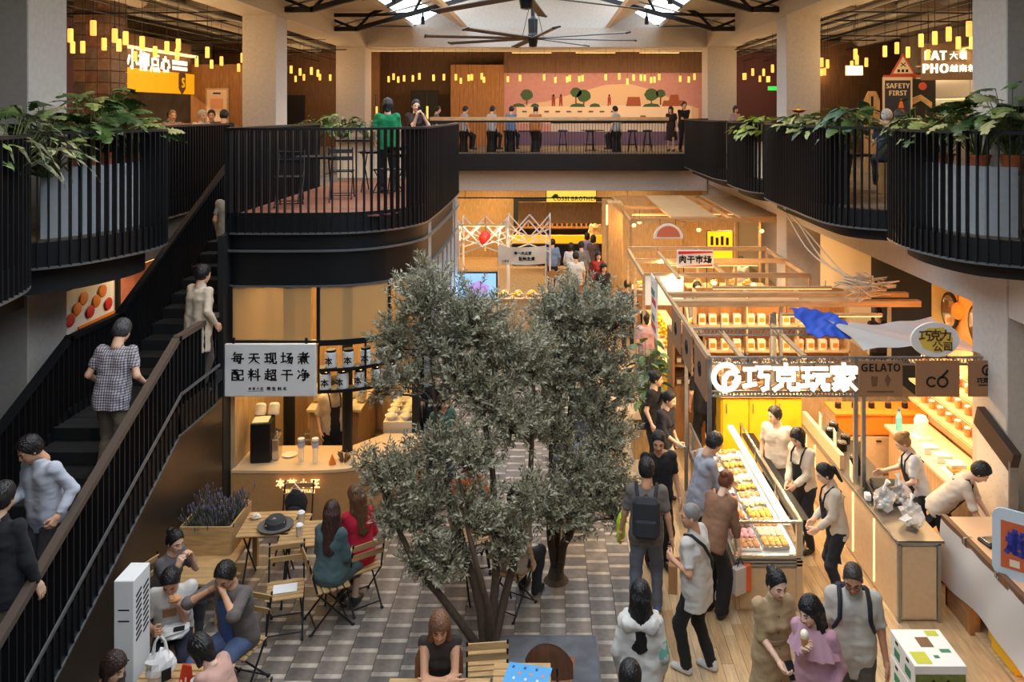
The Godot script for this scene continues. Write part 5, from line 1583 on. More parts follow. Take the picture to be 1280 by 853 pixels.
	for i in 3:
		o = thing("gift_bag", ["clear crackling bag of blue wrapped sweets tied at the top", "clear gift bag with cream bow on the gelato counter", "shiny clear bag of white sweets at the counter end"][i], "bag", V([4.14, 4.3, 4.4][i], 0.925, [9.8, 9.42, 9.95][i]), i * 70.0, "clear gift bags")
		part(o, "film", blob(Vector3(0.125, 0.13, 0.12), 0.9, 20 + i), glass("film", Color(0.95, 0.95, 0.95), 0.3, 0.08))
		for j in 6:
			part(o, "sweet", MB.new().ellip(Vector3(0.05 * cos(j * 1.05), 0.05 + 0.02 * (j % 3), 0.05 * sin(j * 1.05)), Vector3(0.03, 0.024, 0.03), 8, 5), [M.white, M.cream, mat("sweet_blue", rgb(120, 160, 190), 0.4)][(i + j) % 3])
		part(o, "knot", MB.new().tube([Vector3(0, 0.24, 0), Vector3(0.01, 0.3, 0), Vector3(0.04, 0.36, 0.02)], [0.03, 0.012, 0.035], 6), M.white)
	shop_lamp(V(5.2, 2.5, 11.4), Vector2(1.0, 0.5), 6.5)
	shop_lamp(V(4.6, 2.5, 12.9), Vector2(1.6, 0.25), 4.0)
	# dotted partition beside the column
	o = thing("dotted_partition", "cream dotted partition with dark top band beside the column", "partition")
	board(o, "panel", V(5.54, 0, 9.55), V(5.6, 1.72, 10.3), mat("dotted_cream", rgb(226, 214, 196), 0.6))
	part(o, "dark_band", MB.new().beam(V(5.57, 1.9, 10.3), V(5.57, 1.62, 9.5), 0.1, 0.26), mat("band_brown", rgb(58, 46, 40), 0.5))
	board(o, "steel_edge", V(5.52, 0, 9.52), V(5.62, 1.62, 9.56), M.galvanised)
	var dot := MB.new().lathe([Vector2(0, 0), Vector2(0.009, 0), Vector2(0, 0.003)], 6, Transform3D(Basis(Vector3.FORWARD, -PI / 2), Vector3.ZERO)).mesh()
	for i in 16:
		for j in 4:
			part(o, "dot", dot, M.walnut_y, Transform3D(Basis(Vector3.FORWARD, PI), V(5.54, 0.1 + i * 0.1, 9.63 + j * 0.14 + 0.06 * (i % 2))))

# ------------------------------------------------------------------ stall in the near right corner
func corner_stall() -> void:
	var o := thing("corner_counter", "plywood corner counter with peach worktop and yellow inner shelf", "counter")
	var tan_m := mat("corner_tan", rgb(176, 134, 92), 0.55, 0, "grain_x", 0.8)
	board(o, "side_panel", V(4.7, 0, 8.95), V(4.74, 0.98, 9.42), tan_m)
	board(o, "end_panel", V(4.7, 0, 9.38), V(6.2, 0.98, 9.42), tan_m)
	board(o, "upright", V(4.69, 0, 8.85), V(4.8, 0.98, 8.95), M.orange_wood_y)
	board(o, "side_panel", V(4.7, 0.62, 5.6), V(4.74, 0.98, 8.85), tan_m)
	board(o, "worktop", V(4.68, 0.98, 5.6), V(6.2, 1.02, 9.44), mat("peach_top", rgb(222, 178, 140), 0.4))
	board(o, "edge_lip", V(4.66, 0.96, 5.6), V(4.72, 1.05, 9.44), M.walnut_y)
	board(o, "inner_floor", V(4.74, 0.0, 5.6), V(6.2, 0.04, 9.38), M.plywood)
	board(o, "inner_back", V(5.55, 0.04, 5.6), V(5.6, 0.98, 9.38), M.plywood)
	single("vinyl_skirt", MB.new().sheet(func(u: float, v: float) -> Vector3:
		var sag := 0.02 * sin(u * 7.0) + 0.015 * sin(u * 19.0 + v * 4)
		return V(4.655 - 0.03 * sin(v * 2.5 + u * 9.0) * v - 0.01 * sin(u * 31.0 + v * 5.0), lerpf(1.0, 0.3, v) + sag * v, lerpf(9.44, 5.8, u)), 46, 10, 0.003), mat("vinyl", rgb(196, 195, 194), 0.4), "white vinyl sheet clipped along the front of corner counter", "sheet")
	for i in 4:
		o = thing("spring_clip", "small metal clip holding the white vinyl sheet", "clip", V(4.66, 1.03, 8.9 - i * 0.62), 0.0, "clips on the vinyl sheet")
		part(o, "jaw", MB.new().bb(Vector3(-0.02, -0.05, -0.012), Vector3(0.02, 0.03, 0.012), 0.003), M.chrome)
		part(o, "wire", MB.new().tube([Vector3(0, 0.03, 0), Vector3(0.04, 0.05, 0.02), Vector3(0.08, 0.03, 0)], 0.004, 5), M.chrome)
	single("yellow_crate", MB.new().bb(V(4.78, 0.04, 8.15), V(5.1, 0.24, 8.6), 0.01), M.yellow, "solid yellow crate on the corner counter's inner shelf", "crate")
	o = thing("yellow_carton", "tall printed yellow carton behind the yellow crate", "carton", V(5.0, 0.04, 8.72))
	part(o, "box", MB.new().bb(Vector3(-0.16, 0, -0.05), Vector3(0.1, 0.6, 0.05), 0.005), mat("carton_yellow", rgb(240, 190, 70), 0.6))
	for i in 4:
		part(o, "print", MB.new().bb(Vector3(-0.12, 0.34 + i * 0.06, 0.05), Vector3(0.06, 0.365 + i * 0.06, 0.053)), M.walnut_y)
	o = thing("paper_bag", "plain kraft paper bag inside the corner counter", "bag", V(5.2, 0.04, 7.3))
	part(o, "bag", MB.new().bb(Vector3(-0.14, 0, -0.1), Vector3(0.14, 0.36, 0.1), 0.01), M.plywood)
	part(o, "handle", MB.new().tube([Vector3(-0.06, 0.36, 0.1), Vector3(-0.04, 0.44, 0.1), Vector3(0.04, 0.44, 0.1), Vector3(0.06, 0.36, 0.1)], 0.005, 5), M.walnut_y)
	omni(V(5.1, 0.85, 7.3), Color(1, 0.8, 0.5), 0.35, 0.05)
	o = thing("under_counter_lamp", "small warm puck light under the corner worktop", "lamp", V(5.1, 0.9, 7.3))
	part(o, "bulb", MB.new().lathe([Vector2(0, -0.07), Vector2(0.05, -0.07), Vector2(0.06, 0.0), Vector2(0, 0.0)], 12), M.lamp_warm)
	# things on the worktop
	o = thing("scale", "small dark kitchen scale on peach worktop", "scale", V(4.95, 1.02, 8.85), 10.0)
	part(o, "body", MB.new().bb(Vector3(-0.13, 0, -0.1), Vector3(0.13, 0.035, 0.1), 0.006), M.black_steel)
	part(o, "plate", MB.new().bb(Vector3(-0.1, 0.035, -0.08), Vector3(0.1, 0.042, 0.05), 0.002), M.chrome)
	o = thing("paper_sheet", "large pale paper sheet lying on the peach worktop", "paper", V(5.3, 1.021, 8.6), 8.0)
	part(o, "sheet", MB.new().bb(Vector3(-0.36, 0, -0.32), Vector3(0.36, 0.004, 0.3)), mat("paper_cream", rgb(240, 228, 206), 0.6))
	o = thing("round_cornered_sign", "rounded pale blue sign board with orange print and blue lettering", "sign board", V(4.99, 1.02, 8.02), -38.0)
	var rr := PackedVector2Array()
	for c in [[0.36, 0.44, 0], [-0.36, 0.44, 1], [-0.36, -0.06, 2], [0.36, -0.06, 3]]:
		for i in 6:
			var a: float = PI / 2 * (c[2] + i / 5.0)
			rr.append(Vector2(c[0] + 0.1 * cos(a), c[1] + 0.1 * sin(a)))
	part(o, "board", MB.new().prism(rr, 0.03, Transform3D(Basis(), Vector3(0, 0.16, 0))), mat("sign_pale_blue", rgb(196, 210, 220), 0.5))
	part(o, "print", MB.new().prism(PackedVector2Array([Vector2(-0.38, 0.1), Vector2(0.38, 0.1), Vector2(0.38, 0.58), Vector2(-0.38, 0.58)]), 0.004, Transform3D(Basis(), Vector3(0, 0, 0.017))), mat("print_orange", rgb(196, 96, 56), 0.6))
	txt(o, "lettering", hanzi("超市", 0.26, 0.05, 0.006, 1.15), mat("print_blue", rgb(48, 58, 150), 0.6), Vector3(-0.33, 0.38, 0.022))
	for i in 5:
		part(o, "small_print", MB.new().bb(Vector3(-0.3 + i * 0.13, 0.13, 0.019), Vector3(-0.21 + i * 0.13, 0.2, 0.023)), M.cream)
	part(o, "foot", MB.new().bb(Vector3(-0.1, 0, -0.06), Vector3(0.1, 0.02, 0.06)), M.chrome)
	# fruit cartons on the floor
	for i in 2:
		o = thing("fruit_carton", ["lower white fruit carton with green print on the aisle floor", "upper white fruit carton with green and yellow printed lid"][i], "carton", V(3.77, 0.25 * i, 7.92), 0.0, "stacked fruit cartons")
		part(o, "box", MB.new().bb(Vector3(-0.245, 0, -0.27), Vector3(0.245, 0.215, 0.27), 0.004), M.white)
		var li := part(o, "lid", MB.new().bb(Vector3(-0.25, 0.17, -0.275), Vector3(0.25, 0.248, 0.275), 0.004), M.white)
		var gr := mat("print_green", rgb(40, 130, 96), 0.6)
		part(o, "front_print", MB.new().bb(Vector3(-0.24, 0.01, 0.27), Vector3(0.24, 0.165, 0.274)), mat("print_olive", rgb(122, 140, 64), 0.6, 0, "blotch", 4.0))
		for x in [-0.07, 0.07]:
			part(o, "hand_hole", MB.new().lathe([Vector2(0, 0), Vector2(0.018, 0), Vector2(0, 0.004)], 8, Transform3D(Basis(Vector3.RIGHT, PI / 2), Vector3(x, 0.1, 0.275))), M.ink)
		for z in [-0.12, 0.12]:
			part(o, "side_print", MB.new().bb(Vector3(-0.249, 0.05, z - 0.06), Vector3(-0.245, 0.13, z + 0.06)), gr)
			part(o, "vent_slot", MB.new().bb(Vector3(-0.252, 0.19, z - 0.03), Vector3(-0.248, 0.22, z + 0.03)), M.ink)
		if i == 1:
			part(li, "lid_gap", MB.new().bb(Vector3(-0.06, 0.247, -0.15), Vector3(0.07, 0.25, 0.0)), M.walnut_y)
			part(li, "lid_print", MB.new().bb(Vector3(-0.21, 0.247, 0.07), Vector3(-0.06, 0.251, 0.24)), mat("print_lime", rgb(186, 190, 60), 0.6))
			part(li, "lid_print", MB.new().bb(Vector3(0.08, 0.247, -0.25), Vector3(0.2, 0.251, -0.17)), M.print_lime)
			part(li, "lid_print", MB.new().bb(Vector3(0.1, 0.247, 0.03), Vector3(0.2, 0.251, 0.08)), gr)
			part(li, "lid_print", MB.new().bb(Vector3(0.0, 0.247, 0.12), Vector3(0.05, 0.251, 0.16)), gr)

# ------------------------------------------------------------------ stalls further back
func timber_frame(label: String, x0: float, x1: float, d0: float, d1: float, h: float, m: Material, nx := 2, nd := 2) -> Node3D:
	var o := thing("timber_pergola", label, "frame")
	for i in nx + 1:
		for j in nd + 1:
			var x := lerpf(x0, x1, float(i) / nx)
			var d := lerpf(d0, d1, float(j) / nd)
			if i == 0 or i == nx or j == 0 or j == nd:
				board(o, "post", V(x - 0.03, 0, d - 0.03), V(x + 0.03, h, d + 0.03), m)
	for i in nx + 1:
		var x := lerpf(x0, x1, float(i) / nx)
		part(o, "rafter", MB.new().beam(V(x, h, d0), V(x, h, d1), 0.06, 0.08), m)
	for j in nd + 1:
		var d := lerpf(d0, d1, float(j) / nd)
		part(o, "beam", MB.new().beam(V(x0, h + 0.03, d), V(x1, h + 0.03, d), 0.06, 0.1), m)
	return o

func goods_counter(label: String, x0: float, x1: float, d0: float, d1: float, h: float, front: Material) -> Node3D:
	var o := thing("market_counter", label, "counter")
	board(o, "body", V(x0, 0, d0), V(x1, h, d1), front)
	board(o, "worktop", V(x0 - 0.03, h, d0 - 0.03), V(x1 + 0.03, h + 0.04, d1 + 0.03), M.plywood)
	board(o, "kick_board", V(x0 - 0.005, 0, d0 - 0.01), V(x1 + 0.005, 0.1, d0), M.walnut_y)
	return o

func back_stalls() -> void:
	# rows of jars in the stall behind the chocolate counter
	var o := goods_counter("pale counter with rows of snack jars behind the chocolate stall", 2.9, 5.4, 14.6, 15.2, 0.95, M.plywood_y)
	var jar := make_jar("snack_jar", "glass snack jar with warm contents on the pale counter", "snack jars on the pale counter", 0.075, 0.2, M.clear_glass, M.cream, mat("snack_tan", rgb(206, 160, 100), 0.7))
	for i in 14:
		put(jar, V(2.98 + i * 0.175, 0.99, 14.72))
		if i % 2 == 0:
			put(jar, V(3.06 + i * 0.175, 0.99, 14.98))
	o = thing("wall_shelf", "tall shelf unit of snack boxes behind the jar counter", "shelf")
	for x in [2.9, 3.9, 4.9, 5.9]:
		board(o, "upright", V(x, 0, 15.6), V(x + 0.03, 2.3, 15.9), M.plywood_y)
	for y in [0.6, 1.1, 1.6, 2.1]:
		board(o, "shelf", V(2.9, y, 15.6), V(5.93, y + 0.03, 15.9), M.plywood)
	board(o, "back", V(2.9, 0.4, 15.88), V(5.93, 2.3, 15.92), M.orange_wood_y)
	var bx := thing("snack_box", "small pale snack box on the shelf unit", "box", Vector3(0, -5, 0), 0, "snack boxes on the shelf unit")
	board(bx, "carton", Vector3(-0.07, 0, -0.06), Vector3(0.07, 0.2, 0.06), M.cream, 0.004)
	board(bx, "label_patch", Vector3(-0.05, 0.05, 0.06), Vector3(0.05, 0.14, 0.063), M.orange)
	for y in [1.13, 1.63]:
		for i in 12:
			put(bx, V(3.02 + i * 0.24 + (0.0 if i % 4 else 0.03), y, 15.72))
	shop_lamp(V(4.2, 2.5, 14.9), Vector2(2.2, 0.3), 8.0)
	# the dried-meat stall further on
	o = timber_frame("pale timber frame of the dried meat stall", 2.0, 5.4, 16.4, 19.6, 2.42, M.plywood, 2, 2)
	part(o, "white_panel", MB.new().bb(V(2.02, 1.85, 16.34), V(2.8, 2.44, 16.36)), M.white)
	o = thing("meat_market_sign", "white rounded sign with slanted black characters and red stripes", "shop sign", V(3.22, 2.62, 17.3))
	var mb_ := board(o, "board", Vector3(-0.4, -0.19, -0.03), Vector3(0.4, 0.19, 0.0), M.white, 0.012)
	txt(mb_, "lettering", hanzi("肉干市场", 0.17, 0.026, 0.006, 1.06), M.ink, Vector3(-0.36, -0.01, 0.003))
	part(o, "stripe", MB.new().prism(PackedVector2Array([Vector2(-0.37, 0.1), Vector2(0.37, 0.13), Vector2(0.37, 0.165), Vector2(-0.37, 0.165)]), 0.006, Transform3D(Basis(), Vector3(0, 0, 0.003))), M.red)
	part(o, "stripe", MB.new().prism(PackedVector2Array([Vector2(-0.37, -0.165), Vector2(0.37, -0.165), Vector2(0.37, -0.125), Vector2(-0.1, -0.15)]), 0.006, Transform3D(Basis(), Vector3(0, 0, 0.003))), M.red)
	for x in [-0.25, 0.25]:
		part(o, "stand", MB.new().tube([Vector3(x, -0.19, -0.02), Vector3(x, -1.6, -0.02)], 0.012, 5), M.black_steel)
	goods_counter("orange counter below the dried meat market sign", 3.1, 5.2, 17.6, 18.3, 1.0, M.orange_wood_y)
	var pile := thing("snack_heap", "pale heap of wrapped snacks on orange counter", "snacks", Vector3(0, -5, 0), 0, "snack heaps on the far counters")
	for j in 14:
		part(pile, "piece", MB.new().ellip(Vector3(0.12 * cos(j * 2.4) * (0.3 + 0.05 * j), 0.04 + 0.02 * (13 - j) * 0.4, 0.12 * sin(j * 2.4) * (0.3 + 0.05 * j)), Vector3(0.05, 0.035, 0.05), 6, 4), M.cream if j % 3 else M.yellow)
	for i in 5:
		put(pile, V(3.3 + i * 0.42, 1.04, 17.9))
	shop_lamp(V(3.8, 2.3, 18.2), Vector2(2.0, 0.4), 8.0)
	# the timber market hall behind it
	o = timber_frame("tall honey timber frame of the far market stalls", 2.16, 6.2, 20.5, 26.0, 3.0, M.oak, 3, 2)
	part(o, "roof_board", MB.new().bb(V(3.2, 3.05, 20.6), V(4.4, 3.1, 25.9)), M.plywood)
	part(o, "roof_board", MB.new().bb(V(5.0, 3.05, 20.6), V(6.1, 3.1, 25.9)), M.plywood)
	part(o, "back_wall", MB.new().bb(V(1.8, 0, 25.9), V(6.2, 3.0, 25.95)), M.oak_y)
	single("timber_pillar", MB.new().bb(V(1.7, 0, 22.0), V(2.1, 3.3, 22.6), 0.01), M.oak_y, "broad honey timber pillar with a glowing edge line", "pillar")
	single("edge_light", MB.new().bb(V(1.64, 2.7, 21.95), V(1.69, 3.25, 22.0)), M.led_warm, "vertical white light line on the timber pillar", "lamp")
	o = thing("arched_sign", "half-round white sign with rust red drawing above far stall", "shop sign", V(3.1, 2.58, 20.35))
	var arc := PackedVector2Array()
	var arc2 := PackedVector2Array()
	for i in 13:
		arc.append(Vector2(cos(PI * i / 12), sin(PI * i / 12)) * 0.38)
		arc2.append(Vector2(cos(PI * i / 12) * 0.3, 0.04 + sin(PI * i / 12) * 0.28))
	part(o, "board", MB.new().prism(arc, 0.04), M.white)
	for x in [-0.2, 0.2]:
		part(o, "hanger", MB.new().tube([Vector3(x, 0.2, -0.02), Vector3(x, 0.46, -0.06), Vector3(x, 0.46, -0.2)], 0.008, 5), M.black_steel)
	part(o, "print", MB.new().prism(arc2, 0.006, Transform3D(Basis(), Vector3(0, 0, 0.024))), mat("print_rust", rgb(196, 112, 84), 0.6))
	o = thing("yellow_light_box", "bright yellow light box poster in the far timber stall", "light box", V(4.75, 2.1, 21.9))
	board(o, "case", Vector3(-0.36, -0.4, -0.05), Vector3(0.36, 0.45, 0.0), M.black_steel)
	board(o, "lit_face", Vector3(-0.34, -0.38, 0.0), Vector3(0.34, 0.43, 0.01), glow("sign_yellow", Color(1.0, 0.72, 0.12), 1.1))
	for i in 4:
		board(o, "lettering", Vector3(-0.26 + i * 0.14, 0.05, 0.01), Vector3(-0.18 + i * 0.14, 0.3 - 0.04 * (i % 2), 0.016), M.ink)
	for c in [[2.2, 3.4, 21.2, "orange counter in the far timber stalls near the pillar"], [3.8, 5.9, 21.4, "orange counter below the yellow light box"]]:
		goods_counter(c[3], c[0], c[1], c[2], c[2] + 0.6, 1.05, M.orange_wood_y)
		for i in int((c[1] - c[0]) / 0.45):
			put(pile, V(c[0] + 0.3 + i * 0.45, 1.09, c[2] + 0.3))
	shop_lamp(V(3.2, 2.9, 22.4), Vector2(1.6, 0.5), 13.0)
	shop_lamp(V(5.2, 2.9, 22.6), Vector2(1.2, 0.5), 10.0)
	for b in [[2.35, 2.75, 21.5], [2.55, 2.78, 21.9], [4.0, 2.7, 21.0], [5.6, 2.7, 20.8], [4.4, 2.12, 17.0], [3.6, 2.12, 17.2]]:
		o = thing("globe_lamp", "small glowing bulb lamp hanging in the market stalls", "lamp", V(b[0], b[1], b[2]), 0.0, "bulb lamps in the market stalls")
		part(o, "bulb", MB.new().ellip(Vector3.ZERO, Vector3(0.06, 0.05, 0.06), 10, 7), M.lamp_warm)
		part(o, "cord", MB.new().tube([Vector3(0, 0.05, 0), Vector3(0, 0.33, 0)], 0.006, 4), M.black_steel)
		omni(V(b[0], b[1], b[2]), Color(1, 0.76, 0.42), 0.8, 0.05)
	# aisle side: lit low stalls along the right of the walkway
	o = goods_counter("yellow lit counter along the aisle beyond the potted plants", 2.3, 2.9, 15.4, 19.6, 0.9, M.yellow)
	var orng := thing("citrus_heap", "glowing heap of yellow fruit on the aisle counter", "fruit", Vector3(0, -5, 0), 0, "fruit heaps on the aisle counter")
	for j in 16:
		part(orng, "fruit", MB.new().ellip(Vector3(0.1 * cos(j * 2.4) * (0.3 + 0.06 * j), 0.04 + 0.012 * (15 - j), 0.1 * sin(j * 2.4) * (0.3 + 0.06 * j)), Vector3(0.045, 0.042, 0.045), 7, 5), M.yellow)
	for i in 5:
		put(orng, V(2.55, 0.94, 15.8 + i * 0.75))
	shop_lamp(V(2.6, 2.5, 17.2), Vector2(0.3, 3.0), 7.0)
	o = thing("printed_banner", "narrow printed banner in green and red hanging at the aisle", "banner", V(2.08, 1.5, 15.35))
	board(o, "sheet", Vector3(-0.01, 0, -0.5), Vector3(0.01, 1.1, 0.3), M.white)
	for i in 6:
		board(o, "print", Vector3(-0.016, 0.1 + i * 0.16, -0.42 + 0.1 * (i % 2)), Vector3(-0.01, 0.22 + i * 0.16, 0.2 - 0.15 * (i % 3)), [M.red, mat("print_teal", rgb(60, 120, 100), 0.6), M.cream][i % 3])
	# the bar under the far bridge
	struct("wall_back_lower", MB.new().bb(V(-8.6, 0, 32.0), V(7.7, 4.05, 32.2)), M.oak_y)
	o = thing("bar", "long dark bar with yellow lit shelf under timber fascia", "bar")
	for i in 6:
		board(o, "fascia_panel", V(-1.05 + i * 0.55, 1.62, 30.0), V(-0.51 + i * 0.55, 2.42, 30.1), M.oak_y)
	board(o, "shelf", V(-1.3, 1.25, 31.2), V(2.3, 1.3, 31.5), M.walnut_y)
	board(o, "lit_ledge", V(-1.3, 0.82, 30.3), V(2.3, 1.12, 30.4), glow("sign_amber", Color(1.0, 0.68, 0.1), 1.0))
	board(o, "back", V(-1.3, 0, 31.6), V(2.3, 2.4, 31.7), M.black_matt)
	board(o, "counter", V(-1.3, 0, 30.2), V(2.3, 0.8, 30.8), M.black_matt)
	var bt := thing("bar_bottle", "small dark bottle on the bar's back shelf", "bottle", Vector3(0, -5, 0), 0, "bottles on the bar shelf")
	part(bt, "glass", MB.new().lathe([Vector2(0, 0), Vector2(0.04, 0), Vector2(0.04, 0.18), Vector2(0.015, 0.24), Vector2(0.015, 0.3), Vector2(0, 0.3)], 8), mat("bottle_amber", rgb(120, 80, 40), 0.2))
	for i in 18:
		put(bt, V(-1.1 + i * 0.19, 1.3, 31.35))
	area(V(0.5, 1.6, 31.0), Vector2(3.0, 0.3), Color(1, 0.76, 0.4), 5.0)
	o = thing("yellow_shop_sign", "long yellow light box sign with dark letters and green mark", "shop sign", V(0.93, 2.64, 29.9))
	board(o, "case", Vector3(-0.95, -0.24, -0.08), Vector3(0.95, 0.24, 0.0), M.walnut_y)
	board(o, "lit_face", Vector3(-0.92, -0.21, 0.0), Vector3(0.92, 0.21, 0.01), glow("sign_lemon", Color(1.0, 0.86, 0.35), 1.0))
	txt(o, "lettering", latin("COSSI BROTHER", 0.16, 0.012), M.walnut_y, Vector3(0.14, -0.08, 0.016))
	part(o, "leaf_mark", MB.new().prism(PackedVector2Array([Vector2(-0.75, -0.02), Vector2(-0.62, 0.1), Vector2(-0.5, 0.08), Vector2(-0.48, -0.02), Vector2(-0.62, -0.06)]), 0.01, Transform3D(Basis(), Vector3(0, 0, 0.016))), mat("leaf_green", rgb(70, 150, 70), 0.6))
	single("sprinkler_pipe", MB.new().tube([V(-6, 2.62, 29.6), V(5, 2.62, 29.6)], 0.025, 6).tube([V(-3, 2.62, 29.6), V(-3, 4.06, 29.6)], 0.01, 5).tube([V(3, 2.62, 29.6), V(3, 4.06, 29.6)], 0.01, 5), M.black_steel, "thin dark pipe crossing in front of the yellow sign", "pipe")
	for i in 4:
		shop_lamp(V(-4.5 + i * 2.6, 3.0, 30.5), Vector2(1.2, 0.4), 9.0, Color(1.0, 0.85, 0.63), 1.02)
	# folding canopy frames without their cloth
	var wm := mat("frame_white", rgb(212, 200, 190), 0.5)
	for q in [[-2.3, 21.0, 1.25, "white folding canopy lattice above the television"], [-1.05, 21.4, 1.15, "white folding canopy lattice behind the cloth banner"]]:
		o = thing("folding_frame", q[3], "canopy frame", V(q[0], 0, q[1]))
		for x in [0.0, q[2]]:
			for z in [0.0, -1.2]:
				part(o, "leg", MB.new().bb(Vector3(x - 0.02, 0, z - 0.02), Vector3(x + 0.02, 2.95, z + 0.02)), wm)
		for z in [0.0, -1.2]:
			for i in 2:
				var a: float = q[2] / 2 * i
				var b: float = q[2] / 2 * (i + 1)
				part(o, "scissor_bar", MB.new().beam(Vector3(a, 2.9, z + 0.02), Vector3(b, 2.25, z + 0.02), 0.02, 0.035), wm)
				part(o, "scissor_bar", MB.new().beam(Vector3(a, 2.25, z - 0.02), Vector3(b, 2.9, z - 0.02), 0.02, 0.035), wm)
			part(o, "scissor_bar", MB.new().beam(Vector3(0, 2.5, z), Vector3(q[2], 2.05, z), 0.02, 0.03), wm)
			part(o, "scissor_bar", MB.new().beam(Vector3(0, 2.05, z), Vector3(q[2], 2.5, z), 0.02, 0.03), wm)
		for x in [0.0, q[2]]:
			part(o, "scissor_bar", MB.new().beam(Vector3(x, 2.9, 0), Vector3(x, 2.3, -1.2), 0.02, 0.035), wm)
			part(o, "scissor_bar", MB.new().beam(Vector3(x, 2.3, 0), Vector3(x, 2.9, -1.2), 0.02, 0.035), wm)
	o = thing("cloth_banner", "cream cloth banner with two short rows of dark characters", "banner", V(-1.22, 1.95, 20.3))
	part(o, "cloth", MB.new().sheet(func(u: float, v: float) -> Vector3:
		return Vector3(lerpf(0, 1.22, u), lerpf(0.46, 0, v) - 0.05 * sin(u * PI) * (1.0 - v * 0.3), 0.02 * sin(u * 8.0 + v * 3.0)), 20, 6), mat("banner_cream", rgb(228, 214, 194), 0.8))
	txt(o, "lettering", hanzi("每一天的家".replace("的", "点"), 0.085, 0.014, 0.006, 1.05), M.ink, Vector3(0.4, 0.27, 0.03))
	txt(o, "lettering", hanzi("配料生煮", 0.095, 0.015, 0.006, 1.1), M.ink, Vector3(0.52, 0.13, 0.03))
	txt(o, "small_lettering", hanzi("小草本", 0.05, 0.008, 0.006, 1.2), M.ink, Vector3(0.1, 0.07, 0.03))
	for x in [0.0, 1.2]:
		part(o, "cord", MB.new().tube([Vector3(x, 0.46, 0), Vector3(x * 1.02 - 0.01, 0.75, -1.0)], 0.006, 4), wm)
		part(o, "pole", MB.new().tube([Vector3(x, 0.46, -0.02), Vector3(x, -1.95, -0.02)], 0.015, 5), wm)
	goods_counter("plain market counter below the cream cloth banner", -1.3, 0.2, 20.6, 21.2, 0.95, M.plywood_y)
	for i in 4:
		put(pile, V(-1.1 + i * 0.36, 0.99, 20.85))
	o = thing("television", "wide television with pale blue picture standing on a tall stand", "television", V(-1.5, 0, 17.0))
	part(o, "stand", MB.new().bb(Vector3(-0.04, 0.05, -0.06), Vector3(0.04, 1.9, -0.02)), M.black_steel)
	part(o, "foot", MB.new().bb(Vector3(-0.4, 0, -0.3), Vector3(0.4, 0.05, 0.25)), M.black_steel)
	part(o, "case", MB.new().bb(Vector3(-0.46, 1.8, -0.03), Vector3(0.46, 2.4, 0.02), 0.006), M.black_steel)
	part(o, "screen", MB.new().bb(Vector3(-0.43, 1.83, 0.02), Vector3(0.43, 2.37, 0.024)), glow("screen_blue", Color(0.6, 0.78, 0.95), 0.8))
	part(o, "picture_shape", MB.new().prism(PackedVector2Array([Vector2(-0.1, 1.95), Vector2(0.2, 1.9), Vector2(0.3, 2.1), Vector2(0.05, 2.22), Vector2(-0.2, 2.1)]), 0.002, Transform3D(Basis(), Vector3(0, 0, 0.026))), glow("screen_lilac", Color(0.75, 0.6, 0.9), 0.7))
	area(V(-1.5, 2.1, 16.95), Vector2(0.86, 0.54), Color(0.7, 0.85, 1.0), 0.6, false, Vector3(0, 180, 0))
	o = thing("red_lantern", "round red lantern hanging inside the folding frame", "lantern", V(-1.7, 2.3, 22.2))
	part(o, "globe", MB.new().ellip(Vector3.ZERO, Vector3(0.17, 0.2, 0.17), 12, 9), M.red)
	part(o, "tassel", MB.new().tube([Vector3(0, -0.2, 0), Vector3(0, -0.36, 0)], 0.02, 5), M.yellow)
	part(o, "hanger", MB.new().tube([Vector3(0, 0.2, 0), Vector3(0, 0.6, 0)], 0.006, 4), M.black_steel)
	shop_lamp(V(-1.68, 2.8, 21.0), Vector2(1.2, 0.5), 9.0, Color(1.0, 0.85, 0.63), 0.1)
	# flipped cafe chairs stacked by the banner
	for i in 2:
		o = thing("shell_chair", "upturned tan shell chair on the counter by the cloth banner", "chair", V(0.15 + i * 0.1, 0.99, 20.9), 40.0 + i * 30, "upturned shell chairs")
		part(o, "shell", MB.new().sheet(func(u: float, v: float) -> Vector3:
			return Vector3(lerpf(-0.22, 0.22, u), 0.45 + 0.2 * v + 0.12 * pow(u * 2 - 1, 2), lerpf(-0.1, 0.3, v)), 8, 8, 0.015), M.plywood)
		for s in [-1.0, 1.0]:
			part(o, "leg", MB.new().tube([Vector3(0.15 * s, 0, 0), Vector3(0.1 * s, 0.5, 0.05)], 0.013, 5), wm)
	# the left wall posters and right wall mirrors
	o = thing("flower_poster", "white poster with orange flowers on the wall behind stairs", "poster")
	board(o, "sheet", V(-7.02, 2.35, 11.5), V(-6.98, 3.3, 12.9), M.white)
	board(o, "lower_strip", V(-6.97, 2.35, 11.9), V(-6.95, 2.6, 12.9), M.orange)
	for i in 7:
		part(o, "printed_flower", MB.new().ellip(V(-6.96, 2.75 + 0.12 * (i % 3), 11.7 + 0.17 * i), Vector3(0.01, 0.1, 0.12), 8, 6), M.orange if i % 3 else M.red)
	struct("wall_stair_back", MB.new().bb(V(-7.1, 0, 10.7), V(-7.03, 3.45, 16.0)), M.paint)
	o = thing("pink_poster", "large coral pink poster panel above the stairs", "poster")
	board(o, "sheet", V(-7.02, 2.0, 13.1), V(-6.98, 3.3, 15.0), mat("coral", rgb(226, 140, 110), 0.6, 0, "blotch", 0.8))
	board(o, "frame", V(-7.03, 1.95, 13.03), V(-6.97, 3.34, 13.1), M.black_steel)
	area(V(-6.6, 3.3, 13.0), Vector2(0.2, 2.6), Color(1, 0.85, 0.65), 1.6, false, Vector3(-60, 90, 0))
	o = thing("poster_light", "slim warm tube light above the posters behind stairs", "lamp", V(-6.6, 3.33, 13.0))
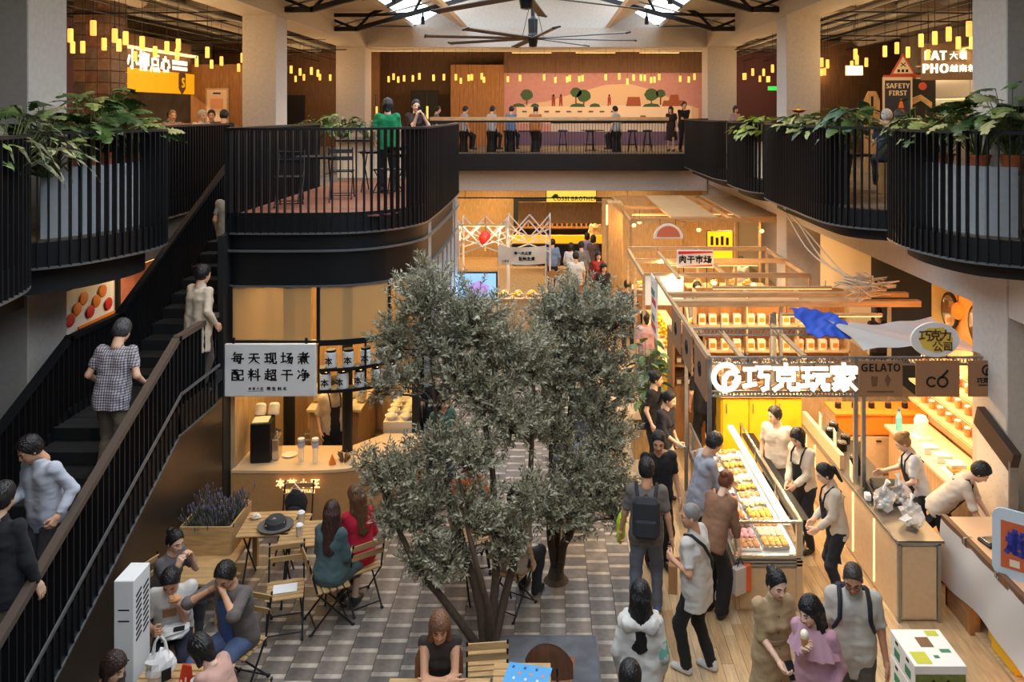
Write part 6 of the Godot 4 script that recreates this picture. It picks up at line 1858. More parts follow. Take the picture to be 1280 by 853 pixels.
	part(o, "tube", MB.new().bb(Vector3(-0.03, 0, -1.3), Vector3(0.03, 0.03, 1.3)), M.lamp_warm)
	struct("wall_mirror_nook", MB.new().bb(V(6.5, 0, 10.7), V(6.6, 3.6, 13.5)), mat("nook_yellow", rgb(236, 206, 120), 0.7))
	for i in 2:
		o = thing("oval_mirror", ["oval black rimmed mirror on the yellow wall near the column", "oval black rimmed mirror on yellow wall further from the column"][i], "mirror", V(6.46, 2.62, [11.95, 12.78][i]), 0.0)
		part(o, "rim", MB.new().lathe([Vector2(0, 0), Vector2(0.26, 0), Vector2(0.26, 0.03), Vector2(0, 0.03)], 20, Transform3D(Basis(Vector3.BACK, PI / 2) * Basis.from_scale(Vector3(1.15, 1, 1)), Vector3.ZERO)), M.black_steel)
		part(o, "glass", MB.new().lathe([Vector2(0, 0.03), Vector2(0.22, 0.03), Vector2(0.22, 0.035), Vector2(0, 0.035)], 20, Transform3D(Basis(Vector3.BACK, PI / 2) * Basis.from_scale(Vector3(1.15, 1, 1)), Vector3.ZERO)), mat("mirror", rgb(210, 216, 220), 0.05, 1.0))
		var b := V(6.2, 2.8, [11.3, 12.05][i])
		var l := thing("amber_lamp", "amber glass drop lamp hanging before an oval mirror", "lamp", b, 0.0, "amber drop lamps")
		part(l, "glass", MB.new().ellip(Vector3.ZERO, Vector3(0.09, 0.13, 0.09), 12, 8), glow("lamp_amber", Color(1.0, 0.45, 0.12), 0.9))
		part(l, "cord", MB.new().tube([Vector3(0, 0.12, 0), Vector3(0, 0.9, 0)], 0.006, 4), M.black_steel)
		omni(b, Color(1, 0.6, 0.25), 0.7, 0.06)
	# loose pale cables hanging from the balcony edge
	for i in 3:
		var mb := MB.new()
		var pp := []
		for j in 24:
			var t := j / 23.0
			pp.append(V(4.6 + 0.9 * t + 0.1 * sin(i + t * 5), 3.95 - 1.1 * t - 0.25 * sin(t * PI), 15.5 - 2.2 * t + i * 0.25))
		mb.tube(pp, 0.015, 5)
		single("loose_cable", mb, M.cream, "pale loose cable hanging from the right balcony edge", "cable", "loose cables")
	var mb2 := MB.new()
	var heap := []
	for j in 70:
		heap.append(V(5.35 + 0.5 * sin(j * 2.1) * sin(j * 0.37), 2.88 + 0.2 * sin(j * 1.7 + 1.0) * cos(j * 0.23), 13.4 + 0.3 * cos(j * 1.3)))
	mb2.tube(heap, 0.013, 5)
	single("cable_tangle", mb2, M.cream, "tangled heap of pale cable on the stall roof beams", "cable")
	# small shop under the right balcony
	struct("wall_right_shop", MB.new().bb(V(7.55, 0, 15.0), V(7.65, 3.2, 18.6)), M.black_matt)
# ------------------------------------------------------------------ plants
func leaf_mesh(split: bool, w: float, droop: float, sd: int) -> ArrayMesh:
	# a blade along +z of length 1, cut into lobes where split
	var r := RandomNumberGenerator.new()
	r.seed = sd
	var mb := MB.new()
	var n := 11
	var L := []
	for i in n + 1:
		var t := float(i) / n
		var ww := w * pow(sin(PI * pow(t, 0.62)), 0.8) * (1.0 - 0.15 * t)
		if split and i % 2 == 0 and i > 1 and i < n - 1:
			ww *= r.randf_range(0.38, 0.6)
		var mid := Vector3(0, 0.1 * sin(t * 2.0) - droop * t * t, t)
		L.append([mid, mid + Vector3(-ww, -0.18 * ww + 0.02 * sin(i * 2.0), 0.12 * ww), mid + Vector3(ww, -0.18 * ww - 0.02 * sin(i * 2.0), 0.12 * ww)])
	for i in n:
		for s in [1, 2]:
			var a: Vector3 = L[i][0]; var b: Vector3 = L[i + 1][0]; var c: Vector3 = L[i + 1][s]; var d: Vector3 = L[i][s]
			var fn := (b - a).cross(c - a)
			fn = (fn if fn.y > 0 else -fn).normalized()
			if fn.length() < 0.5:
				fn = Vector3.UP
			mb.tri(a, b, c, fn, fn, fn)
			mb.tri(a, c, d, fn, fn, fn)
	return mb.mesh()

var leaves := {}

func leaf_mat(key: String, c: Color) -> StandardMaterial3D:
	var m := mat(key, c, 0.45, 0.0, "blotch", 2.0)
	m.backlight_enabled = true
	m.backlight = c.darkened(0.4)
	return m

func bush(called: String, label: String, at: Vector3, n: int, reach: float, height: float, size: float, kind: String, tones: Array, pot_r := 0.0, seed_ := 1) -> Node3D:
	var r := RandomNumberGenerator.new()
	r.seed = seed_
	var o := thing(called, label, "plant", at)
	var y0 := 0.0
	if pot_r > 0.0:
		y0 = pot_r * 1.7
		var po := part(o, "pot", MB.new().lathe([Vector2(0, 0), Vector2(pot_r * 0.72, 0), Vector2(pot_r * 0.95, y0 * 0.85), Vector2(pot_r * 1.06, y0 * 0.85), Vector2(pot_r * 1.06, y0), Vector2(pot_r * 0.9, y0), Vector2(pot_r * 0.85, y0 * 0.9), Vector2(0, y0 * 0.9)], 16), M.terracotta)
		part(po, "soil", MB.new().lathe([Vector2(0, y0 * 0.9), Vector2(pot_r * 0.86, y0 * 0.9), Vector2(0, y0 * 0.93)], 12), M.soil)
	var st := MB.new()
	n = int(n * 2.0)
	for i in n:
		var a := TAU * i * 0.382 + r.randf() * 0.4
		var f := r.randf_range(0.35, 1.0)
		var out := Vector3(cos(a), 0, sin(a))
		var tip := Vector3(0, y0, 0) + out * reach * f + Vector3.UP * (height * 1.25 + 0.12) * (1.15 - f * 0.75) * r.randf_range(0.75, 1.1)
		var base := Vector3(0, y0 * 0.92, 0) + out * minf(0.05, reach * 0.2)
		st.tube([base, base.lerp(tip, 0.5) + Vector3.UP * height * 0.12, tip], [0.008, 0.006, 0.004], 5, false)
		var z := (out + Vector3(0, r.randf_range(-0.5, 0.25), 0)).normalized()
		var x := Vector3.UP.cross(z).normalized()
		var bs := Basis(x, z.cross(x), z) * Basis(Vector3.BACK, r.randf_range(-0.5, 0.5))
		var sz := size * r.randf_range(0.65, 1.15)
		var ms: Array = leaves[kind]
		part(o, "leaf", ms[r.randi() % ms.size()], tones[r.randi() % tones.size()], Transform3D(bs.scaled(Vector3.ONE * sz), tip))
	part(o, "stems", st, mat("stem_green", rgb(96, 110, 60), 0.7))
	return o

func planter(label: String, path: Array, off: float, y1: float, m: Material, wdt := 0.2) -> void:
	var o := thing("planter", label, "planter")
	var pts := spline(path, wdt)
	for i in pts.size() - 1:
		var a: Vector3 = pts[i]
		var b: Vector3 = pts[i + 1]
		var sd := Vector3.UP.cross((b - a).normalized())
		part(o, "panel", MB.new().beam(a + sd * off + Vector3(0, (DECK + y1) / 2, 0), b + sd * off + Vector3(0, (DECK + y1) / 2, 0), 0.03, y1 - DECK, Vector3.UP, -0.006), m)
	part(o, "soil", strip(spline(path, 0.2), y1 - 0.1, y1 - 0.06, 0.4, off + signf(off) * 0.22), M.soil)

func plants() -> void:
	leaves["split"] = [leaf_mesh(true, 0.42, 0.25, 1), leaf_mesh(true, 0.46, 0.35, 2), leaf_mesh(true, 0.38, 0.2, 3)]
	leaves["heart"] = [leaf_mesh(false, 0.36, 0.35, 4), leaf_mesh(false, 0.32, 0.5, 5)]
	leaves["blade"] = [leaf_mesh(false, 0.055, 0.35, 6), leaf_mesh(false, 0.045, 0.55, 7)]
	leaves["frond"] = [leaf_mesh(true, 0.2, 0.4, 8), leaf_mesh(true, 0.17, 0.55, 9)]
	var dk := [leaf_mat("leaf_deep", rgb(52, 84, 44)), leaf_mat("leaf_mid", rgb(86, 120, 60)), leaf_mat("leaf_pale", rgb(150, 168, 98))]
	var lt := [leaf_mat("leaf_mid", rgb(86, 120, 60)), leaf_mat("leaf_pale", rgb(150, 168, 98)), leaf_mat("leaf_cream", rgb(190, 192, 136)), leaf_mat("leaf_deep", rgb(52, 84, 44))]
	var lime := [leaf_mat("leaf_lime", rgb(150, 176, 60)), leaf_mat("leaf_pale", rgb(150, 168, 98))]
	var blue := [leaf_mat("leaf_teal", rgb(84, 124, 96)), leaf_mat("leaf_mid", rgb(86, 120, 60))]
	planter("pale grey board planter behind the bulging left railing", LEFT_EDGE_B.slice(1, 8), 0.22, 5.16, M.grey_panel)
	planter("dark planter behind the railing above the lower stairs", LEFT_EDGE.slice(2, 6), 0.22, 5.0, M.black_matt)
	planter("pale grey board planter with terracotta pots behind right railing", RIGHT_EDGES[1].slice(1, 6), -0.22, 5.16, M.grey_panel)
	planter("dark planter under trailing plants along the right railing", RIGHT_EDGES[2].slice(3, 7), -0.22, 5.2, M.black_matt)
	planter("cream slat planter behind the short right railing", RIGHT_EDGES[3].slice(1, 6), -0.22, 5.15, M.cream, 0.12)
	planter("cream slat planter at the back of the deck", [[-4.6, 17.6], [-3.2, 17.6]], 0.0, 5.25, M.cream, 0.12)
	# left
	bush("monstera", "tall monstera with deeply split leaves against the yellow shop", V(-5.7, 5.06, 10.3), 17, 0.45, 0.62, 0.36, "split", dk, 0.13, 11)
	bush("monstera", "broad monstera with one pale drooping leaf over left railing", V(-5.6, 5.06, 9.8), 16, 0.5, 0.5, 0.36, "split", lt, 0.12, 12)
	bush("monstera", "dark monstera beside the pale column in left planter", V(-5.9, 5.06, 9.4), 15, 0.45, 0.5, 0.32, "split", dk, 0.12, 13)
	bush("monstera", "pale variegated monstera at the far end of left planter", V(-5.5, 5.06, 10.65), 14, 0.42, 0.35, 0.3, "split", lt, 0.11, 14)
	bush("heartleaf_plant", "heart-leaved plant trailing over the left railing corner", V(-5.65, 5.06, 9.05), 18, 0.4, 0.3, 0.24, "heart", lt, 0.0, 15)
	bush("heartleaf_plant", "green heart-leaved plant above the black jacket man's railing", V(-5.3, 4.95, 7.4), 16, 0.35, 0.5, 0.24, "heart", dk, 0.0, 16)
	bush("grass_plant", "wispy grey grass plant in front of the brown column face", V(-5.4, 4.95, 7.9), 26, 0.5, 0.75, 0.5, "blade", [leaf_mat("leaf_straw", rgb(120, 124, 96))], 0.0, 17)
	# right
	bush("monstera", "large cream-green monstera over the right planter boards", V(5.25, 5.06, 9.7), 18, 0.5, 0.5, 0.36, "split", lt, 0.13, 21)
	bush("monstera", "upright monstera in a terracotta pot before steel shelves", V(5.48, 5.06, 9.4), 18, 0.5, 0.6, 0.36, "split", lt, 0.14, 22)
	bush("monstera", "dark monstera beside the grey column on the right", V(5.85, 5.06, 9.2), 14, 0.4, 0.5, 0.32, "split", dk, 0.13, 23)
	bush("monstera", "spreading monstera next to the SAFETY FIRST board", V(5.18, 5.06, 10.4), 16, 0.45, 0.45, 0.32, "split", lt, 0.12, 24)
	bush("fern", "spiky dark fern rising behind the right monsteras", V(5.1, 5.06, 10.95), 16, 0.35, 0.7, 0.4, "frond", dk, 0.0, 25)
	bush("heartleaf_plant", "blue-green broad-leaved plant beside the man in cap", V(4.8, 5.25, 12.6), 16, 0.4, 0.5, 0.3, "heart", blue, 0.0, 26)
	bush("trailing_pothos", "pale pothos trailing over the right black railing", V(4.66, 5.3, 13.6), 24, 0.4, 0.3, 0.24, "heart", lt, 0.0, 27)
	bush("trailing_pothos", "cream and green pothos beside the orange flower", V(4.66, 5.3, 14.8), 24, 0.4, 0.34, 0.24, "heart", lt, 0.0, 28)
	bush("grass_plant", "upright green grass plant behind the orange flower", V(4.85, 5.12, 13.2), 20, 0.3, 0.6, 0.45, "blade", dk, 0.0, 29)
	bush("lime_plant", "bright lime leafy plant over the short right railing", V(4.75, 5.07, 17.6), 22, 0.4, 0.5, 0.3, "heart", lime, 0.0, 30)
	bush("lime_plant", "lime leafy plant beside the far right column", V(4.75, 5.07, 18.6), 20, 0.4, 0.45, 0.3, "heart", lime, 0.0, 31)
	bush("fern", "low fern in the cream slat planter behind the deck", V(-4.5, 5.2, 17.65), 22, 0.45, 0.4, 0.35, "frond", dk, 0.0, 32)
	bush("fern", "bright fern in the deck planter beside the waiter", V(-3.9, 5.2, 17.65), 22, 0.45, 0.35, 0.32, "frond", lt, 0.0, 33)
	bush("fern", "dark fern at the left end of the deck planter", V(-5.1, 5.2, 17.6), 18, 0.45, 0.4, 0.35, "frond", dk, 0.0, 34)
	var o := thing("orange_flower", "large orange bloom between the trailing pothos on railing", "flower", V(4.48, 5.78, 14.2))
	for i in 9:
		var a := TAU * i / 9
		part(o, "petal", leaves["heart"][0], M.orange, Transform3D((Basis(Vector3.UP, a) * Basis(Vector3.RIGHT, -0.5)).scaled(Vector3.ONE * 0.2), Vector3.ZERO))
	part(o, "heart", MB.new().ellip(Vector3(0, 0.04, 0), Vector3(0.05, 0.04, 0.05), 8, 6), M.yellow)
	part(o, "stem", MB.new().tube([Vector3(0.1, -0.5, 0), Vector3(0.03, -0.2, 0), Vector3.ZERO], 0.01, 5), M.stem_green)
	# ground floor pots at the aisle
	bush("potted_bush", "tall leafy bush in timber tub beside the woman in black", V(1.72, 0.42, 13.6), 46, 0.35, 1.2, 0.2, "heart", dk, 0.0, 41)
	o = thing("timber_tub", "square timber tub under the leafy bush at the aisle", "tub", V(1.72, 0, 13.6))
	for s in [[0, 1], [0, -1], [1, 0], [-1, 0]]:
		part(o, "board", MB.new().box(Vector3(0.24 * s[0], 0.24, 0.24 * s[1]), Vector3(0.5 if s[0] == 0 else 0.03, 0.48, 0.5 if s[1] == 0 else 0.03)), M.oak_y)
	part(o, "soil", MB.new().bb(Vector3(-0.22, 0.36, -0.22), Vector3(0.22, 0.42, 0.22)), M.soil)
	# lavender in the timber planter by the stairs
	o = thing("timber_planter", "pale timber planter box standing on a bench by the stairs", "planter", V(-4.1, 0.47, 9.95))
	for s in [[0, 1], [0, -1], [1, 0], [-1, 0]]:
		part(o, "board", MB.new().box(Vector3(0.3 * s[0], 0.17, 0.33 * s[1]), Vector3(0.6 if s[0] == 0 else 0.022, 0.34, 0.66 if s[1] == 0 else 0.022), Basis(), 0.003), M.oak)
	part(o, "soil", MB.new().bb(Vector3(-0.29, 0.24, -0.32), Vector3(0.29, 0.28, 0.32)), M.soil)
	o = thing("timber_bench", "low pale timber bench under the planter box", "bench", V(-4.05, 0, 9.65))
	part(o, "seat", MB.new().bb(Vector3(-0.33, 0.43, -0.62), Vector3(0.36, 0.47, 0.62), 0.006), M.oak)
	for s in [[-0.3, -0.58], [0.33, -0.58], [-0.3, 0.58], [0.33, 0.58]]:
		part(o, "leg", MB.new().bb(Vector3(s[0] - 0.03, 0, s[1] - 0.03), Vector3(s[0] + 0.03, 0.43, s[1] + 0.03)), M.oak_y)
	o = thing("lavender", "bushy grey-purple lavender filling the timber planter", "plant", V(-4.1, 0.74, 9.95))
	var lav := MB.new()
	var flo := MB.new()
	var rr := RandomNumberGenerator.new()
	rr.seed = 3
	for i in 300:
		var b := Vector3(rr.randf_range(-0.25, 0.25), 0, rr.randf_range(-0.28, 0.28))
		var t := b * 1.25 + Vector3(rr.randf_range(-0.06, 0.06), rr.randf_range(0.06, 0.26), rr.randf_range(-0.06, 0.06))
		lav.tube([b, t], [0.006, 0.003], 3, false)
		flo.ellip(t, Vector3(0.009, 0.03, 0.009), 4, 4)
	part(o, "stalks", lav, mat("lavender_stalk", rgb(74, 84, 66), 0.8)).set_meta("kind", "stuff")
	part(o, "blossom", flo, mat("lavender_bloom", rgb(98, 88, 104), 0.8)).set_meta("kind", "stuff")

# ------------------------------------------------------------------ trees in the middle of the floor
func tree(label: String, base: Vector3, stems: Array, clusters: Array, seed_: int, per: int) -> void:
	var r := RandomNumberGenerator.new()
	r.seed = seed_
	var o := thing("olive_tree", label, "tree", base)
	var bark := mat("bark", rgb(92, 74, 58), 0.9, 0, "blotch", 5.0)
	var paths := []
	for s in stems:
		var pts := []
		var rad := []
		for i in s.size():
			pts.append(s[i] - base)
			rad.append(lerpf(0.05, 0.016, float(i) / (s.size() - 1)))
		var fine := []
		var fr := []
		var c := Curve3D.new()
		for i in pts.size():
			var tg: Vector3 = (pts[mini(i + 1, pts.size() - 1)] - pts[maxi(i - 1, 0)]) / 6.0
			c.add_point(pts[i], -tg, tg)
		for i in 15:
			var t := i / 14.0
			fine.append(c.sample_baked(c.get_baked_length() * t, true) + Vector3(r.randf_range(-1, 1), 0, r.randf_range(-1, 1)) * 0.012)
			fr.append(lerpf(0.052, 0.014, t))
		part(o, "trunk", MB.new().tube(fine, fr, 8), bark)
		paths.append(fine)
	part(o, "root_flare", MB.new().lathe([Vector2(0.16, 0), Vector2(0.11, 0.05), Vector2(0.07, 0.2), Vector2(0.0, 0.3)], 12), bark)
	var tw := MB.new()
	var at := []
	var cols := PackedColorArray()
	for cl in clusters:
		var ct: Vector3 = cl[0] - base
		var rad: float = cl[1]
		# nearest point of a stem, below the cluster
		var best := Vector3.ZERO
		var bd := 1e9
		for p in paths:
			for q in p:
				var d: float = (q - ct).length() + maxf(0.0, q.y - ct.y + rad * 0.5) * 2.0
				if d < bd:
					bd = d
					best = q
		var hub := ct - Vector3.UP * rad * 0.35
		tw.tube([best, best.lerp(hub, 0.5) + Vector3(r.randf_range(-0.08, 0.08), 0.05, r.randf_range(-0.08, 0.08)), hub], [0.016, 0.012, 0.009], 5, false)
		var n := int(per * cl[2])
		for i in n:
			var d := Vector3(r.randfn(), r.randfn() * 0.9 + 0.25, r.randfn()).normalized()
			var tip := ct + d * rad * pow(r.randf(), 0.4) * r.randf_range(0.8, 1.22)
			var s0 := hub.lerp(tip, r.randf_range(0.2, 0.55)) + Vector3(r.randf_range(-1, 1), r.randf_range(-1, 1), r.randf_range(-1, 1)) * rad * 0.2
			if i % 3 == 0:
				tw.tube([hub, s0], [0.007, 0.004], 4, false)
			tw.tube([s0, tip], [0.0035, 0.0015], 3, false)
			var ax := (tip - s0)
			var m := int(clampf(ax.length() / 0.012, 8, 34))
			for j in m:
				var t := float(j + 1) / m
				var p := s0 + ax * t
				var a := j * 2.4 + i
				var sdv := ax.normalized().cross(Vector3(cos(a), sin(a * 1.3), sin(a))).normalized()
				var z := (ax.normalized() * 0.75 + sdv + Vector3.UP * 0.15).normalized()
				var x := z.cross(Vector3(r.randf_range(-1, 1), r.randf_range(0.2, 1), r.randf_range(-1, 1))).normalized()
				var sc := r.randf_range(0.7, 1.25)
				at.append(Transform3D(Basis(x, z.cross(x), z).scaled(Vector3.ONE * sc), p))
				cols.append(Color(0.27, 0.265, 0.17).lerp(Color(0.38, 0.355, 0.25), r.randf()))
	part(o, "twigs", tw, bark).set_meta("kind", "stuff")
	var lm := MB.new()
	var w := 0.0105
	var l := 0.062
	for s in [-1.0, 1.0]:
		var nn := Vector3(-0.25 * s, 1, 0).normalized()
		lm.tri(Vector3.ZERO, Vector3(w * s, 0.003, l * 0.45), Vector3(0, 0, l), nn, nn, nn)
	var mm := MultiMesh.new()
	mm.transform_format = MultiMesh.TRANSFORM_3D
	mm.use_colors = true
	mm.mesh = lm.mesh(false)
	mm.instance_count = at.size()
	for i in at.size():
		mm.set_instance_transform(i, at[i])
		mm.set_instance_color(i, cols[i])
	var mi := MultiMeshInstance3D.new()
	mi.name = "foliage"
	mi.multimesh = mm
	var m := mat("olive_leaf", Color.WHITE, 0.5)
	m.vertex_color_use_as_albedo = true
	m.backlight_enabled = true
	m.backlight = rgb(70, 76, 50)
	mi.material_override = m
	mi.set_meta("kind", "stuff")
	o.add_child(mi)

func trees() -> void:
	var b := V(-0.62, 0, 8.45)
	var A := [
		[b, V(-0.75, 0.7, 8.5), V(-1.1, 1.6, 8.9), V(-1.3, 2.6, 9.2), V(-1.35, 3.5, 9.3)],
		[b, V(-0.55, 0.8, 8.6), V(-0.6, 1.8, 8.9), V(-0.8, 2.8, 9.2), V(-0.75, 3.4, 9.3)],
		[b, V(-0.95, 0.5, 8.4), V(-1.4, 1.0, 8.5), V(-1.75, 1.6, 8.7), V(-1.9, 2.1, 8.8)],
		[b, V(-0.4, 0.7, 8.7), V(-0.2, 1.6, 9.1), V(-0.15, 2.5, 9.4), V(-0.1, 3.1, 9.6)],
		[b, V(-0.6, 0.6, 8.3), V(-0.75, 1.2, 8.3), V(-0.95, 1.9, 8.6)],
	]
	var ca := [
		[V(-1.40, 3.70, 9.3), 0.46, 1.2], [V(-0.85, 3.40, 9.3), 0.5, 1.1], [V(-1.15, 3.15, 9.3), 0.5, 1.0], [V(-1.75, 3.15, 9.4), 0.38, 0.7], [V(-0.95, 2.75, 9.2), 0.46, 0.8],
		[V(-0.22, 2.85, 9.6), 0.5, 1.1], [V(-0.4, 2.3, 9.1), 0.45, 1.0], [V(-1.25, 2.05, 8.9), 0.42, 0.6], [V(-1.6, 1.85, 8.8), 0.36, 0.8], [V(-1.35, 1.5, 8.7), 0.45, 1.2],
		[V(-0.75, 1.5, 8.6), 0.4, 1.0], [V(-1.62, 1.4, 8.7), 0.32, 0.7], [V(-0.85, 2.05, 8.8), 0.4, 0.9], [V(-0.2, 1.6, 8.8), 0.32, 0.6], [V(-1.05, 1.05, 8.5), 0.34, 0.7], [V(-1.95, 2.6, 9.3), 0.24, 0.25], [V(-0.5, 3.0, 9.4), 0.45, 0.9], [V(-0.65, 2.55, 9.2), 0.4, 0.9], [V(-1.6, 2.75, 9.2), 0.34, 0.4], [V(-0.45, 1.2, 8.7), 0.34, 0.8], [V(-1.3, 1.0, 8.6), 0.3, 0.7], [V(-1.85, 1.75, 8.8), 0.26, 0.25], [V(-2.0, 1.95, 8.85), 0.2, 0.15],
	]
	tree("grey-green olive tree with several thin trunks on the tile floor", b, A, ca, 5, 150)
	var c := V(0.12, 0, 9.9)
	var B := [
		[c, V(0.15, 0.9, 9.95), V(0.3, 2.0, 10.1), V(0.4, 3.0, 10.3), V(0.35, 3.6, 10.3)],
		[c, V(0.3, 0.8, 9.8), V(0.6, 1.7, 10.0), V(0.85, 2.6, 10.3), V(0.9, 3.2, 10.3)],
		[c, V(0.05, 0.7, 9.8), V(0.05, 1.5, 9.7), V(0.1, 2.3, 9.8)],
		[c, V(0.25, 0.6, 9.7), V(0.5, 1.1, 9.6), V(0.7, 1.5, 9.7)],
	]
	var cb := [
		[V(0.38, 3.25, 10.3), 0.55, 1.4], [V(0.85, 3.15, 10.3), 0.42, 1.0], [V(0.2, 2.75, 10.2), 0.45, 1.1], [V(0.65, 2.6, 10.3), 0.5, 1.2], [V(0.05, 3.2, 10.2), 0.4, 0.7],
		[V(0.95, 2.3, 10.2), 0.3, 0.6], [V(0.8, 1.75, 10.0), 0.4, 1.0], [V(0.62, 1.35, 9.7), 0.42, 1.0], [V(0.2, 1.15, 9.4), 0.36, 0.7], [V(0.1, 1.9, 9.9), 0.4, 0.8], [V(0.6, 2.1, 10.1), 0.4, 0.9], [V(0.45, 0.95, 9.5), 0.28, 0.5], [V(0.3, 1.55, 9.7), 0.36, 0.7], [V(-0.05, 1.3, 9.3), 0.36, 0.9], [V(-0.1, 2.15, 9.7), 0.38, 0.8], [V(0.15, 2.4, 10.0), 0.36, 0.8], [V(0.9, 1.2, 9.9), 0.28, 0.6], [V(0.8, 0.95, 9.7), 0.24, 0.4],
	]
	tree("olive tree with rounded crown standing nearer the wooden aisle", c, B, cb, 9, 150)

# ------------------------------------------------------------------ chairs, tables and what lies on them
func bistro_chair(label: String, at: Vector3, turn: float, dark := false) -> Node3D:
	# folding chair: slatted seat and back on crossed black legs; faces +z
	var o := thing("bistro_chair", label, "chair", at, turn, "slatted folding bistro chairs")
	var w: Material = M.black_steel if dark else M.oak
	for i in 5:
		part(o, "seat_slat", MB.new().box(Vector3(0, 0.455, -0.15 + i * 0.078), Vector3(0.4, 0.018, 0.062), Basis(), 0.004), w)
	for y in [0.68, 0.8]:
		part(o, "back_slat", MB.new().box(Vector3(0, y, -0.235 - (y - 0.68) * 0.25), Vector3(0.4, 0.065, 0.016), Basis(Vector3.RIGHT, 0.15), 0.004), w)
	for s in [-1.0, 1.0]:
		var la := part(o, "leg", MB.new().tube([Vector3(0.19 * s, 0.86, -0.275), Vector3(0.19 * s, 0.45, -0.17), Vector3(0.19 * s, 0.01, 0.22)], 0.011, 6), M.black_steel)
		part(la, "foot_cap", MB.new().box(Vector3(0.19 * s, 0.012, 0.222), Vector3(0.03, 0.024, 0.04), Basis(), 0.005), M.black_matt)
		var lb := part(o, "leg", MB.new().tube([Vector3(0.17 * s, 0.445, 0.17), Vector3(0.17 * s, 0.01, -0.24)], 0.011, 6), M.black_steel)
		part(lb, "foot_cap", MB.new().box(Vector3(0.17 * s, 0.012, -0.242), Vector3(0.03, 0.024, 0.04), Basis(), 0.005), M.black_matt)
		part(o, "seat_rail", MB.new().tube([Vector3(0.17 * s, 0.44, -0.18), Vector3(0.17 * s, 0.44, 0.19)], 0.009, 6), M.black_steel)
	part(o, "rung", MB.new().tube([Vector3(-0.19, 0.06, 0.17), Vector3(0.19, 0.06, 0.17)], 0.008, 5), M.black_steel)
	part(o, "rung", MB.new().tube([Vector3(-0.17, 0.06, -0.185), Vector3(0.17, 0.06, -0.185)], 0.008, 5), M.black_steel)
	return o

func bistro_table(label: String, at: Vector3, turn: float, sx := 0.62, sz := 0.6, dark := false) -> Node3D:
	var o := thing("bistro_table", label, "table", at, turn, "slatted bistro tables")
	var n := 7
	for i in n:
		part(o, "slat", MB.new().box(Vector3(0, 0.725, -sz / 2 + sz * (i + 0.5) / n), Vector3(sx, 0.02, sz / n - 0.012), Basis(), 0.004), M.black_steel if dark else M.oak)
	for s in [-1.0, 1.0]:
		var x: float = s * (sx / 2 - 0.06)
		part(o, "leg", MB.new().tube([Vector3(x, 0.71, -sz / 2 + 0.06), Vector3(x, 0, sz / 2 - 0.02)], 0.012, 6), M.black_steel)
		part(o, "leg", MB.new().tube([Vector3(x * 0.94, 0.71, sz / 2 - 0.06), Vector3(x * 0.94, 0, -sz / 2 + 0.02)], 0.012, 6), M.black_steel)
	part(o, "frame", MB.new().bb(Vector3(-sx / 2 + 0.03, 0.695, -sz / 2 + 0.04), Vector3(sx / 2 - 0.03, 0.714, -sz / 2 + 0.06)).bb(Vector3(-sx / 2 + 0.03, 0.695, sz / 2 - 0.06), Vector3(sx / 2 - 0.03, 0.714, sz / 2 - 0.04)), M.black_steel)
	return o

func shell_chair(label: String, at: Vector3, turn: float) -> Node3D:
	var o := thing("plywood_chair", label, "chair", at, turn, "round-backed plywood chairs")
	var brown := mat("chair_brown", rgb(140, 92, 62), 0.5, 0, "grain_y", 1.0)
	part(o, "backrest", MB.new().sheet(func(u: float, v: float) -> Vector3:
		var a := (u - 0.5) * 2.0
		return Vector3(a * 0.225, 0.5 + v * 0.36 * sqrt(1.0 - 0.8 * a * a), -0.2 - 0.04 * v + 0.05 * a * a), 16, 10, 0.014), brown)
	part(o, "seat", MB.new().box(Vector3(0, 0.45, 0), Vector3(0.42, 0.016, 0.42), Basis(), 0.006), brown)
	for s in [[-1, -1], [1, -1], [-1, 1], [1, 1]]:
		part(o, "leg", MB.new().tube([Vector3(0.14 * s[0], 0.445, 0.14 * s[1]), Vector3(0.2 * s[0], 0, 0.2 * s[1])], [0.016, 0.011], 7), M.oak_y)
	part(o, "back_stay", MB.new().tube([Vector3(0.08, 0.45, -0.18), Vector3(0.08, 0.62, -0.215)], 0.01, 5), M.black_steel)
	part(o, "back_stay", MB.new().tube([Vector3(-0.08, 0.45, -0.18), Vector3(-0.08, 0.62, -0.215)], 0.01, 5), M.black_steel)
	return o

func stool(at: Vector3, c: Material, label: String) -> void:
	var o := thing("bar_stool", label, "stool", at, 0.0, "bar stools behind the far railing")
	part(o, "seat", MB.new().lathe([Vector2(0, 0.72), Vector2(0.17, 0.72), Vector2(0.19, 0.75), Vector2(0.17, 0.79), Vector2(0, 0.8)], 14), c)
	for i in 4:
		var a := TAU * (i + 0.5) / 4
		part(o, "leg", MB.new().tube([Vector3(cos(a) * 0.1, 0.72, sin(a) * 0.1), Vector3(cos(a) * 0.22, 0, sin(a) * 0.22)], 0.016, 6), M.black_steel)
	part(o, "foot_ring", MB.new().lathe([Vector2(0.165, 0.25), Vector2(0.18, 0.25), Vector2(0.18, 0.27), Vector2(0.165, 0.27), Vector2(0.165, 0.25)], 14), M.black_steel)

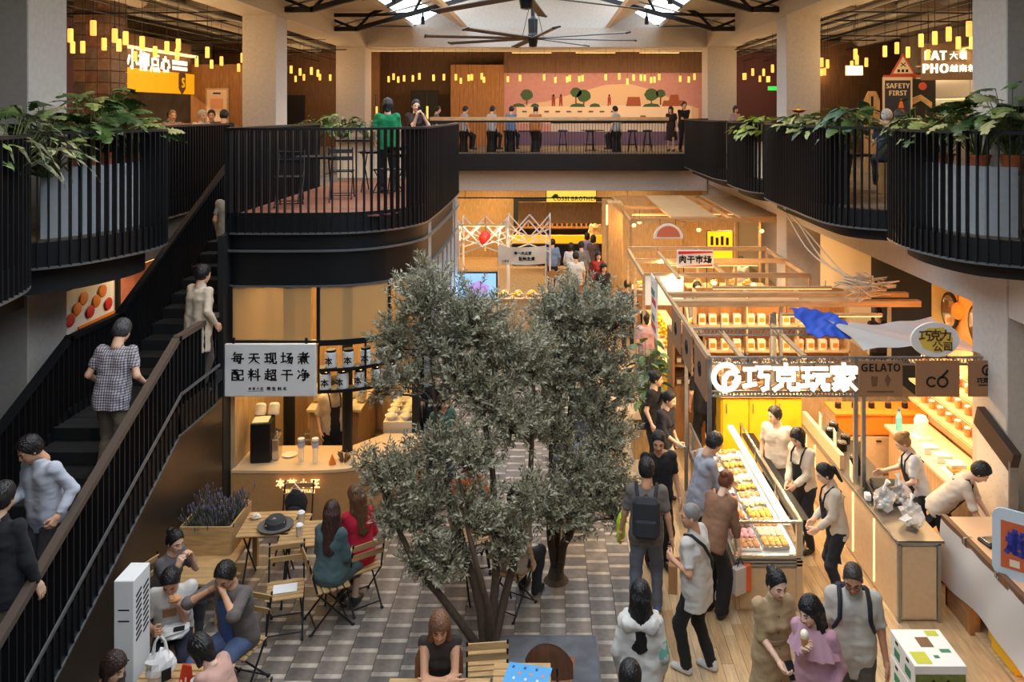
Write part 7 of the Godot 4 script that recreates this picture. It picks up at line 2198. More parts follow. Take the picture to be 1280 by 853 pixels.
func furniture() -> void:
	bistro_table("slatted wooden table with a grey hat beside the planter", V(-3.42, 0, 9.85), 4.0)
	bistro_table("slatted wooden table with two drink cups by the teal dressed woman", V(-2.88, 0, 9.62), 8.0)
	var c := bistro_chair("bistro chair with black backpack hung on it at tea counter", V(-3.3, 0, 10.45), 2.0)
	bistro_chair("empty bistro chair with white paper on its seat", V(-2.92, 0, 8.95), 14.0)
	bistro_chair("bistro chair under the woman in teal", V(-2.47, 0, 9.1), 118.0)
	bistro_chair("bistro chair under the woman in red", V(-2.2, 0, 9.45), 215.0)
	bistro_chair("bistro chair behind the tree next to orange shirt", V(-0.95, 0, 10.2), 200.0)
	bistro_chair("empty bistro chair in front of the tree trunks", V(-0.58, 0, 7.75), 186.0)
	bistro_chair("bistro chair under the man in white tee", V(-3.78, 0, 8.1), 25.0)
	bistro_chair("bistro chair under the man in grey cardigan", V(-3.08, 0, 8.02), -15.0)
	bistro_chair("bistro chair under the woman in grey by the planter", V(-4.18, 0, 8.72), 70.0)
	bistro_chair("bistro chair under the woman in pink top", V(-2.72, 0, 6.9), 250.0)
	bistro_chair("bistro chair under the seated man behind tree", V(-0.4, 0, 9.35), 150.0)
	bistro_chair("bistro chair under the person in pale blue", V(0.3, 0, 11.25), 190.0)
	bistro_table("slatted wooden table behind the olive tree", V(-0.75, 0, 9.7), 20.0)
	shell_chair("round-backed plywood chair under the fair-haired woman", V(-0.98, 0, 7.36), 10.0)
	shell_chair("round-backed plywood chair drawn up to blue mat table", V(0.05, 0, 7.66), 172.0)
	bistro_table("slatted wooden table the fair-haired woman leans on", V(-0.95, 0, 6.85), 0.0, 0.9, 0.62)
	var o: Node3D
	bistro_table("slatted wooden table carrying the blue printed mat", V(-0.22, 0, 7.05), 0.0, 0.52, 0.62)
	o = thing("tray_mat", "bright blue printed paper mat on the slatted table", "paper", V(-0.17, 0.736, 7.18), -12.0)
	part(o, "sheet", MB.new().bb(Vector3(-0.2, 0, -0.14), Vector3(0.2, 0.004, 0.14)), mat("mat_blue", rgb(84, 158, 214), 0.6))
	for i in 9:
		part(o, "print", MB.new().bb(Vector3(-0.16 + 0.036 * i, 0.004, -0.1 + 0.07 * ((i * 2) % 3)), Vector3(-0.14 + 0.036 * i, 0.006, -0.07 + 0.07 * ((i * 2) % 3))), [mat("mat_navy", rgb(30, 60, 120), 0.6), M.cream, M.orange][i % 3])
	# near left table
	bistro_table("slatted wooden table with plastic bag and red pouch near purifier", V(-3.25, 0, 7.0), 0.0, 0.8, 0.7)
	o = thing("plastic_bag", "white plastic carrier bag with black print on the near table", "bag", V(-3.42, 0.735, 7.08), 20.0)
	part(o, "sack", blob(Vector3(0.13, 0.15, 0.1), 0.5, 61), mat("bag_white", rgb(226, 224, 220), 0.35))
	for s in [-1.0, 1.0]:
		part(o, "handle", MB.new().tube([Vector3(0.06 * s, 0.24, 0), Vector3(0.04 * s, 0.38, 0.01), Vector3(0.01 * s, 0.42, 0.0)], [0.02, 0.012, 0.01], 5), M.bag_white)
	part(o, "print", MB.new().box(Vector3(0.06, 0.13, 0.1), Vector3(0.08, 0.1, 0.006), Basis(Vector3.UP, 0.4)), M.ink)
	single("red_pouch", MB.new().prism(PackedVector2Array([Vector2(-0.07, 0), Vector2(0.07, 0), Vector2(0.05, 0.2), Vector2(-0.02, 0.24)]), 0.03, Transform3D(rot(30), V(-3.16, 0.735, 7.0))), mat("pouch_red", rgb(226, 70, 40), 0.5), "upright red snack pouch on the near table", "pouch")
	o = thing("paper_cup", "white paper cup with blue and red print on the near table", "cup", V(-3.06, 0.735, 6.98))
	part(o, "cup", MB.new().lathe([Vector2(0, 0), Vector2(0.033, 0), Vector2(0.044, 0.11), Vector2(0, 0.11)], 14), M.white)
	part(o, "print_band", MB.new().lathe([Vector2(0.0375, 0.035), Vector2(0.0385, 0.035), Vector2(0.0425, 0.08), Vector2(0.0415, 0.08)], 14), M.print_blue)
	o = thing("smartphone", "smartphone with pale screen lying on the near table", "phone", V(-2.98, 0.735, 7.12), 40.0)
	part(o, "case", MB.new().bb(Vector3(-0.04, 0, -0.08), Vector3(0.04, 0.009, 0.08), 0.003), M.black_steel)
	part(o, "screen", MB.new().bb(Vector3(-0.036, 0.009, -0.075), Vector3(0.036, 0.0095, 0.075)), mat("screen_off", rgb(150, 170, 176), 0.2))
	# on the middle tables
	o = thing("sun_hat", "grey brimmed hat with pale cord lying on the slatted table", "hat", V(-3.3, 0.735, 9.75), 20.0)
	part(o, "brim", MB.new().lathe([Vector2(0.12, 0.01), Vector2(0.21, 0.025), Vector2(0.215, 0.035), Vector2(0.12, 0.02)], 20), mat("felt_grey", rgb(96, 92, 90), 0.9))
	part(o, "crown", MB.new().lathe([Vector2(0.13, 0.01), Vector2(0.125, 0.09), Vector2(0.09, 0.13), Vector2(0, 0.14)], 18), mat("felt_dark", rgb(60, 60, 62), 0.9))
	part(o, "cord", MB.new().tube([Vector3(-0.12, 0.06, 0.06), Vector3(-0.02, 0.14, 0.05), Vector3(0.1, 0.08, 0.08)], 0.007, 5), M.cream)
	for i in 2:
		o = thing("drink_cup", ["clear cup of pale drink beside the grey hat", "clear cup of pale drink near the table edge"][i], "cup", V([-3.02, -2.95][i], 0.735, [9.85, 9.55][i]), 0.0, "drink cups on the middle table")
		part(o, "cup", MB.new().lathe([Vector2(0, 0), Vector2(0.032, 0), Vector2(0.045, 0.13), Vector2(0, 0.13)], 14), M.cup_plastic)
		part(o, "drink", MB.new().lathe([Vector2(0, 0.005), Vector2(0.029, 0.005), Vector2(0.04, 0.1), Vector2(0, 0.1)], 12), mat("milk_tea", rgb(210, 190, 156), 0.4))
		part(o, "lid", MB.new().lathe([Vector2(0, 0.13), Vector2(0.048, 0.13), Vector2(0.03, 0.15), Vector2(0, 0.152)], 12), M.white)
	o = thing("backpack", "black backpack hanging on the chair at the tea counter", "bag", V(-3.3, 0.42, 10.55), 0.0)
	part(o, "pack", blob(Vector3(0.15, 0.2, 0.08), 0.15, 71), cloth(rgb(34, 34, 38)))
	part(o, "pocket", blob(Vector3(0.1, 0.09, 0.04), 0.1, 72), cloth(rgb(44, 46, 52)), Transform3D(Basis(), Vector3(0, 0.04, 0.07)))
	part(o, "strap", MB.new().tube([Vector3(-0.08, 0.36, 0), Vector3(-0.02, 0.46, -0.02), Vector3(0.08, 0.36, 0)], 0.012, 5), M.cream)
	single("white_envelope", MB.new().box(V(-2.92, 0.473, 8.94), Vector3(0.26, 0.008, 0.17), rot(14), 0.002), M.white, "white envelope lying on the empty bistro chair seat", "paper")
	o = thing("takeaway_wrapper", "crumpled pale snack wrapper on the slatted table by planter", "wrapper", V(-3.62, 0.735, 9.95))
	part(o, "paper", blob(Vector3(0.06, 0.035, 0.05), 0.9, 77), M.cream)
	# air purifier
	o = thing("air_purifier", "tall white box air purifier with slotted vents by the stairs", "purifier", V(-3.81, 0, 7.36))
	part(o, "body", MB.new().bb(Vector3(-0.09, 0, -0.15), Vector3(0.09, 1.57, 0.15), 0.006), M.white)
	for i in 9:
		for j in 2:
			part(o, "vent_slot", MB.new().box(Vector3(0.091, 1.42 - i * 0.05, -0.07 + j * 0.13), Vector3(0.004, 0.02, 0.1), Basis(Vector3.RIGHT, 0.35)), M.ink)
	for y in [1.3, 1.2, 0.85]:
		part(o, "lettering", MB.new().bb(Vector3(-0.05, y, 0.15), Vector3(0.05, y + 0.012, 0.152)), M.black_steel)
	# deck furniture
	bistro_table("dark bistro table on the wooden deck near its left rail", V(-3.75, DECK, 13.0), 10.0, 0.6, 0.6, true)
	bistro_chair("dark bistro chair at the deck's front edge", V(-3.95, DECK, 12.3), 10.0, true)
	bistro_chair("dark bistro chair behind the left deck table", V(-3.45, DECK, 13.5), 190.0, true)
	bistro_table("dark bistro table on the deck beside the waiter", V(-3.1, DECK, 14.7), 0.0, 0.6, 0.6, true)
	bistro_chair("dark bistro chair beside the waiter on the deck", V(-2.75, DECK, 13.9), -20.0, true)
	# far hall stools and a round table
	for q in [[0.6, "blue"], [1.6, "black"], [3.15, "blue"], [3.7, "black"]]:
		stool(V(q[0], DECK, 29.3), mat("seat_blue", rgb(46, 56, 84), 0.7) if q[1] == "blue" else M.black_steel, "dark four-legged bar stool with %s seat behind far railing" % q[1])
	o = thing("high_table", "black high table behind the far railing bars", "table", V(-0.9, DECK, 29.6))
	part(o, "top", MB.new().bb(Vector3(-0.7, 0.72, -0.35), Vector3(0.7, 0.76, 0.35), 0.006), M.black_steel)
	for s in [[-1, -1], [1, -1], [-1, 1], [1, 1]]:
		part(o, "leg", MB.new().bb(Vector3(0.62 * s[0] - 0.02, 0, 0.28 * s[1] - 0.02), Vector3(0.62 * s[0] + 0.02, 0.72, 0.28 * s[1] + 0.02)), M.black_steel)
	o = thing("high_table", "black round table beside blue stool behind far railing", "table", V(1.75, DECK, 30.2))
	part(o, "top", MB.new().lathe([Vector2(0, 0.74), Vector2(0.45, 0.74), Vector2(0.45, 0.77), Vector2(0, 0.77)], 20), M.black_steel)
	part(o, "leg", MB.new().tube([Vector3(0, 0, 0), Vector3(0, 0.74, 0)], 0.03, 8), M.black_steel)
	part(o, "foot", MB.new().lathe([Vector2(0, 0), Vector2(0.25, 0), Vector2(0.22, 0.03), Vector2(0, 0.04)], 16), M.black_steel)
# ------------------------------------------------------------------ people
var head_mb := {}
var hand_mb := {}
var hair_mesh := {}

func make_head(female: bool) -> MB:
	var F := Field.new(Vector3(-0.1, -0.2, -0.14), Vector3(0.1, 0.15, 0.13), 0.0065)
	F.ell(Vector3(0, 0.035, -0.012), Vector3(0.074, 0.094, 0.094), 0.01)
	F.ell(Vector3(0, -0.02, 0.03), Vector3(0.063, 0.082, 0.06), 0.03)
	F.cone(Vector3(0, -0.06, 0.02), Vector3(0, -0.092, 0.05), 0.048, 0.022 if female else 0.028, 0.03)
	for s in [-1.0, 1.0]:
		F.cone(Vector3(0.035 * s, -0.02, 0.062), Vector3(0.03 * s, -0.05, 0.055), 0.02, 0.02, 0.02)
		F.ell(Vector3(0.076 * s, -0.008, -0.008), Vector3(0.01, 0.028, 0.018), 0.008)
		F.cone(Vector3(0.014 * s, 0.028, 0.083), Vector3(0.05 * s, 0.026, 0.068), 0.009, 0.008, 0.012)
	F.cone(Vector3(0, 0.018, 0.086), Vector3(0, -0.024, 0.103), 0.008, 0.012, 0.012)
	F.cone(Vector3(-0.012, -0.03, 0.093), Vector3(0.012, -0.03, 0.093), 0.009, 0.009, 0.01)
	F.cone(Vector3(-0.018, -0.058, 0.078), Vector3(0.018, -0.058, 0.078), 0.01, 0.01, 0.008)
	F.cone(Vector3(0, -0.05, -0.02), Vector3(0, -0.17, -0.035), 0.046 if female else 0.053, 0.05 if female else 0.058, 0.03)
	var paint := func(p: Vector3) -> Color:
		if p.z > 0.05:
			var ax := absf(p.x)
			if p.y < -0.048 and p.y > -0.069 and ax < 0.024:
				return Color(0.72, 0.42, 0.42)
			if ax > 0.014 and ax < 0.05 and p.y > 0.024 and p.y < 0.037:
				return Color(0.14, 0.12, 0.12)
			if ax > 0.018 and ax < 0.046 and p.y > -0.004 and p.y < 0.012:
				return Color(0.1, 0.09, 0.09) if absf(ax - 0.032) < 0.008 else Color(0.75, 0.72, 0.7)
		return Color.WHITE
	return F.net(MB.new(), paint)

func make_hand(curl: float) -> MB:
	var F := Field.new(Vector3(-0.09, -0.03, -0.04), Vector3(0.06, 0.21, 0.1), 0.0055)
	F.cone(Vector3(0, -0.02, 0), Vector3(0, 0.02, 0), 0.024, 0.026, 0.01)
	var ln := [0.068, 0.078, 0.072, 0.056]
	for i in 4:
		var x := -0.031 + i * 0.0205
		var k := Vector3(x, 0.088 - absf(i - 1.3) * 0.004, 0)
		F.cone(Vector3(x * 0.6, 0.015, 0), k, 0.019, 0.0125, 0.014)
		var a := curl * 0.55
		var p := k
		for s in 3:
			var l: float = ln[i] * [0.45, 0.32, 0.23][s]
			var q := p + Vector3(0, cos(a), sin(a)) * l
			F.cone(p, q, 0.0098 - s * 0.0007, 0.0092 - s * 0.0007, 0.003)
			p = q
			a += curl * 0.6
	var t := Vector3(-0.026, 0.03, 0.006)
	var t1 := t + Vector3(-0.026, 0.03, 0.014)
	var t2 := t1 + Vector3(-0.008, 0.03, 0.008 + 0.012 * curl)
	F.cone(t, t1, 0.014, 0.0115, 0.012)
	F.cone(t1, t2, 0.0112, 0.0092, 0.003)
	return F.net(MB.new())

func make_hair(kind: String) -> ArrayMesh:
	var F := Field.new(Vector3(-0.17, -0.5, -0.23), Vector3(0.17, 0.2, 0.14), 0.0085)
	var thick := 0.004 if kind == "buzz" else (0.01 if kind == "bun" or kind == "pony" else 0.016)
	F.ell(Vector3(0, 0.038, -0.014), Vector3(0.076 + thick, 0.096 + thick, 0.096 + thick), 0.005)
	if kind != "buzz":
		F.ell(Vector3(0, 0.0, -0.04), Vector3(0.078 + thick * 0.5, 0.085, 0.078), 0.02)
	# open the face
	var lowfront := 0.058 if kind in ["short", "long", "bob"] else 0.075
	F.cut(Vector3(0, lowfront, 0.085), Vector3(0, -0.5, 0.86).normalized())
	if kind in ["short", "buzz", "bun", "pony"]:
		F.cut(Vector3(0, -0.068, 0), Vector3.DOWN)
		F.cut(Vector3(0, 0.0, 0.028), Vector3(0, -0.45, 0.9).normalized())
	if kind == "bun":
		F.ell(Vector3(0, 0.07, -0.115), Vector3(0.045, 0.042, 0.04), 0.015)
	if kind == "lowbun":
		pass
	if kind == "pony":
		F.cone(Vector3(0, 0.03, -0.1), Vector3(0, 0.02, -0.135), 0.03, 0.025, 0.02)
		F.cone(Vector3(0, 0.02, -0.135), Vector3(0.01, -0.16, -0.15), 0.03, 0.018, 0.015)
	if kind == "bob":
		for s in [-1.0, 1.0]:
			F.cone(Vector3(0.066 * s, 0.02, -0.01), Vector3(0.074 * s, -0.1, 0.005), 0.028, 0.026, 0.03)
		F.cone(Vector3(0, 0.0, -0.07), Vector3(0, -0.1, -0.065), 0.055, 0.05, 0.04)
	if kind == "long":
		for s in [-1.0, 1.0]:
			F.cone(Vector3(0.066 * s, 0.03, -0.01), Vector3(0.085 * s, -0.16, -0.015), 0.026, 0.03, 0.03)
			F.cone(Vector3(0.085 * s, -0.16, -0.015), Vector3(0.08 * s, -0.36, 0.0), 0.03, 0.018, 0.03)
			F.cone(Vector3(0.045 * s, -0.02, -0.07), Vector3(0.055 * s, -0.4, -0.085), 0.05, 0.03, 0.04)
		F.cone(Vector3(0, -0.02, -0.08), Vector3(0, -0.42, -0.09), 0.055, 0.035, 0.04)
	var mb := F.net(MB.new())
	rumple(mb, 0.0035 if kind == "buzz" else 0.006, Vector3(70, 9, 70), 77)
	return mb.mesh()

func rumple(mb: MB, amp: float, sc: Vector3, sd: int) -> MB:
	# folds: moves the surface in and out by smooth noise and bends the normals to match
	var f := FastNoiseLite.new()
	f.seed = sd
	f.noise_type = FastNoiseLite.TYPE_SIMPLEX_SMOOTH
	f.frequency = 1.0
	f.fractal_octaves = 2
	var e := 0.004
	for i in mb.v.size():
		var p := mb.v[i]
		var q := p * sc
		var a := f.get_noise_3dv(q)
		var g := Vector3(f.get_noise_3dv(q + Vector3(e * sc.x, 0, 0)) - a, f.get_noise_3dv(q + Vector3(0, e * sc.y, 0)) - a, f.get_noise_3dv(q + Vector3(0, 0, e * sc.z)) - a) / e
		var nn := mb.n[i]
		mb.v[i] = p + nn * amp * a
		mb.n[i] = (nn - (g - nn * g.dot(nn)) * amp).normalized()
	return mb

func ik(a: Vector3, b: Vector3, l1: float, l2: float, pole: Vector3) -> Array:
	var d := b - a
	var l := clampf(d.length(), absf(l1 - l2) + 0.02, l1 + l2 - 0.003)
	var dir := d.normalized()
	var x := (l1 * l1 - l2 * l2 + l * l) / (2.0 * l)
	var hh := sqrt(maxf(l1 * l1 - x * x, 0.0))
	var perp := (pole - dir * pole.dot(dir)).normalized()
	return [a + dir * x + perp * hh, a + dir * l]

func person(label: String, at: Vector3, turn: float, o: Dictionary) -> Node3D:
	# local axes: faces +z, +x is the person's left; lengths for a height of 1.70
	var s: float = o.get("h", 1.68) / 1.70
	var fem: bool = o.get("f", false)
	var cell: float = o.get("cell", 0.021) / s
	var sit: bool = o.get("sit", false)
	var P: Vector3 = o.get("hip", Vector3(0, 0.56, 0) if sit else Vector3(0, 0.92, 0))
	var bend: float = deg_to_rad(o.get("bend", 4.0))
	var twist: float = deg_to_rad(o.get("twist", 0.0))
	var TB := Basis(Vector3.RIGHT, bend) * Basis(Vector3.UP, twist) * Basis(Vector3.BACK, deg_to_rad(o.get("tilt", 0.0)))
	var u := TB.y
	var sx := TB.x
	var fw := TB.z
	var sw := 0.143 if fem else 0.168
	var SH := P + u * 0.49
	var N := P + u * 0.535 + fw * 0.005
	var hd: Array = o.get("head", [0.0, 8.0])
	var HB := Basis(Vector3.UP, deg_to_rad(hd[0]) + twist) * Basis(Vector3.RIGHT, deg_to_rad(hd[1]) + bend * 0.35) * Basis(Vector3.BACK, deg_to_rad(o.get("cock", 0.0)))
	var H := N + HB.y * 0.14 + (HB.z + u).normalized() * 0.022
	var feet: Array = o.get("feet", [Vector3(0.1, 0.0, 0.42), Vector3(-0.1, 0.0, 0.4)] if sit else [Vector3(0.1, 0.0, 0.02), Vector3(-0.1, 0.0, -0.02)])
	var hands: Array = o.get("hands", [null, null])
	var J := []
	for i in 2:
		var q := 1.0 if i == 0 else -1.0
		var hip := P + TB.x * 0.085 * q - Vector3.UP * 0.02
		var ank: Vector3 = feet[i] + Vector3(0, 0.085, -0.03)
		var leg := ik(hip, ank, 0.43, 0.42, Vector3(0.12 * q, 0.1, 1.0))
		var sh := SH + sx * sw * q
		var tgt: Vector3 = hands[i] if hands[i] != null else sh + Vector3(0.06 * q, -0.5, 0.06)
		var pole: Vector3 = o.get("elbow", Vector3(0.4, -0.5, -0.8))
		var arm := ik(sh, tgt, 0.285, 0.25, Vector3(pole.x * q, pole.y, pole.z))
		J.append({"hip": hip, "knee": leg[0], "ank": leg[1], "sh": sh, "elb": arm[0], "wri": arm[1], "q": q})
	# bounds
	var lo := P
	var hi := P
	for j in J:
		for k in ["hip", "knee", "ank", "sh", "elb", "wri"]:
			lo = lo.min(j[k])
			hi = hi.max(j[k])
	lo -= Vector3(0.2, 0.14, 0.26)
	hi = hi.max(N) + Vector3(0.2, 0.12, 0.26)
	var wd: float = o.get("wide", 1.0) * (0.93 if fem else 1.0)
	var bust := 0.05 if fem else 0.0
	var trunk := func(F: Field, g: float) -> void:
		for q in [-1.0, 1.0]:
			F.cone(P + sx * 0.07 * q * wd, P + sx * 0.062 * q * wd + u * 0.17, 0.1 * wd + g, 0.088 * wd + g, 0.05)
			F.cone(P + sx * 0.062 * q * wd + u * 0.17, P + sx * 0.078 * q * wd + u * 0.37, 0.088 * wd + g, 0.1 * wd + g, 0.05)
			F.cone(P + sx * 0.06 * q + u * 0.42, SH + sx * sw * q - u * 0.01, 0.075 + g, 0.048 + g, 0.05)
			if fem:
				F.cone(P + sx * 0.06 * q + u * 0.33 + fw * 0.06, P + sx * 0.058 * q + u * 0.32 + fw * 0.085, bust + g, bust + g - 0.005, 0.04)
		F.cone(SH - u * 0.03, N + u * 0.02, 0.065 + g * 0.4, 0.052 + g * 0.2, 0.04)
	# body
	var F := Field.new(lo, hi, cell)
	trunk.call(F, 0.0)
	for j in J:
		F.cone(j.hip, j.knee, 0.082, 0.054, 0.04)
		F.cone(j.knee, j.ank, 0.054, 0.036, 0.03)
		F.cone(j.ank, j.ank + Vector3(0, -0.05, 0.12), 0.036, 0.028, 0.03)
		F.cone(j.sh, j.elb, 0.047, 0.037, 0.03)
		F.cone(j.elb, j.wri, 0.038, 0.026, 0.02)
	F.cone(N - u * 0.02, N + u * 0.06, 0.05, 0.046, 0.03)
	var body := F.net(MB.new())
	body.col = Color.WHITE
	body.add(head_mb["f" if fem else "m"], Transform3D(HB, H))
	for j in J:
		var y: Vector3 = (j.wri - j.elb).normalized()
		var z: Vector3 = -sx * j.q
		var pz: Vector3 = o.get("palm", Vector3.ZERO)
		if pz != Vector3.ZERO:
			z = Vector3(pz.x * j.q, pz.y, pz.z)
		z = (z - y * z.dot(y)).normalized()
		var x := y.cross(z)
		var B := Basis(x, y, z)
		if j.q < 0:
			B = Basis(-x, y, z)
		body.add(hand_mb["grip" if o.get("grip", false) else "relaxed"], Transform3D(B, j.wri - y * 0.008))
	var n := thing("person", label, "person", at, turn)
	n.scale = Vector3.ONE * s
	var skin: Color = o.get("skin", rgb(222, 176, 146))
	var km := mat("skin_" + skin.to_html(), skin, 0.55)
	km.vertex_color_use_as_albedo = true
	km.subsurf_scatter_enabled = true
	km.subsurf_scatter_strength = 0.08
	var bp := part(n, "body", body, km)
	# hair
	var hk: String = o.get("hair", "bob" if fem else "short")
	if not hair_mesh.has(hk):
		hair_mesh[hk] = make_hair(hk)
	var hc: Color = o.get("hairc", rgb(30, 25, 24))
	part(n, "hair", hair_mesh[hk], mat("hair_" + hc.to_html(), hc, 0.5, 0.0, "grain_y", 14.0), Transform3D(HB, H))
	# top
	var tc: Color = o.get("top", rgb(210, 208, 204))
	var hem: float = o.get("hem", 0.1)
	var slv: float = o.get("sleeve", 0.35)
	var tm: Material = o.get("topmat", cloth(tc))
	F = Field.new(lo, hi, cell)
	trunk.call(F, 0.017)
	var dress: float = o.get("dress", 0.0)
	if dress > 0.0:
		if sit:
			for j in J:
				F.cone(P + sx * 0.06 * j.q, j.knee + (j.knee - P).normalized() * 0.02, 0.14, 0.1, 0.08)
			F.cone((J[0].knee + J[1].knee) / 2, (J[0].knee + J[1].knee) / 2 + Vector3(0, -dress + 0.35, -0.05), 0.14, 0.17, 0.06, 2)
		else:
			for j in J:
				F.cone(P + sx * 0.05 * j.q, P + sx * 0.09 * j.q + Vector3(0, -dress, 0.0), 0.125, 0.16, 0.08, 2)
	else:
		for q in [-1.0, 1.0]:
			F.cone(P + sx * 0.068 * q * wd + u * 0.1, P + sx * 0.07 * q * wd - u * (hem + 0.12), 0.112 * wd, 0.122 * wd, 0.05)
		if hem < 0.9:
			F.cut(P - u * hem, -u)
	for j in J:
		if slv > 0.0:
			F.cone(j.sh, j.sh.lerp(j.elb, clampf(slv / 0.5, 0.0, 1.0)), 0.058, 0.056, 0.025, 2 if slv <= 0.5 else 0)
		if slv > 0.5:
			F.cone(j.elb, j.elb.lerp(j.wri, (slv - 0.5) / 0.5), 0.055, 0.044, 0.025, 2)
	if o.get("collar", false):
		F.cone(N - u * 0.02, N + u * 0.03 + HB.y * 0.01, 0.075, 0.066, 0.02, 2)
	part(n, o.get("topname", "dress" if dress > 0.0 else "shirt"), rumple(F.net(MB.new()), 0.012, Vector3(5, 8, 5), used.size()), tm)
	# trousers
	if dress == 0.0 or o.has("bot"):
		F = Field.new(lo, hi, cell)
		for q in [-1.0, 1.0]:
			F.cone(P + sx * 0.07 * q * wd + u * 0.06, P + sx * 0.075 * q * wd - Vector3.UP * 0.02, 0.105 * wd, 0.11 * wd, 0.05)
		var bl: float = o.get("botlen", 1.0)
		var fl: float = o.get("flare", 1.0)
		for j in J:
			F.cone(j.hip, j.knee, 0.098 * wd, 0.072 * fl, 0.04)
			if bl > 0.5:
				F.cone(j.knee, j.knee.lerp(j.ank + Vector3(0, -0.03, 0), (bl - 0.5) * 2.0), 0.072 * fl, 0.058 * fl, 0.03, 2)
		part(n, "trousers" if bl > 0.6 else "shorts", rumple(F.net(MB.new()), 0.011, Vector3(4, 8, 4), used.size()), cloth(o.get("bot", rgb(40, 42, 50))))
	# shoes
	var sc: Color = o.get("shoes", rgb(40, 38, 38))
	for j in J:
		var toe: Vector3 = j.ank + Vector3(0, -0.052, 0.15)
		var heel: Vector3 = j.ank + Vector3(0, -0.045, -0.025)
		var G := Field.new(heel - Vector3(0.08, 0.06, 0.08), toe + Vector3(0.08, 0.12, 0.08), 0.02)
		G.cone(heel, toe, 0.044, 0.036, 0.02)
		G.cone(j.ank + Vector3(0, 0.0, -0.005), j.ank + Vector3(0, -0.04, 0.05), 0.046, 0.042, 0.03)
		G.cut(heel - Vector3(0, 0.038, 0), Vector3.DOWN)
		part(n, "shoe", G.net(MB.new()), mat("shoe_" + sc.to_html(), sc, 0.5))
	if o.get("apron", false):
		var am := cloth(o.get("apronc", rgb(34, 36, 44)))
		var ap := part(n, "apron", MB.new().sheet(func(a: float, b: float) -> Vector3:
			var w := lerpf(0.08, 0.16, smoothstep(0.25, 0.45, b))
			var yy := lerpf(0.36, -0.38, b)
			return P + u * yy + sx * (a - 0.5) * 2.0 * w + fw * (0.15 + 0.03 * (1.0 if fem and b < 0.4 else 0.0) - 0.1 * pow((a - 0.5) * 2.0, 2.0) * w / 0.16), 8, 12, 0.006), am)
		for q in [-1.0, 1.0]:
			part(ap, "apron_strap", MB.new().tube([P + u * 0.35 + fw * 0.155 + sx * 0.075 * q, P + u * 0.47 + fw * 0.11 + sx * 0.085 * q, SH + u * 0.06 + sx * 0.085 * q, P + u * 0.4 - fw * 0.12 + sx * 0.07 * q], 0.012, 5), am)
	if o.get("hood", false):
		var hm := Field.new(N - Vector3(0.3, 0.3, 0.3), N + Vector3(0.3, 0.2, 0.3), 0.018)
		for q in [-1.0, 1.0]:
			hm.cone(N + sx * 0.13 * q + fw * 0.05 - u * 0.02, N + sx * 0.11 * q - fw * 0.1 - u * 0.04, 0.045, 0.06, 0.04)
		hm.cone(N - fw * 0.07 + sx * 0.09 - u * 0.06, N - fw * 0.07 - sx * 0.09 - u * 0.06, 0.06, 0.06, 0.05)
		part(n, "hood", rumple(hm.net(MB.new()), 0.012, Vector3(9, 9, 9), 5), tm)
		part(n, "sleeve_patch", MB.new().tube([J[1].sh.lerp(J[1].elb, 0.55), J[1].sh.lerp(J[1].elb, 1.0), J[1].elb.lerp(J[1].wri, 0.2)], 0.062, 12), cloth(rgb(134, 196, 176)))
	if o.get("glasses", false):
		var gm := MB.new()
		for q in [-1.0, 1.0]:
			for k in 10:
				var a := TAU * k / 10
				var b := TAU * (k + 1) / 10
				gm.tube([Vector3(0.033 * q + 0.021 * cos(a), 0.004 + 0.017 * sin(a), 0.098), Vector3(0.033 * q + 0.021 * cos(b), 0.004 + 0.017 * sin(b), 0.098)], 0.0022, 4)
			gm.tube([Vector3(0.054 * q, 0.006, 0.096), Vector3(0.08 * q, 0.004, 0.0)], 0.0022, 4)
		gm.tube([Vector3(-0.012, 0.006, 0.1), Vector3(0.012, 0.006, 0.1)], 0.0022, 4)
		part(bp, "glasses", gm, M.black_steel, Transform3D(HB, H))
	n.set_meta("J", J)
	n.set_meta("frame", [P, u, sx, fw, SH, H, HB])
	return n

func hand_at(n: Node3D, i: int) -> Vector3:
	# the palm of a person's left (0) or right (1) hand, in the world
	var j: Dictionary = n.get_meta("J")[i]
	return n.transform * (j.wri + (j.wri - j.elb).normalized() * 0.08)

func back_bag(n: Node3D, label: String, c: Color, size: Vector3, straps_only := false) -> void:
	var fr: Array = n.get_meta("frame")
	var P: Vector3 = fr[0]; var u: Vector3 = fr[1]; var sx: Vector3 = fr[2]; var fw: Vector3 = fr[3]
	var o := thing("backpack", label, "bag")
	o.transform = n.transform
	var m := cloth(c)
	var B := Basis(sx, u, fw)
	if not straps_only:
		var pk := part(o, "pack", MB.new().box(P + u * 0.26 - fw * (0.13 + size.z / 2), size, B, 0.05), m)
		part(pk, "pocket", MB.new().box(P + u * 0.17 - fw * (0.14 + size.z), Vector3(size.x * 0.75, size.y * 0.42, 0.05), B, 0.02), m)
		part(o, "top_loop", MB.new().tube([P + u * 0.46 - fw * 0.16 + sx * 0.03, P + u * 0.5 - fw * 0.16, P + u * 0.46 - fw * 0.16 - sx * 0.03], 0.008, 5), m)
	else:
		part(o, "pack", MB.new().box(P + u * 0.26 - fw * 0.2, size, B, 0.04), m)
	for q in [-1.0, 1.0]:
		part(o, "strap", MB.new().tube([P + u * 0.42 - fw * 0.14 + sx * 0.09 * q, P + u * 0.52 - fw * 0.08 + sx * 0.11 * q, P + u * 0.555 + fw * 0.0 + sx * 0.115 * q, P + u * 0.5 + fw * 0.1 + sx * 0.12 * q, P + u * 0.36 + fw * 0.13 + sx * 0.125 * q, P + u * 0.22 + fw * 0.06 + sx * 0.165 * q, P + u * 0.14 - fw * 0.14 + sx * 0.13 * q], 0.02, 6), m)

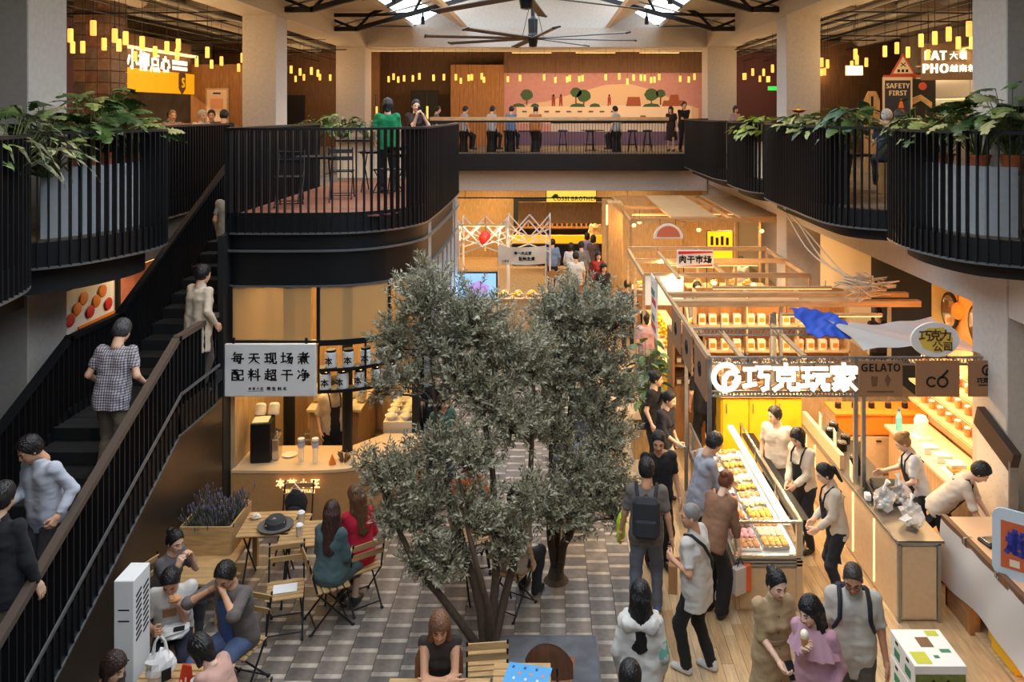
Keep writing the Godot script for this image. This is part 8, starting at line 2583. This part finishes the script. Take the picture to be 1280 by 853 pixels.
func people() -> void:
	head_mb["m"] = make_head(false)
	head_mb["f"] = make_head(true)
	hand_mb["relaxed"] = make_hand(0.45)
	hand_mb["grip"] = make_hand(1.15)
	var tan_ := rgb(206, 154, 120)
	var fair := rgb(230, 188, 160)
	var W := Vector3(0, 0, 0)
	var n: Node3D
	var o: Node3D
	# ---- stairs
	var check := mat("check_shirt", rgb(206, 198, 204), 0.9)
	var im := Image.create(64, 64, false, Image.FORMAT_RGB8)
	for y in 64:
		for x in 64:
			var k := (1.0 if x % 16 < 9 else 0.55) * (1.0 if y % 16 < 9 else 0.55)
			im.set_pixel(x, y, Color(k, k, minf(k * 1.05, 1.0)))
	check.albedo_texture = ImageTexture.create_from_image(im)
	check.uv1_triplanar = true
	check.uv1_scale = Vector3.ONE * 9.0
	person("man in checked shirt and khaki trousers climbing the stairs", V(-4.78, stair_y(8.8), 8.8), 178.0, {"h": 1.72, "topmat": check, "sleeve": 0.36, "hem": 0.14, "bot": rgb(120, 106, 90), "hairc": rgb(70, 68, 68), "shoes": rgb(60, 54, 48), "feet": [Vector3(0.1, 0, 0.0), Vector3(-0.1, 0, -0.12)], "head": [0, 22], "bend": 12.0, "hands": [Vector3(0.26, 1.0, 0.22), Vector3(-0.26, 1.0, 0.2)]})
	n = person("man in pale blue shirt holding paper on the lower stairs", V(-4.72, stair_y(7.55), 7.55), -20.0, {"h": 1.66, "skin": tan_, "top": rgb(206, 210, 222), "sleeve": 0.95, "collar": true, "hem": 0.16, "bot": rgb(64, 62, 66), "head": [-20, 28], "bend": 6.0, "hands": [Vector3(0.27, 0.98, 0.1), Vector3(-0.12, 1.12, 0.3)], "grip": true})
	single("paper_cone", MB.new().lathe([Vector2(0.012, 0), Vector2(0.035, 0.14), Vector2(0, 0.14)], 10, Transform3D(Basis(), hand_at(n, 1) + Vector3(0, -0.03, 0.02))), M.white, "white paper snack cone in the hand of stair man", "snack")
	person("man in black jacket and pale trousers standing low on stairs", V(-4.72, stair_y(6.85), 6.85), 175.0, {"h": 1.78, "top": rgb(30, 30, 34), "topname": "jacket", "sleeve": 0.95, "collar": true, "hem": 0.14, "wide": 1.12, "bot": rgb(176, 160, 140), "hands": [Vector3(0.3, 0.95, 0.16), Vector3(-0.3, 0.9, 0.1)]})
	person("person in beige jacket turning on the stair landing", V(-4.55, 2.13, 10.45), 150.0, {"h": 1.62, "top": rgb(230, 212, 186), "topname": "coat", "sleeve": 0.95, "collar": true, "hem": 0.34, "wide": 1.12, "bot": rgb(80, 72, 66), "hands": [Vector3(0.2, 1.0, 0.25), Vector3(-0.25, 0.95, 0.1)]})
	person("person in pale grey top high on the upper flight", V(-4.95, stair_y(12.5), 12.5), 180.0, {"h": 1.66, "top": rgb(190, 186, 182), "sleeve": 0.36, "bot": rgb(50, 52, 58), "cell": 0.028})
	# ---- near left tables
	person("seated woman in grey top with hair bun eating snack", V(-4.18, 0, 8.72), 70.0, {"f": true, "sit": true, "h": 1.6, "top": rgb(112, 108, 110), "sleeve": 0.4, "hair": "bun", "bot": rgb(56, 56, 62), "head": [-10, 12], "bend": 14.0, "hands": [Vector3(0.12, 1.02, 0.3), Vector3(-0.08, 1.0, 0.3)], "grip": true})
	n = person("seated young man in printed white tee eating a sandwich", V(-3.78, 0, 8.1), 22.0, {"sit": true, "h": 1.68, "skin": tan_, "top": rgb(224, 220, 214), "sleeve": 0.42, "hem": 0.06, "bot": rgb(38, 40, 58), "head": [-6, 34], "bend": 14.0, "hands": [Vector3(0.06, 0.98, 0.32), Vector3(-0.16, 0.8, 0.34)], "grip": true})
	single("sandwich", blob(Vector3(0.06, 0.035, 0.045), 0.5, 91), mat("bread", rgb(196, 140, 92), 0.8), "brown sandwich in white tee man's hand", "sandwich", "", Transform3D(Basis(), hand_at(n, 0) + Vector3(0, 0.0, 0.02)))
	part(n, "shirt_print", MB.new().box(Vector3(-0.02, 0.86, 0.2), Vector3(0.13, 0.1, 0.012), Basis(Vector3.RIGHT, 0.24), 0.003), M.brown_board)
	o = thing("lap_bag", "white printed plastic bag on the white tee man's lap", "bag", V(-3.66, 0.63, 7.86), 20.0)
	part(o, "sack", blob(Vector3(0.16, 0.06, 0.1), 0.5, 92), M.bag_white)
	part(o, "print", MB.new().box(Vector3(0.05, 0.11, 0.05), Vector3(0.1, 0.01, 0.06)), M.ink)
	n = person("seated man in grey cardigan and blue shirt eating a wrap", V(-3.08, 0, 8.02), -22.0, {"sit": true, "h": 1.76, "skin": tan_, "top": rgb(108, 100, 96), "topname": "cardigan", "sleeve": 0.56, "hem": 0.1, "wide": 1.05, "bot": rgb(92, 112, 150), "head": [12, 24], "bend": 12.0, "glasses": true, "hands": [Vector3(0.07, 1.12, 0.28), Vector3(-0.07, 1.12, 0.28)], "grip": true, "elbow": Vector3(0.9, -0.6, 0.1)})
	part(n, "inner_shirt", MB.new().sheet(func(a: float, b: float) -> Vector3:
		return Vector3((a - 0.5) * 0.14, lerpf(1.0, 0.56, b), lerpf(0.235, 0.165, b) - 0.02 * pow((a - 0.5) * 2, 2)), 6, 8, 0.01), cloth(rgb(74, 104, 160)))
	single("bread_wrap", MB.new().tube([hand_at(n, 0), hand_at(n, 1)], 0.04, 8), mat("bread", rgb(196, 140, 92), 0.8), "half-eaten wrap held in both hands by cardigan man", "wrap")
	person("seated woman in pink top bent over the near table", V(-2.72, 0, 6.9), -105.0, {"f": true, "sit": true, "h": 1.62, "skin": fair, "top": rgb(214, 168, 152), "sleeve": 0.5, "hair": "bob", "bot": rgb(50, 50, 56), "head": [0, 30], "bend": 24.0, "hands": [Vector3(0.1, 0.82, 0.42), Vector3(-0.1, 0.8, 0.42)]})
	person("seated woman with brown hair at the near table's far side", V(-3.78, 0, 6.75), 75.0, {"f": true, "sit": true, "h": 1.58, "skin": fair, "top": rgb(60, 52, 52), "hair": "bob", "hairc": rgb(56, 36, 30), "bot": rgb(50, 50, 56), "head": [0, 20], "bend": 10.0})
	single("stool", MB.new().lathe([Vector2(0, 0), Vector2(0.2, 0), Vector2(0.17, 0.4), Vector2(0.2, 0.46), Vector2(0, 0.46)], 14, Transform3D(Basis(), V(-3.78, 0, 6.75))), M.oak_y, "round wooden stool under the brown haired woman", "stool")
	# ---- middle left table
	person("seated woman in teal dress with long brown hair", V(-2.47, 0, 9.1), 160.0, {"f": true, "sit": true, "h": 1.64, "skin": fair, "top": rgb(84, 108, 112), "dress": 0.5, "sleeve": 0.55, "hair": "long", "hairc": rgb(70, 42, 34), "head": [30, 10], "hands": [Vector3(0.12, 0.72, 0.3), Vector3(-0.12, 0.72, 0.3)]})
	person("seated woman in bright red dress with fair hair", V(-2.22, 0, 9.48), 215.0, {"f": true, "sit": true, "h": 1.66, "skin": fair, "top": rgb(214, 36, 66), "dress": 0.62, "sleeve": 0.85, "hair": "long", "hairc": rgb(120, 82, 56), "head": [20, 8], "shoes": rgb(24, 22, 24), "hands": [Vector3(0.1, 0.75, 0.3), Vector3(-0.12, 0.72, 0.28)]})
	# ---- front centre
	person("fair-haired woman in dark vest leaning on folded arms", V(-0.98, 0, 7.4), 6.0, {"f": true, "sit": true, "h": 1.66, "skin": tan_, "top": rgb(58, 50, 46), "sleeve": 0.0, "hair": "long", "hairc": rgb(128, 88, 62), "head": [0, 14], "bend": 18.0, "bot": rgb(40, 40, 44), "hands": [Vector3(-0.1, 0.8, 0.4), Vector3(0.1, 0.82, 0.42)], "elbow": Vector3(1.0, -0.5, 0.0)})
	person("black-haired woman in white hooded jacket with mint sleeve patch", V(0.82, 0, 6.98), 172.0, {"f": true, "h": 1.62, "top": rgb(222, 218, 210), "topname": "hooded_jacket", "sleeve": 0.95, "hem": 0.2, "hair": "long", "hairc": rgb(20, 18, 20), "bot": rgb(70, 84, 110), "wide": 1.1, "hood": true})
	person("dark-haired person passing below the hooded woman", V(0.62, 0, 5.98), 170.0, {"h": 1.6, "top": rgb(60, 58, 60), "bot": rgb(40, 40, 44)})
	# ---- behind and around the trees
	person("seated person in orange shirt behind the olive tree", V(-0.95, 0, 10.2), 200.0, {"sit": true, "h": 1.7, "top": rgb(226, 122, 56), "sleeve": 0.4, "bot": rgb(50, 52, 60), "wide": 1.1, "bend": 16.0, "cell": 0.026})
	person("seated man in cream shirt partly hidden by tree leaves", V(-0.4, 0, 9.35), 150.0, {"sit": true, "h": 1.7, "top": rgb(206, 190, 170), "sleeve": 0.4, "bot": rgb(60, 58, 60), "cell": 0.026})
	person("seated person in pale blue top under the second tree", V(0.3, 0, 11.25), 190.0, {"sit": true, "h": 1.7, "top": rgb(150, 162, 184), "sleeve": 0.8, "bot": rgb(60, 62, 70), "cell": 0.026})
	person("man in black tee standing by the tea stall snacks", V(-1.77, 0, 12.8), 185.0, {"h": 1.7, "top": rgb(28, 28, 32), "bot": rgb(44, 46, 54), "cell": 0.026})
	person("person in green top seen through the olive leaves", V(-1.55, 0, 11.9), 30.0, {"f": true, "h": 1.6, "skin": fair, "top": rgb(70, 104, 90), "bot": rgb(70, 84, 96), "cell": 0.026})
	person("man in denim jacket walking behind the second tree", V(0.62, 0, 12.3), 200.0, {"h": 1.72, "top": rgb(110, 122, 140), "sleeve": 0.95, "bot": rgb(60, 66, 80), "cell": 0.026})
	# ---- aisle
	person("woman in black with hair bun beside the leafy tub", V(1.68, 0, 12.75), 60.0, {"f": true, "h": 1.64, "skin": fair, "top": rgb(28, 28, 32), "sleeve": 0.36, "hair": "bun", "bot": rgb(36, 36, 40), "head": [20, 8]})
	n = person("woman in navy cardigan holding a blue phone", V(1.75, 0, 11.95), 50.0, {"f": true, "h": 1.62, "skin": fair, "top": rgb(34, 36, 50), "topname": "cardigan", "sleeve": 0.7, "hair": "pony", "bot": rgb(210, 200, 190), "botlen": 0.85, "head": [10, 18], "hands": [Vector3(0.22, 0.9, 0.1), Vector3(-0.1, 1.0, 0.3)], "grip": true})
	o = thing("smartphone", "pale blue smartphone in the navy cardigan woman's hand", "phone")
	o.position = hand_at(n, 1)
	part(o, "case", MB.new().box(Vector3.ZERO, Vector3(0.08, 0.012, 0.15), Basis(Vector3.RIGHT, -0.4) * rot(30), 0.003), mat("phone_blue", rgb(110, 160, 200), 0.3))
	part(o, "lens", MB.new().box(Vector3(0.02, 0.0, -0.06), Vector3(0.02, 0.016, 0.02), Basis(Vector3.RIGHT, -0.4) * rot(30)), M.black_steel)
	person("man in black tee with small red badge in the aisle", V(1.42, 0, 10.2), 10.0, {"h": 1.72, "skin": tan_, "top": rgb(26, 26, 30), "sleeve": 0.4, "hem": 0.12, "bot": rgb(34, 34, 40), "head": [-20, 12], "hands": [Vector3(0.26, 0.85, 0.1), Vector3(-0.1, 0.95, 0.28)], "hair": "short"})
	n = person("man in grey tee with dark backpack walking away", V(1.15, 0, 9.2), 172.0, {"h": 1.74, "skin": tan_, "top": rgb(112, 104, 98), "sleeve": 0.4, "hem": 0.1, "bot": rgb(112, 116, 128), "shoes": rgb(90, 110, 150), "feet": [Vector3(0.13, 0, -0.12), Vector3(-0.12, 0, 0.14)], "head": [0, 10], "hands": [Vector3(0.3, 0.85, 0.08), Vector3(-0.3, 0.8, 0.0)], "grip": true})
	back_bag(n, "dark grey backpack on the man in grey tee", rgb(48, 50, 56), Vector3(0.3, 0.44, 0.14))
	o = thing("kraft_bag", "brown kraft carrier bag in the backpack man's hand", "bag", hand_at(n, 1) + Vector3(0, -0.5, 0), 80.0)
	part(o, "bag", MB.new().bb(Vector3(-0.11, 0, -0.05), Vector3(0.11, 0.32, 0.05), 0.004), mat("kraft", rgb(178, 130, 84), 0.8, 0, "fine", 3.0))
	part(o, "handle", MB.new().tube([Vector3(-0.05, 0.32, 0), Vector3(-0.02, 0.47, 0), Vector3(0.02, 0.47, 0), Vector3(0.05, 0.32, 0)], 0.006, 5), M.black_steel)
	o = thing("lime_bag", "bright lime carrier bag beside the backpack man", "bag", hand_at(n, 0) + Vector3(0.02, -0.1, -0.05), 70.0)
	part(o, "sack", blob(Vector3(0.1, 0.18, 0.05), 0.3, 95), mat("lime_bag", rgb(186, 214, 40), 0.5))
	part(o, "handle", MB.new().tube([Vector3(0, 0.34, 0), Vector3(0, 0.12, 0.02)], 0.008, 5), M.lime_bag)
	n = person("grey-haired man in white tee and black trousers with sling bag", V(1.56, 0, 8.3), 235.0, {"h": 1.68, "skin": tan_, "top": rgb(216, 212, 206), "sleeve": 0.42, "hem": 0.22, "wide": 1.1, "bot": rgb(26, 26, 30), "hair": "buzz", "hairc": rgb(140, 136, 132), "shoes": rgb(200, 198, 194), "head": [30, 4], "feet": [Vector3(0.1, 0, 0.1), Vector3(-0.1, 0, -0.1)], "hands": [Vector3(0.16, 1.18, 0.2), Vector3(-0.2, 1.0, 0.24)], "grip": true})
	var fr: Array = n.get_meta("frame")
	o = thing("sling_bag", "black strap of the grey-haired man's sling bag", "bag")
	o.transform = n.transform
	var P: Vector3 = fr[0]
	part(o, "strap", MB.new().tube([P + Vector3(-0.16, 0.12, 0.12), P + Vector3(-0.05, 0.32, 0.15), P + Vector3(0.1, 0.52, 0.09), P + Vector3(0.12, 0.55, 0.0), P + Vector3(0.08, 0.46, -0.12), P + Vector3(-0.06, 0.26, -0.15), P + Vector3(-0.17, 0.1, -0.1)], 0.018, 6), M.black_matt)
	part(o, "pouch", MB.new().box(P + Vector3(-0.2, 0.06, 0.04), Vector3(0.08, 0.2, 0.22), Basis(), 0.03), M.black_matt)
	n = person("woman in brown sweater bending over the display case", V(1.95, 0, 9.25), 140.0, {"f": true, "h": 1.64, "skin": fair, "top": rgb(138, 100, 74), "topname": "sweater", "sleeve": 0.75, "hem": 0.1, "hair": "bun", "hairc": rgb(120, 66, 36), "bot": rgb(30, 28, 32), "flare": 1.35, "bend": 32.0, "head": [0, 20], "hip": Vector3(0, 0.9, -0.1), "hands": [Vector3(0.22, 0.72, 0.3), Vector3(-0.24, 0.7, 0.18)], "grip": true})
	o = thing("shopping_bag", "grey and orange shopping bag held by the brown sweater woman", "bag", hand_at(n, 1) + Vector3(0.0, -0.42, 0.02), 30.0)
	part(o, "bag", MB.new().bb(Vector3(-0.12, 0, -0.04), Vector3(0.04, 0.3, 0.05), 0.004), mat("bag_taupe", rgb(190, 178, 168), 0.7))
	part(o, "orange_side", MB.new().bb(Vector3(0.04, 0, -0.04), Vector3(0.12, 0.3, 0.05), 0.004), mat("bag_orange", rgb(226, 96, 40), 0.6))
	part(o, "handle", MB.new().tube([Vector3(-0.05, 0.3, 0), Vector3(-0.01, 0.41, 0), Vector3(0.04, 0.3, 0)], 0.006, 5), M.black_steel)
	person("man in grey-blue shirt picking sweets at the display case", V(1.93, 0, 10.1), 100.0, {"h": 1.72, "skin": tan_, "top": rgb(168, 170, 180), "sleeve": 0.95, "collar": true, "hem": 0.16, "bot": rgb(40, 42, 50), "bend": 12.0, "head": [10, 26], "hands": [Vector3(0.1, 1.05, 0.4), Vector3(-0.15, 0.95, 0.36)]})
	n = person("woman in belted beige dress looking down at phone", V(2.05, 0, 7.28), 10.0, {"f": true, "h": 1.64, "skin": fair, "top": rgb(184, 156, 116), "dress": 0.62, "sleeve": 0.55, "collar": true, "hair": "bun", "hairc": rgb(22, 20, 22), "shoes": rgb(210, 200, 190), "head": [8, 12], "hands": [Vector3(0.1, 0.98, 0.26), Vector3(-0.05, 1.0, 0.28)], "grip": true, "palm": Vector3(-0.3, 1.0, 0.0)})
	part(n, "belt", MB.new().lathe([Vector2(0.162, 0), Vector2(0.172, 0.01), Vector2(0.172, 0.04), Vector2(0.162, 0.05)], 20, Transform3D(Basis.from_scale(Vector3(1.0, 1, 0.78)), Vector3(0, 1.06, 0.01))), cloth(rgb(160, 132, 96)))
	for i in 6:
		part(n, "button", MB.new().ellip(Vector3(0, 1.34 - i * 0.14, 0.15 + 0.01 * i), Vector3(0.009, 0.009, 0.006), 6, 4), M.walnut_y)
	o = thing("smartphone", "dark smartphone in the beige dress woman's hands", "phone", (hand_at(n, 0) + hand_at(n, 1)) / 2 + Vector3(0, 0.02, 0), 10.0)
	part(o, "case", MB.new().box(Vector3.ZERO, Vector3(0.075, 0.15, 0.01), Basis(Vector3.RIGHT, -0.9), 0.003), M.black_steel)
	part(o, "screen", MB.new().box(Vector3(0, -0.005, -0.006).rotated(Vector3.RIGHT, -0.9), Vector3(0.068, 0.14, 0.004), Basis(Vector3.RIGHT, -0.9)), M.screen_off)
	n = person("long-haired woman in ruffled pink blouse eating a cone", V(2.32, 0, 6.9), -38.0, {"f": true, "h": 1.62, "skin": fair, "top": rgb(208, 158, 172), "topname": "blouse", "sleeve": 0.95, "hem": 0.16, "hair": "long", "hairc": rgb(18, 16, 18), "bot": rgb(170, 150, 130), "head": [-20, 14], "hands": [Vector3(0.2, 0.95, 0.14), Vector3(-0.02, 1.33, 0.22)], "grip": true})
	part(n, "ruffle", MB.new().sheet(func(a: float, b: float) -> Vector3:
		var t := a * TAU
		var r := lerpf(0.11, 0.205, b) + 0.012 * sin(t * 14.0) * b
		return Vector3(cos(t) * r * 1.12, lerpf(1.47, 1.24, b), sin(t) * r * 0.86 + 0.03), 56, 4, 0.006), cloth(rgb(214, 166, 180)))
	o = thing("ice_cream_cone", "wafer ice cream cone in the pink blouse woman's hand", "ice cream", hand_at(n, 1) + Vector3(0, -0.06, 0))
	part(o, "wafer", MB.new().lathe([Vector2(0.006, 0), Vector2(0.036, 0.13), Vector2(0, 0.13)], 12), mat("wafer", rgb(206, 150, 90), 0.8))
	part(o, "scoop", MB.new().ellip(Vector3(0, 0.15, 0), Vector3(0.036, 0.045, 0.036), 12, 8), mat("ice_cream", rgb(240, 226, 200), 0.5))
	n = person("shaven-headed man in pale checked shirt with backpack straps", V(2.76, 0, 7.22), -12.0, {"h": 1.76, "skin": rgb(196, 140, 108), "top": rgb(208, 200, 186), "sleeve": 0.44, "collar": true, "hem": 0.2, "wide": 1.06, "hair": "buzz", "hairc": rgb(70, 58, 52), "bot": rgb(92, 82, 70), "head": [-10, 22], "glasses": true, "hands": [Vector3(0.28, 0.8, 0.1), Vector3(-0.26, 0.86, 0.08)]})
	back_bag(n, "dark backpack worn by the shaven-headed man", rgb(40, 42, 52), Vector3(0.28, 0.4, 0.12), true)
	# ---- staff
	person("boy in white tee behind the pastry display case", V(2.98 + 0.3, 0, 11.35), 60.0 - 90, {"h": 1.6, "skin": fair, "top": rgb(232, 226, 216), "sleeve": 0.4, "bot": rgb(60, 58, 60), "head": [-40, 10]})
	person("smiling staff woman in cream top and dark apron", V(3.42, 0, 10.6), -55.0, {"f": true, "h": 1.62, "skin": fair, "top": rgb(236, 222, 200), "sleeve": 0.95, "hair": "bob", "apron": true, "bot": rgb(40, 40, 46), "bend": 8.0, "head": [0, 20], "hands": [Vector3(0.06, 0.98, 0.3), Vector3(-0.06, 0.98, 0.3)]})
	person("staff woman in cream top with ponytail at the case end", V(3.46, 0, 9.5), -95.0, {"f": true, "h": 1.6, "skin": fair, "top": rgb(232, 214, 190), "sleeve": 0.95, "hair": "pony", "apron": true, "bot": rgb(34, 36, 46), "head": [0, 24], "bend": 8.0, "hands": [Vector3(0.12, 0.95, 0.28), Vector3(-0.08, 0.96, 0.28)]})
	person("gelato staff woman with fair bun in white tee and apron", V(4.88, 0, 10.4), -100.0, {"f": true, "h": 1.62, "skin": fair, "top": rgb(226, 226, 226), "sleeve": 0.42, "hair": "bun", "hairc": rgb(170, 124, 76), "apron": true, "bot": rgb(40, 42, 50), "bend": 16.0, "head": [0, 28], "hands": [Vector3(0.14, 0.98, 0.36), Vector3(-0.2, 1.06, 0.46)]})
	person("gelato staff man in cream shirt bending over the bench", V(4.98, 0, 9.9), 60.0, {"h": 1.68, "skin": fair, "top": rgb(230, 214, 194), "sleeve": 0.5, "apron": true, "bot": rgb(30, 30, 36), "bend": 40.0, "hip": Vector3(0, 0.92, -0.12), "head": [0, 30], "hands": [Vector3(0.15, 0.8, 0.46), Vector3(-0.2, 0.8, 0.42)]})
	person("tea stall staff in cream shirt and long dark apron", V(-3.32, 0, 12.45), 30.0, {"h": 1.68, "top": rgb(226, 212, 190), "sleeve": 0.5, "apron": true, "bot": rgb(30, 30, 34), "cell": 0.026, "head": [0, 20]})
	# ---- deck and upper floor
	person("waiter in green tee standing on the wooden deck", V(-2.86, DECK, 14.4), 190.0, {"h": 1.66, "top": rgb(20, 140, 84), "sleeve": 0.4, "hem": 0.14, "hair": "bob", "bot": rgb(34, 36, 46), "hands": [Vector3(0.24, 0.95, 0.15), Vector3(-0.22, 0.92, 0.2)]})
	n = person("woman in brown top photographing with a phone on deck", V(-2.64, DECK, 16.1), 20.0, {"f": true, "h": 1.66, "skin": fair, "top": rgb(54, 40, 38), "sleeve": 0.36, "hair": "bun", "bot": rgb(40, 40, 44), "hands": [Vector3(0.1, 1.42, 0.3), Vector3(-0.02, 1.42, 0.3)], "grip": true})
	single("smartphone", MB.new().box((hand_at(n, 0) + hand_at(n, 1)) / 2 + Vector3(0, 0.03, 0), Vector3(0.075, 0.15, 0.01), rot(20), 0.003), M.black_steel, "black phone held up by the woman on the deck", "phone")
	# shared small figures for the halls and the far market
	var sits := [
		["diner in green tee at the dim sum counter", -10.1, 21.4, 80.0, rgb(30, 130, 70), "short", rgb(24, 22, 22)],
		["white-haired diner in white shirt in the left hall", -8.05, 18.6, 60.0, rgb(220, 218, 214), "short", rgb(190, 188, 184)],
		["diner in grey-brown top facing the left hall tables", -8.2, 19.6, 20.0, rgb(120, 104, 96), "short", rgb(40, 34, 32)],
		["dark-haired diner in dark shirt beside the left hall column", -7.35, 18.2, 190.0, rgb(50, 50, 58), "short", rgb(20, 20, 22)],
		["bald diner low behind the left planter plants", -8.9, 19.0, 40.0, rgb(180, 150, 140), "buzz", rgb(160, 130, 110)],
		["diner in black at the left hall table edge", -7.75, 20.6, 100.0, rgb(44, 44, 50), "short", rgb(40, 36, 34)],
		["diner in navy bending over the right hall table", 5.85, 16.0, 150.0, rgb(60, 72, 100), "short", rgb(30, 26, 26)],
		["diner in mauve beside the man in white cap", 6.55, 14.7, 200.0, rgb(120, 90, 120), "bob", rgb(60, 44, 44)],
		["diner in dark blue at the right hall behind plants", 6.1, 14.3, 170.0, rgb(48, 56, 84), "short", rgb(224, 222, 218)],
	]
	for q in sits:
		var seatm := person(q[0], V(q[1], DECK + 0.1, q[2]), q[3], {"sit": true, "h": 1.72, "top": q[4], "hair": q[5], "hairc": q[6], "cell": 0.03, "hands": [Vector3(0.12, 0.8, 0.35), Vector3(-0.12, 0.8, 0.35)]})
		single("hall_stool", MB.new().lathe([Vector2(0, 0), Vector2(0.18, 0), Vector2(0.15, 0.3), Vector2(0.19, 0.54), Vector2(0, 0.55)], 12, Transform3D(Basis(), V(q[1], DECK, q[2]))), M.oak_y, "round wooden stool under the " + q[0], "stool", "hall stools")
	var bar := [["diner in white behind the far bar counter", -3.0, 29.0, rgb(200, 198, 200)], ["diner in pale top behind the far bar counter", -2.0, 29.0, rgb(210, 200, 196)], ["diner in grey behind the far wooden bar", -4.0, 28.9, rgb(130, 124, 124)], ["diner in blue at the black high table", -1.3, 29.1, rgb(120, 140, 170)], ["diner in orange at the black high table", -0.4, 29.1, rgb(214, 130, 60)], ["man in white shirt at the bar before the mural", 2.55, 29.0, rgb(200, 206, 212)]]
	for q in bar:
		person(q[0], V(q[1], DECK + 0.28, q[2]), 180.0 + q[1] * 20.0, {"sit": true, "h": 1.7, "top": q[3], "cell": 0.035, "feet": [Vector3(0.1, -0.2, 0.35), Vector3(-0.1, -0.2, 0.35)]})
		single("bar_stool", MB.new().lathe([Vector2(0, 0), Vector2(0.18, 0), Vector2(0.14, 0.4), Vector2(0.19, 0.73), Vector2(0, 0.74)], 10, Transform3D(Basis(), V(q[1], DECK, q[2]))), M.black_steel, "dark round bar seat under the " + q[0], "stool", "far bar seats")
	person("man in black standing with crossed arms by the far column", V(5.0, DECK, 29.2), 10.0, {"h": 1.78, "top": rgb(24, 24, 28), "sleeve": 0.95, "bot": rgb(26, 26, 30), "cell": 0.032, "hands": [Vector3(-0.08, 1.15, 0.2), Vector3(0.08, 1.12, 0.22)]})
	person("woman in dark dress standing beside the man in black", V(4.6, DECK, 29.5), -20.0, {"f": true, "h": 1.62, "skin": fair, "top": rgb(60, 44, 40), "dress": 0.5, "cell": 0.032})
	person("woman in pale blouse behind the right hall railing", V(6.3, DECK, 28.3 - 1.5), 20.0, {"f": true, "h": 1.62, "skin": fair, "top": rgb(196, 170, 176), "bot": rgb(80, 60, 70), "cell": 0.032})
	# far market crowd
	var crowd := [["man in blue shirt and jeans walking to the far bar", 0.2, 26.0, 175.0, rgb(140, 160, 190), rgb(50, 64, 100)], ["woman in white top walking to the far bar", 0.75, 25.0, 160.0, rgb(220, 218, 214), rgb(180, 170, 160)], ["man in grey tee with grey cap in the far crowd", 1.1, 25.0, 190.0, rgb(120, 120, 124), rgb(60, 60, 66)], ["man in white shirt and orange trousers in the far crowd", 0.85, 22.9, 185.0, rgb(226, 222, 216), rgb(206, 120, 50)], ["woman in lilac top at the far bar", 1.4, 27.4, 180.0, rgb(170, 150, 180), rgb(60, 56, 64)], ["woman in brown coat at the far bar", 1.55, 26.6, 170.0, rgb(110, 84, 70), rgb(50, 44, 44)], ["woman in red scarf in the far crowd", 1.5, 23.4, 10.0, rgb(150, 44, 44), rgb(36, 34, 38)], ["woman in black jacket carrying a bag in far crowd", 1.5, 21.4, 20.0, rgb(34, 32, 36), rgb(36, 34, 38)], ["man in dark cap by the yellow fruit counter", 2.0, 19.6, 190.0, rgb(60, 58, 62), rgb(40, 40, 46)], ["woman in pink top beside the aisle fruit counter", 2.05, 16.4, 200.0, rgb(214, 170, 170), rgb(110, 120, 150)], ["man serving behind the bar in cream shirt", 1.9, 31.0, 0.0, rgb(220, 190, 150), rgb(50, 44, 40)], ["seller in grey apron inside the meat stall", 3.55, 19.0, 10.0, rgb(150, 150, 156), rgb(50, 50, 56)], ["seller in white shirt in the far timber stall", 5.6, 23.0, -20.0, rgb(214, 206, 196), rgb(40, 40, 46)], ["woman in cream jumper inside the jar stall", 4.6, 17.2, -10.0, rgb(206, 176, 140), rgb(44, 40, 40)], ["person in dark coat before the small right shop", 6.9, 16.6, 190.0, rgb(70, 60, 56), rgb(40, 38, 40)], ["customer in black coat at the chocolate shelves", 2.62, 13.2, 185.0, rgb(30, 28, 30), rgb(34, 32, 36)], ["customer in brown top behind the yellow cabinet", 3.4, 13.6, 190.0, rgb(96, 70, 54), rgb(44, 40, 42)]]
	for i in crowd.size():
		var q: Array = crowd[i]
		person(q[0], V(q[1], 0, q[2]), q[3], {"h": 1.62 + 0.04 * (i % 4), "f": q[0].begins_with("woman"), "top": q[4], "bot": q[5], "sleeve": 0.4 if i % 2 else 0.95, "cell": 0.033, "hair": "bob" if q[0].begins_with("woman") else "short", "hairc": rgb(34, 28, 26)})
